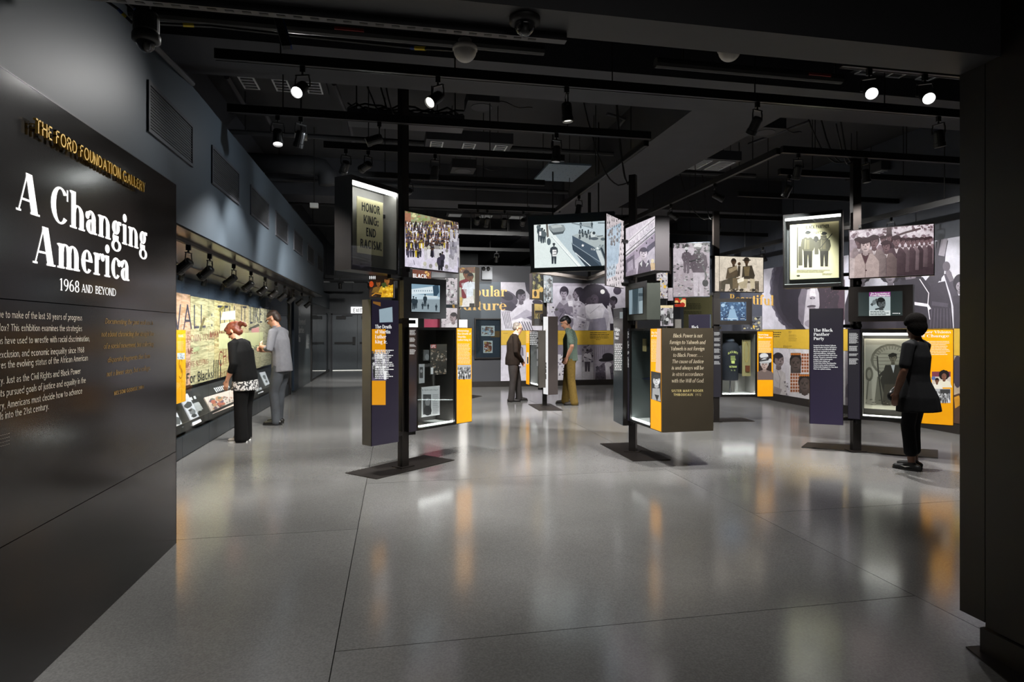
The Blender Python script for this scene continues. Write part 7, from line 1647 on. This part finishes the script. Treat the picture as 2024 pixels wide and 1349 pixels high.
MB().lathe([(.05, 0), (.062, .02), (.062, .1), (.05, .12)], 20, P3(289, 84, 3.2) + UP * .04).build('upper_housing', M_black, pc)
for k, (ax, ay, bx, by) in enumerate(((205, -2, 262, 46), (245, -2, 285, 42))):
    pts = [P3(ax, ay, 3.1), P3((ax + bx) / 2, (ay + by) / 2 - 4, 3.15), P3(bx, by, 3.2)]
    MB().tube(pts, .008, 6).build('cable', M_cable, pc); MB().tube([pts[1].lerp(pts[2], .3), pts[1].lerp(pts[2], .55)], .0095, 6).build('tape_band', M_tape, pc); MB().tube([pts[1].lerp(pts[2], .0), pts[1].lerp(pts[2], .28)], .0095, 6).build('tape_band', M_blue, pc)
pts = [P3(300, 46, 3.25), P3(420, 52, 3.4), P3(600, 72, 3.5), P3(820, 95, 3.5), P3(905, 100, 3.4)]
cb = MB().tube(pts, .009, 6).build('cable', M_cable, None, 'black data cable with coloured tape running between the left camera and the pale detector', 'cable')
MB().tube([pts[0].lerp(pts[1], .5), pts[0].lerp(pts[1], .68)], .0115, 6).build('tape_band', M_tape, cb); MB().tube([pts[2].lerp(pts[3], .96), pts[2].lerp(pts[3], 1.0)], .0125, 6).build('tape_band', M_blue, cb); MB().tube([pts[3], pts[3].lerp(pts[4], .25)], .0125, 6).build('tape_band', M_tape, cb)
for px, py, d, up, lab in ((919, 100, 3.4, 1.5, 'pale round ceiling detector dome hanging below the header'), (1442, 100, 3.6, 1.2, 'pale round detector partly hidden above the header edge')):
    c = P3(px, py, d); r = empty('detector', c, lab, 'detector')
    m = MB(); m.smooth = True; m.lathe([(.064 * math.sin(i * PI / 20), -.064 * math.cos(i * PI / 20)) for i in range(1, 11)] + [(.07, .002), (.07, .016), (.055, .03), (.04, .034), (.038, .06)], 28, c); m.build('dome', M_mount, r); MB().tube([c + UP * .05, c + UP * up], .02, 8).build('stem', M_black, r)
for px, py, d, lab in ((690, 57, 3.6, 'red dashed label strip on the dark ceiling at upper left'), (1622, 147, 4.2, 'red dashed label strip on the dark ceiling at upper right')):
    c = P3(px, py, d); r = MB().box((c.x - .085, c.y, c.z - .008), (c.x + .085, c.y + .01, c.z + .008)).build('pipe_label', M_red, None, lab, 'label'); MB().tube([(c.x - 1.2, c.y + .045, c.z), (c.x + (1.2 if px < 1000 else .2), c.y + .045, c.z)], .034, 10).build('labelled_pipe', M_black, r)
    for dx in (-1.0, 1.0 if px < 1000 else .15): MB().tube([(c.x + dx, c.y + .045, c.z), (c.x + dx, c.y + .045, 4.7)], .008, 5).build('hanger_rod', M_rod, r)
for px, py, d, lab in ((595, 276, 6.6, 'small white tag box on the dark ceiling at left'), (621, 411, 9.5, 'small white tag box farther along the left ceiling')):
    c = P3(px, py, d); r = MB().box((c.x - .06, c.y - .04, c.z), (c.x + .06, c.y + .04, c.z + .07)).build('junction_box', M_mount, None, lab, 'box'); MB().tube([c + UP * .07, Vector((c.x, c.y, 4.7))], .008, 5).build('stem', M_rod, r)
# ------------------------------------------------------------------ visitors
def chain(mb, pts, rad, side=Vector((0, 1, 0)), n=14, caps=True):
    """lofted limb: elliptical rings (radius along side, radius across) with rounded ends"""
    pts = [Vector(p) for p in pts]; rad = [(r, r) if not isinstance(r, tuple) else r for r in rad]; P = []; Rr = []
    if caps is True:
        t = (pts[0] - pts[1]).normalized(); m = min(rad[0]); P += [pts[0] + t * m * .8, pts[0] + t * m * .5]; Rr += [(rad[0][0] * .15, rad[0][1] * .15), (rad[0][0] * .75, rad[0][1] * .75)]
    P += pts; Rr += rad
    if caps:
        t = (pts[-1] - pts[-2]).normalized(); m = min(rad[-1]); P += [pts[-1] + t * m * .5, pts[-1] + t * m * .8]; Rr += [(rad[-1][0] * .75, rad[-1][1] * .75), (rad[-1][0] * .15, rad[-1][1] * .15)]
    vs = []; k = len(P)
    for i in range(k):
        t = (P[min(i + 1, k - 1)] - P[max(i - 1, 0)]).normalized(); sd = side - t * side.dot(t)
        if sd.length < .1: sd = Vector((1, 0, 0)) - t * t.x
        sd.normalize(); ac = t.cross(sd)
        for j in range(n):
            a = 2 * PI * j / n; vs.append(P[i] + sd * Rr[i][0] * math.cos(a) + ac * Rr[i][1] * math.sin(a))
    fs = [(i * n + j, i * n + (j + 1) % n, (i + 1) * n + (j + 1) % n, (i + 1) * n + j) for i in range(k - 1) for j in range(n)] + [tuple(range(n - 1, -1, -1)), tuple(range((k - 1) * n, k * n))]
    mb.add(vs, fs)
def fuse(mb, voxel, iters=4, noise=0, seed=0):
    """fuse overlapping pieces into one continuous surface"""
    me = mb.mesh('tmp'); o = bpy.data.objects.new('tmp', me); COL.objects.link(o)
    m = o.modifiers.new('r', 'REMESH'); m.mode = 'VOXEL'; m.voxel_size = voxel; m.use_smooth_shade = True
    s = o.modifiers.new('s', 'SMOOTH'); s.factor = .5; s.iterations = iters
    dg = bpy.context.evaluated_depsgraph_get(); out = bpy.data.meshes.new_from_object(o.evaluated_get(dg))
    bpy.data.objects.remove(o); bpy.data.meshes.remove(me)
    out.polygons.foreach_set('use_smooth', [True] * len(out.polygons)); return out
def hand(mb, w, d, pn, s=1.0, curl=.5, left=1):
    d = d.normalized(); pn = (pn - d * pn.dot(d)).normalized(); sd = d.cross(pn) * left
    chain(mb, [w - d * .02 * s, w + d * .03 * s, w + d * .085 * s], [(.026 * s, .02 * s), (.037 * s, .016 * s), (.038 * s, .013 * s)], sd, 10)
    for k, (o, ln) in enumerate(((-.028, .066), (-.010, .076), (.009, .072), (.027, .056))):
        b = w + d * .085 * s + sd * o * s; d1 = (d + pn * curl * .6).normalized(); d2 = (d + pn * curl * 1.6).normalized()
        chain(mb, [b - d * .01, b + d1 * ln * .5 * s, b + d1 * ln * .5 * s + d2 * ln * .5 * s], [.0095 * s, .009 * s, .0075 * s], sd, 8)
    b = w + d * .02 * s - sd * .028 * s; dt = (d * .7 - sd * .6 + pn * .45).normalized()
    chain(mb, [b, b + dt * .035 * s, b + (dt + d * .3).normalized() * .068 * s], [.013 * s, .011 * s, .009 * s], sd, 8)
def V3(*a): return Vector(a)
def person(label, foot_px, foot_py, heading, H, S, cloth, skin):
    """S: pose in metres for a 1.75 m person, x forward, y left"""
    g = gnd(foot_px, foot_py); k = H / 1.75
    root = empty('person', g, label, 'person', 'visitors in the gallery'); root.rotation_euler = (0, 0, heading)
    def put(name, me, m, parent=root):
        me.name = name; me.materials.clear(); me.materials.append(m); o = bpy.data.objects.new(name, me); COL.objects.link(o); o.parent = parent; WL[o] = Vector(); o.scale = (k, k, k); return o
    hp, wa, ch, sh, nk, hd = [V3(S['lean'][i], 0, z) for i, z in enumerate((.93, 1.08, 1.28, 1.42, 1.49, S.get('headz', 1.615)))]
    gi = S.get('girth', 1.0); sw = S.get('shoulder', .185)
    pr = Matrix.Rotation(S.get('pitch', 0), 3, 'Y'); yr = Matrix.Rotation(S.get('turn', 0), 3, 'Z'); hr = yr @ pr
    b = MB()
    chain(b, [hp - UP * .06, hp, wa, ch, sh, nk], [(.15 * gi, .11 * gi), (.155 * gi, .115 * gi), (.135 * gi, .1 * gi), (.155 * gi, .115 * gi), (.12, .08), (.055, .055)])
    chain(b, [nk - UP * .03, nk.lerp(hd, .5), hd - UP * .03], [.058, .054, .055])
    def hv(x, y, z): return hd + hr @ V3(x, y, z)
    b.ell(hv(-.012, 0, .035), (.098, .076, .088), hr); b.ell(hv(.028, 0, -.04), (.068, .058, .085), hr); b.ell(hv(.06, 0, -.1), (.035, .035, .025), hr)
    b.ell(hv(.098, 0, -.018), (.026, .014, .022), hr); b.ell(hv(.088, 0, .005), (.02, .01, .025), hr); b.ell(hv(.07, 0, .04), (.03, .055, .018), hr); b.ell(hv(.083, 0, -.066), (.018, .026, .012), hr)
    for e in (-1, 1): b.ell(hv(-.008, e * .078, -.015), (.02, .01, .032), hr)
    for e, key in ((1, 'armL'), (-1, 'armR')):
        A = S[key]; s0 = V3(sh.x, e * sw, 1.41); chain(b, [V3(sh.x, e * .1, 1.42), s0, V3(*A[0]), V3(*A[0]).lerp(V3(*A[1]), .4), V3(*A[1])], [.05, .052, .040, .042, .027])
        hand(b, V3(*A[1]), V3(*A[2]), V3(*A[3]), 1.0, A[4], e)
    for e, key in ((1, 'legL'), (-1, 'legR')):
        K, An = S[key]; h0 = V3(hp.x, e * .085, .90); chain(b, [h0, V3(*K), V3(*K).lerp(V3(*An), .35), V3(*An), V3(An[0] + .02, An[1], .03)], [.085 * gi, .055, .054, .038, .035])
        chain(b, [V3(An[0] - .05, An[1], .035), V3(An[0] + .06, An[1], .035), V3(An[0] + .11, An[1], .03)], [.022, .026, .016])
    body = put('body', fuse(b, .0085, 3), skin)
    # face
    for e in (-1, 1):
        m = MB(); m.smooth = True; m.ell(hv(.083, e * .03, .012), (.012, .015, .009), hr, 10, 6); put('eye', m.mesh('eye'), M_eye)
        m = MB(); m.smooth = True; m.ell(hv(.092, e * .03, .012), (.005, .006, .006), hr, 8, 6); put('iris', m.mesh('iris'), M_iris)
        m = MB(); m.smooth = True; m.ell(hv(.088, e * .032, .034), (.012, .02, .005), hr, 10, 6); put('eyebrow', m.mesh('eyebrow'), cloth['hair'])
    m = MB(); m.smooth = True; m.ell(hv(.094, 0, -.062), (.012, .024, .008), hr, 10, 6); put('lips', m.mesh('lips'), M_lips if not cloth.get('dark') else M_lipsd)
    # hair
    m = MB()
    for c, r in S['hair']: m.ell(hv(*c), r, hr)
    put('hair', fuse(m, .011, 2), cloth['hair'])
    if cloth.get('glasses'):
        m = MB()
        for e in (-1, 1):
            m.tube([hv(.108, e * .032 + .024 * math.cos(a), .012 + .019 * math.sin(a)) for a in [2 * PI * j / 14 for j in range(15)]], .003, 5); m.tube([hv(.106, e * .056, .018), hv(.0, e * .082, .01)], .003, 5)
        m.tube([hv(.11, -.009, .014), hv(.11, .009, .014)], .003, 5); put('glasses', m.mesh('glasses'), M_black)
    # top garment
    t = MB(); hem = S['hem']; fl = S.get('flare', 1.0)
    hx = hp.x + S.get('hemx', 0)
    if S.get('skirt'):
        chain(t, [V3(hx, 0, hem), V3(hx * .5 + hp.x * .5, 0, (hem + .98) / 2), hp + UP * .07, wa, ch, sh - UP * .01, nk - UP * .035], [(.225 * fl, .23 * fl), (.215 * fl, .21 * fl), (.165 * gi, .135 * gi), (.148 * gi, .122 * gi), (.172 * gi, .136 * gi), (.15, .098), (.075, .072)], caps='end')
    else:
        chain(t, [V3(hx, 0, hem), hp + UP * .0, wa, ch, sh - UP * .01, nk - UP * .035], [(.175 * gi * fl, .14 * gi * fl), (.175 * gi * (1 + fl) / 2, .14 * gi), (.162 * gi, .13 * gi), (.178 * gi, .138 * gi), (.15, .1), (.078, .074)], caps='end')
    for e, key in ((1, 'armL'), (-1, 'armR')):
        A = S[key]; E, W = V3(*A[0]), V3(*A[1]); s0 = V3(sh.x, e * sw, 1.41); sl = S['sleeve']
        if sl <= 1: chain(t, [V3(sh.x, e * .1, 1.42), s0, s0.lerp(E, sl)], [.062, .066, .06])
        else: chain(t, [V3(sh.x, e * .1, 1.42), s0, E, E.lerp(W, sl - 1)], [.062, .066, .054, .046])
    put(cloth.get('topname', 'shirt'), fuse(t, .012, 3), cloth['top'])
    if S.get('under'):
        t = MB(); z0 = S['under']; chain(t, [V3(hx, 0, z0), hp, wa], [(.185 * gi, .155 * gi), (.17 * gi, .135 * gi), (.14 * gi, .11 * gi)], caps='end'); put('blouse', fuse(t, .012, 2), cloth['under'])
    if cloth.get('collar'):
        t = MB(); chain(t, [nk - UP * .045, nk + UP * .012], [(.075, .07), (.066, .064)], caps=False); put('collar', fuse(t, .008, 2), cloth['collar'])
    # trousers
    t = MB(); tr = S.get('trouser', (.092, .074, .07, .068))
    chain(t, [hp + UP * .08, hp, hp - UP * .08], [(.15 * gi, .12 * gi), (.165 * gi, .13 * gi), (.15 * gi, .12 * gi)])
    for e, key in ((1, 'legL'), (-1, 'legR')):
        K, An = V3(*S[key][0]), V3(*S[key][1]); h0 = V3(hp.x, e * .085, .90); end = S.get('cuff', .04); f = (K.z - end) / (K.z - An.z); E = K + (An - K) * f
        chain(t, [h0, h0.lerp(K, .5), K, K.lerp(E, .5), E], [tr[0] * gi, tr[0] * gi * .95, tr[1], tr[2], tr[3]])
    put('trousers', fuse(t, .012, 3), cloth['trousers'])
    for e, key in ((1, 'legL'), (-1, 'legR')):
        An = S[key][1]; t = MB(); yw = .3 * e * S.get('splay', .3)
        f = V3(math.cos(yw), math.sin(yw), 0); p = V3(An[0], An[1], 0)
        chain(t, [p - f * .065 + UP * .04, p + UP * .048, p + f * .09 + UP * .036, p + f * .17 + UP * .03], [(.036, .036), (.042, .046), (.046, .034), (.04, .026)], V3(-f.y, f.x, 0)); chain(t, [p + UP * .04, p + UP * .085], [.044, .042])
        so = put('shoe', fuse(t, .009, 2), cloth['shoes'])
        m = MB(); sd = V3(-f.y, f.x, 0); pts = []
        for a in range(16):
            an = 2 * PI * a / 16; pts.append(p + f * (.055 + .145 * math.cos(an)) + sd * (.047 * math.sin(an)))
        m.prism([(q.x, q.y) for q in pts], 0, .018); me = m.mesh('sole'); so2 = put('sole', me, cloth.get('sole', M_black))
        if cloth.get('mark'):
            m = MB(); base = p + sd * e * .0 ; q = [V3(.0, .052, .052), V3(.05, .054, .036), V3(.13, .05, .058), V3(.055, .054, .048)]
            m.add([p + f * v.x + sd * v.y * e + UP * v.z for v in q], [(0, 1, 2, 3)]); put('side_mark', m.mesh('side_mark'), M_white)
    return root
M_eye = mat('eye_white', '#d8d4cf', rough=.3); M_iris = mat('iris_dark', '#2a1c14', rough=.2); M_lips = mat('lips', '#a8675c', rough=.5); M_lipsd = mat('lips_dark', '#5a302a', rough=.5)
SK1 = mat('skin_light', '#c08c70', rough=.55); SK2 = mat('skin_fair', '#c9987c', rough=.55); SK3 = mat('skin_brown', '#6b4632', rough=.55)
def clothm(name, c, var=.12, scale=25, bump=.35, bscale=14): return mat(name, c, rough=.9, var=var, scale=scale, bump=bump, bscale=bscale, spec=.2)
def checkm(name, c1, c2, sc_=60):
    m = mat(name, c1, rough=.85, bump=.3, bscale=14); nt = m.node_tree; N = nt.nodes; L = nt.links; p = N['Principled BSDF']
    tc = N.new('ShaderNodeTexCoord'); ck = N.new('ShaderNodeTexChecker'); ck.inputs['Scale'].default_value = sc_; ck.inputs[1].default_value = C(c1) + (1,); ck.inputs[2].default_value = C(c2) + (1,); L.new(tc.outputs['Object'], ck.inputs[0]); L.new(ck.outputs[0], p.inputs['Base Color']); return m
def blotm(name, c1, c2, sc_=38):
    m = mat(name, c1, rough=.85); nt = m.node_tree; N = nt.nodes; L = nt.links; p = N['Principled BSDF']
    tc = N.new('ShaderNodeTexCoord'); n = N.new('ShaderNodeTexNoise'); n.inputs['Scale'].default_value = sc_; r = N.new('ShaderNodeValToRGB'); e = r.color_ramp.elements; e[0].position = .47; e[0].color = C(c1) + (1,); e[1].position = .53; e[1].color = C(c2) + (1,)
    L.new(tc.outputs['Object'], n.inputs['Vector']); L.new(n.outputs[0], r.inputs[0]); L.new(r.outputs[0], p.inputs['Base Color']); return m
HAIR0 = [((-.02, 0, .055), (.1, .082, .085)), ((-.05, 0, .0), (.07, .08, .085)), ((-.06, 0, -.06), (.05, .062, .05))]
ang = lambda v: math.atan2(v.y, v.x)
LEFT = ang(-RT); RIGHT = ang(RT)
# 1 woman at the case
person('woman in a black cardigan and black trousers looking down into the wall case', 482, 872, LEFT - .12, 1.66, dict(lean=(-.02, 0, .04, .07, .10, .155), headz=1.585, girth=1.16, pitch=.75, shoulder=.175,
    armL=((.02, .235, 1.12), (.13, .21, .88), (.25, -.05, -1), (0, -1, .2), .5), armR=((.02, -.235, 1.12), (.14, -.19, .9), (.3, .1, -1), (0, 1, .2), .5),
    legL=((.0, .09, .5), (-.02, .10, .09)), legR=((.02, -.09, .5), (.03, -.09, .09)), hem=.82, hemx=.0, sleeve=1.45, under=.74, trouser=(.095, .088, .088, .095), cuff=.035,
    hair=HAIR0 + [((-.1, 0, .05), (.05, .05, .05)), ((-.15, 0, .01), (.05, .032, .04)), ((-.19, 0, -.04), (.03, .028, .045)), ((.05, 0, .085), (.05, .07, .035)), ((.03, .06, .02), (.05, .025, .05)), ((.03, -.06, .02), (.05, .025, .05))]),
    dict(top=clothm('black_knit', '#0a0a0a', .2, 40), topname='cardigan', under=blotm('patterned_blouse', '#2a2a2c', '#c9c7c4'), trousers=clothm('black_trousers', '#0c0b0b'), shoes=mat('grey_shoe', '#8f8a82', rough=.6), sole=M_white, hair=mat('auburn_hair', '#6b3520', rough=.5, var=.3, scale=30)), SK2)
# 2 man in grey shirt
person('man in a grey shirt and faded dark jeans with folded arms at the wall case', 552, 839, LEFT - .1, 1.86, dict(lean=(-.04, -.03, .0, .01, .045, .09), headz=1.605, pitch=.55, girth=1.03,
    armL=((.03, .25, 1.14), (.27, .05, 1.19), (.6, -.9, .35), (-.6, -.5, 0), .6), armR=((.04, -.25, 1.14), (.26, -.03, 1.12), (.5, .9, .2), (-.6, .5, 0), .6),
    legL=((.04, .09, .5), (.0, .1, .09)), legR=((.03, -.09, .5), (.06, -.1, .09)), hem=.80, hemx=-.01, flare=1.02, sleeve=1.35, trouser=(.094, .072, .066, .066),
    hair=[((-.015, 0, .062), (.097, .08, .07)), ((-.055, 0, .01), (.062, .079, .075)), ((-.065, 0, -.045), (.04, .06, .04))]),
    dict(top=clothm('grey_shirt', '#6f6f73', .08), trousers=mat('faded_jeans', '#3f4246', rough=.9, var=.3, scale=5, bump=.3, bscale=14), shoes=mat('black_shoe', '#171513', rough=.35), hair=mat('brown_hair', '#2a1c14', rough=.6), glasses=1, collar=clothm('grey_collar', '#707075', .05)), SK1)
# 3 man in dark jacket
person('older grey-haired man in a dark brown jacket with clasped hands, left of the white panel', 1015, 794, RIGHT + .12, 1.72, dict(lean=(-.02, 0, .01, .02, .05, .09), headz=1.6, pitch=.3, girth=1.17,
    armL=((.02, .26, 1.1), (.19, .05, .86), (.4, -.6, -.7), (-.4, -.4, .2), .7), armR=((.02, -.26, 1.1), (.2, -.04, .86), (.4, .6, -.7), (-.4, .4, .2), .7),
    legL=((.1, .1, .5), (.14, .12, .09)), legR=((-.02, -.09, .5), (-.06, -.1, .09)), hem=.80, sleeve=1.88, trouser=(.096, .078, .072, .074),
    hair=[((-.03, 0, .055), (.092, .08, .07)), ((-.055, 0, .0), (.06, .079, .07))]),
    dict(top=clothm('dark_jacket', '#251d18', .2), topname='jacket', trousers=mat('dark_jeans', '#35302f', rough=.9, var=.25, scale=6, bump=.3, bscale=14), shoes=mat('dark_shoe', '#231f1e', rough=.5), hair=mat('grey_hair', '#6d655e', rough=.6, var=.3, scale=40), glasses=1, collar=clothm('white_collar', '#c9c5c0', .04)), SK2)
# 4 man in green checked shirt
person('man in a green checked short-sleeved shirt and olive trousers, right of the white panel', 1127, 800, LEFT - .15, 1.84, dict(lean=(.0, .0, .0, .0, .035, .08), headz=1.605, pitch=.5, girth=1.06,
    armL=((-.05, .27, 1.14), (.05, .2, .93), (.4, -.1, -1), (0, -1, 0), .4), armR=((-.02, -.26, 1.14), (.1, -.2, .93), (.4, .1, -1), (0, 1, 0), .4),
    legL=((-.02, .1, .5), (-.08, .13, .09)), legR=((.06, -.1, .5), (.1, -.12, .09)), hem=.86, flare=1.04, sleeve=.78, trouser=(.1, .085, .08, .082),
    hair=[((-.01, 0, .068), (.1, .082, .07)), ((-.05, 0, .015), (.066, .08, .075)), ((.06, 0, .085), (.04, .06, .03))]),
    dict(top=checkm('green_check', '#4d5f55', '#6d7d70', 70), trousers=clothm('olive_trousers', '#6a5629', .15), shoes=mat('brown_black_shoe', '#2a2522', rough=.6), hair=mat('black_hair', '#17161a', rough=.5), collar=clothm('green_collar', '#5d6f64', .05)), SK1)
# 5 visitor in black dress
p5 = person('visitor in a black tunic and cropped trousers, back turned, at the seated-man poster', 1806, 928, LEFT - 1.0, 1.68, dict(lean=(-.03, -.035, -.035, -.03, -.025, -.01), headz=1.615, pitch=.05, turn=-.55, girth=.98, shoulder=.19,
    armL=((-.02, .27, 1.13), (.07, .25, .87), (.15, .0, -1), (.2, -1, 0), .5), armR=((.05, -.25, 1.13), (.17, -.14, .93), (.4, .5, -.8), (0, .8, .2), .6),
    legL=((.02, .09, .5), (-.02, .09, .09)), legR=((.04, -.08, .5), (.03, -.08, .09)), hem=.66, hemx=-.02, flare=.98, skirt=True, sleeve=.82, trouser=(.088, .072, .068, .07), cuff=.2,
    hair=[((-.02, 0, .065), (.118, .105, .1)), ((-.055, 0, .0), (.085, .1, .1)), ((-.06, 0, -.06), (.05, .07, .05)), ((.02, .05, .05), (.06, .05, .05)), ((.02, -.05, .05), (.06, .05, .05)), ((-.03, .06, 0), (.05, .04, .06)), ((-.03, -.06, 0), (.05, .04, .06))]),
    dict(top=clothm('black_tunic', '#0c0c0e', .25, 60), topname='tunic', trousers=clothm('black_cropped', '#0b0b0e'), shoes=mat('black_sneaker', '#161617', rough=.5), hair=mat('black_afro', '#0a0807', rough=1, spec=.05, bump=.8, bscale=120), dark=1, mark=1), SK3)
bg_ = P3(1764, 783, dground(927) - .02)
bag = MB(); bag.smooth = True; rq = Matrix.Rotation(.5, 3, 'Y'); bag.ell(bg_, (.065, .03, .06), Matrix.Rotation(-.4, 3, 'Y'), 16, 10)
bag = bag.build('handbag', mat('black_leather', '#141212', rough=.3), None, 'small black handbag held in front of the visitor in black', 'handbag')
st = MB(); e0 = bg_ + Vector((0, 0, .06)); st.tube([e0 + Vector((-.03, 0, -.01)), e0 + Vector((0.03, .01, .03)), e0 + Vector((.08, .02, .03)), e0 + Vector((.04, 0, -.02))], .006, 6); st.build('strap', M_black, bag)
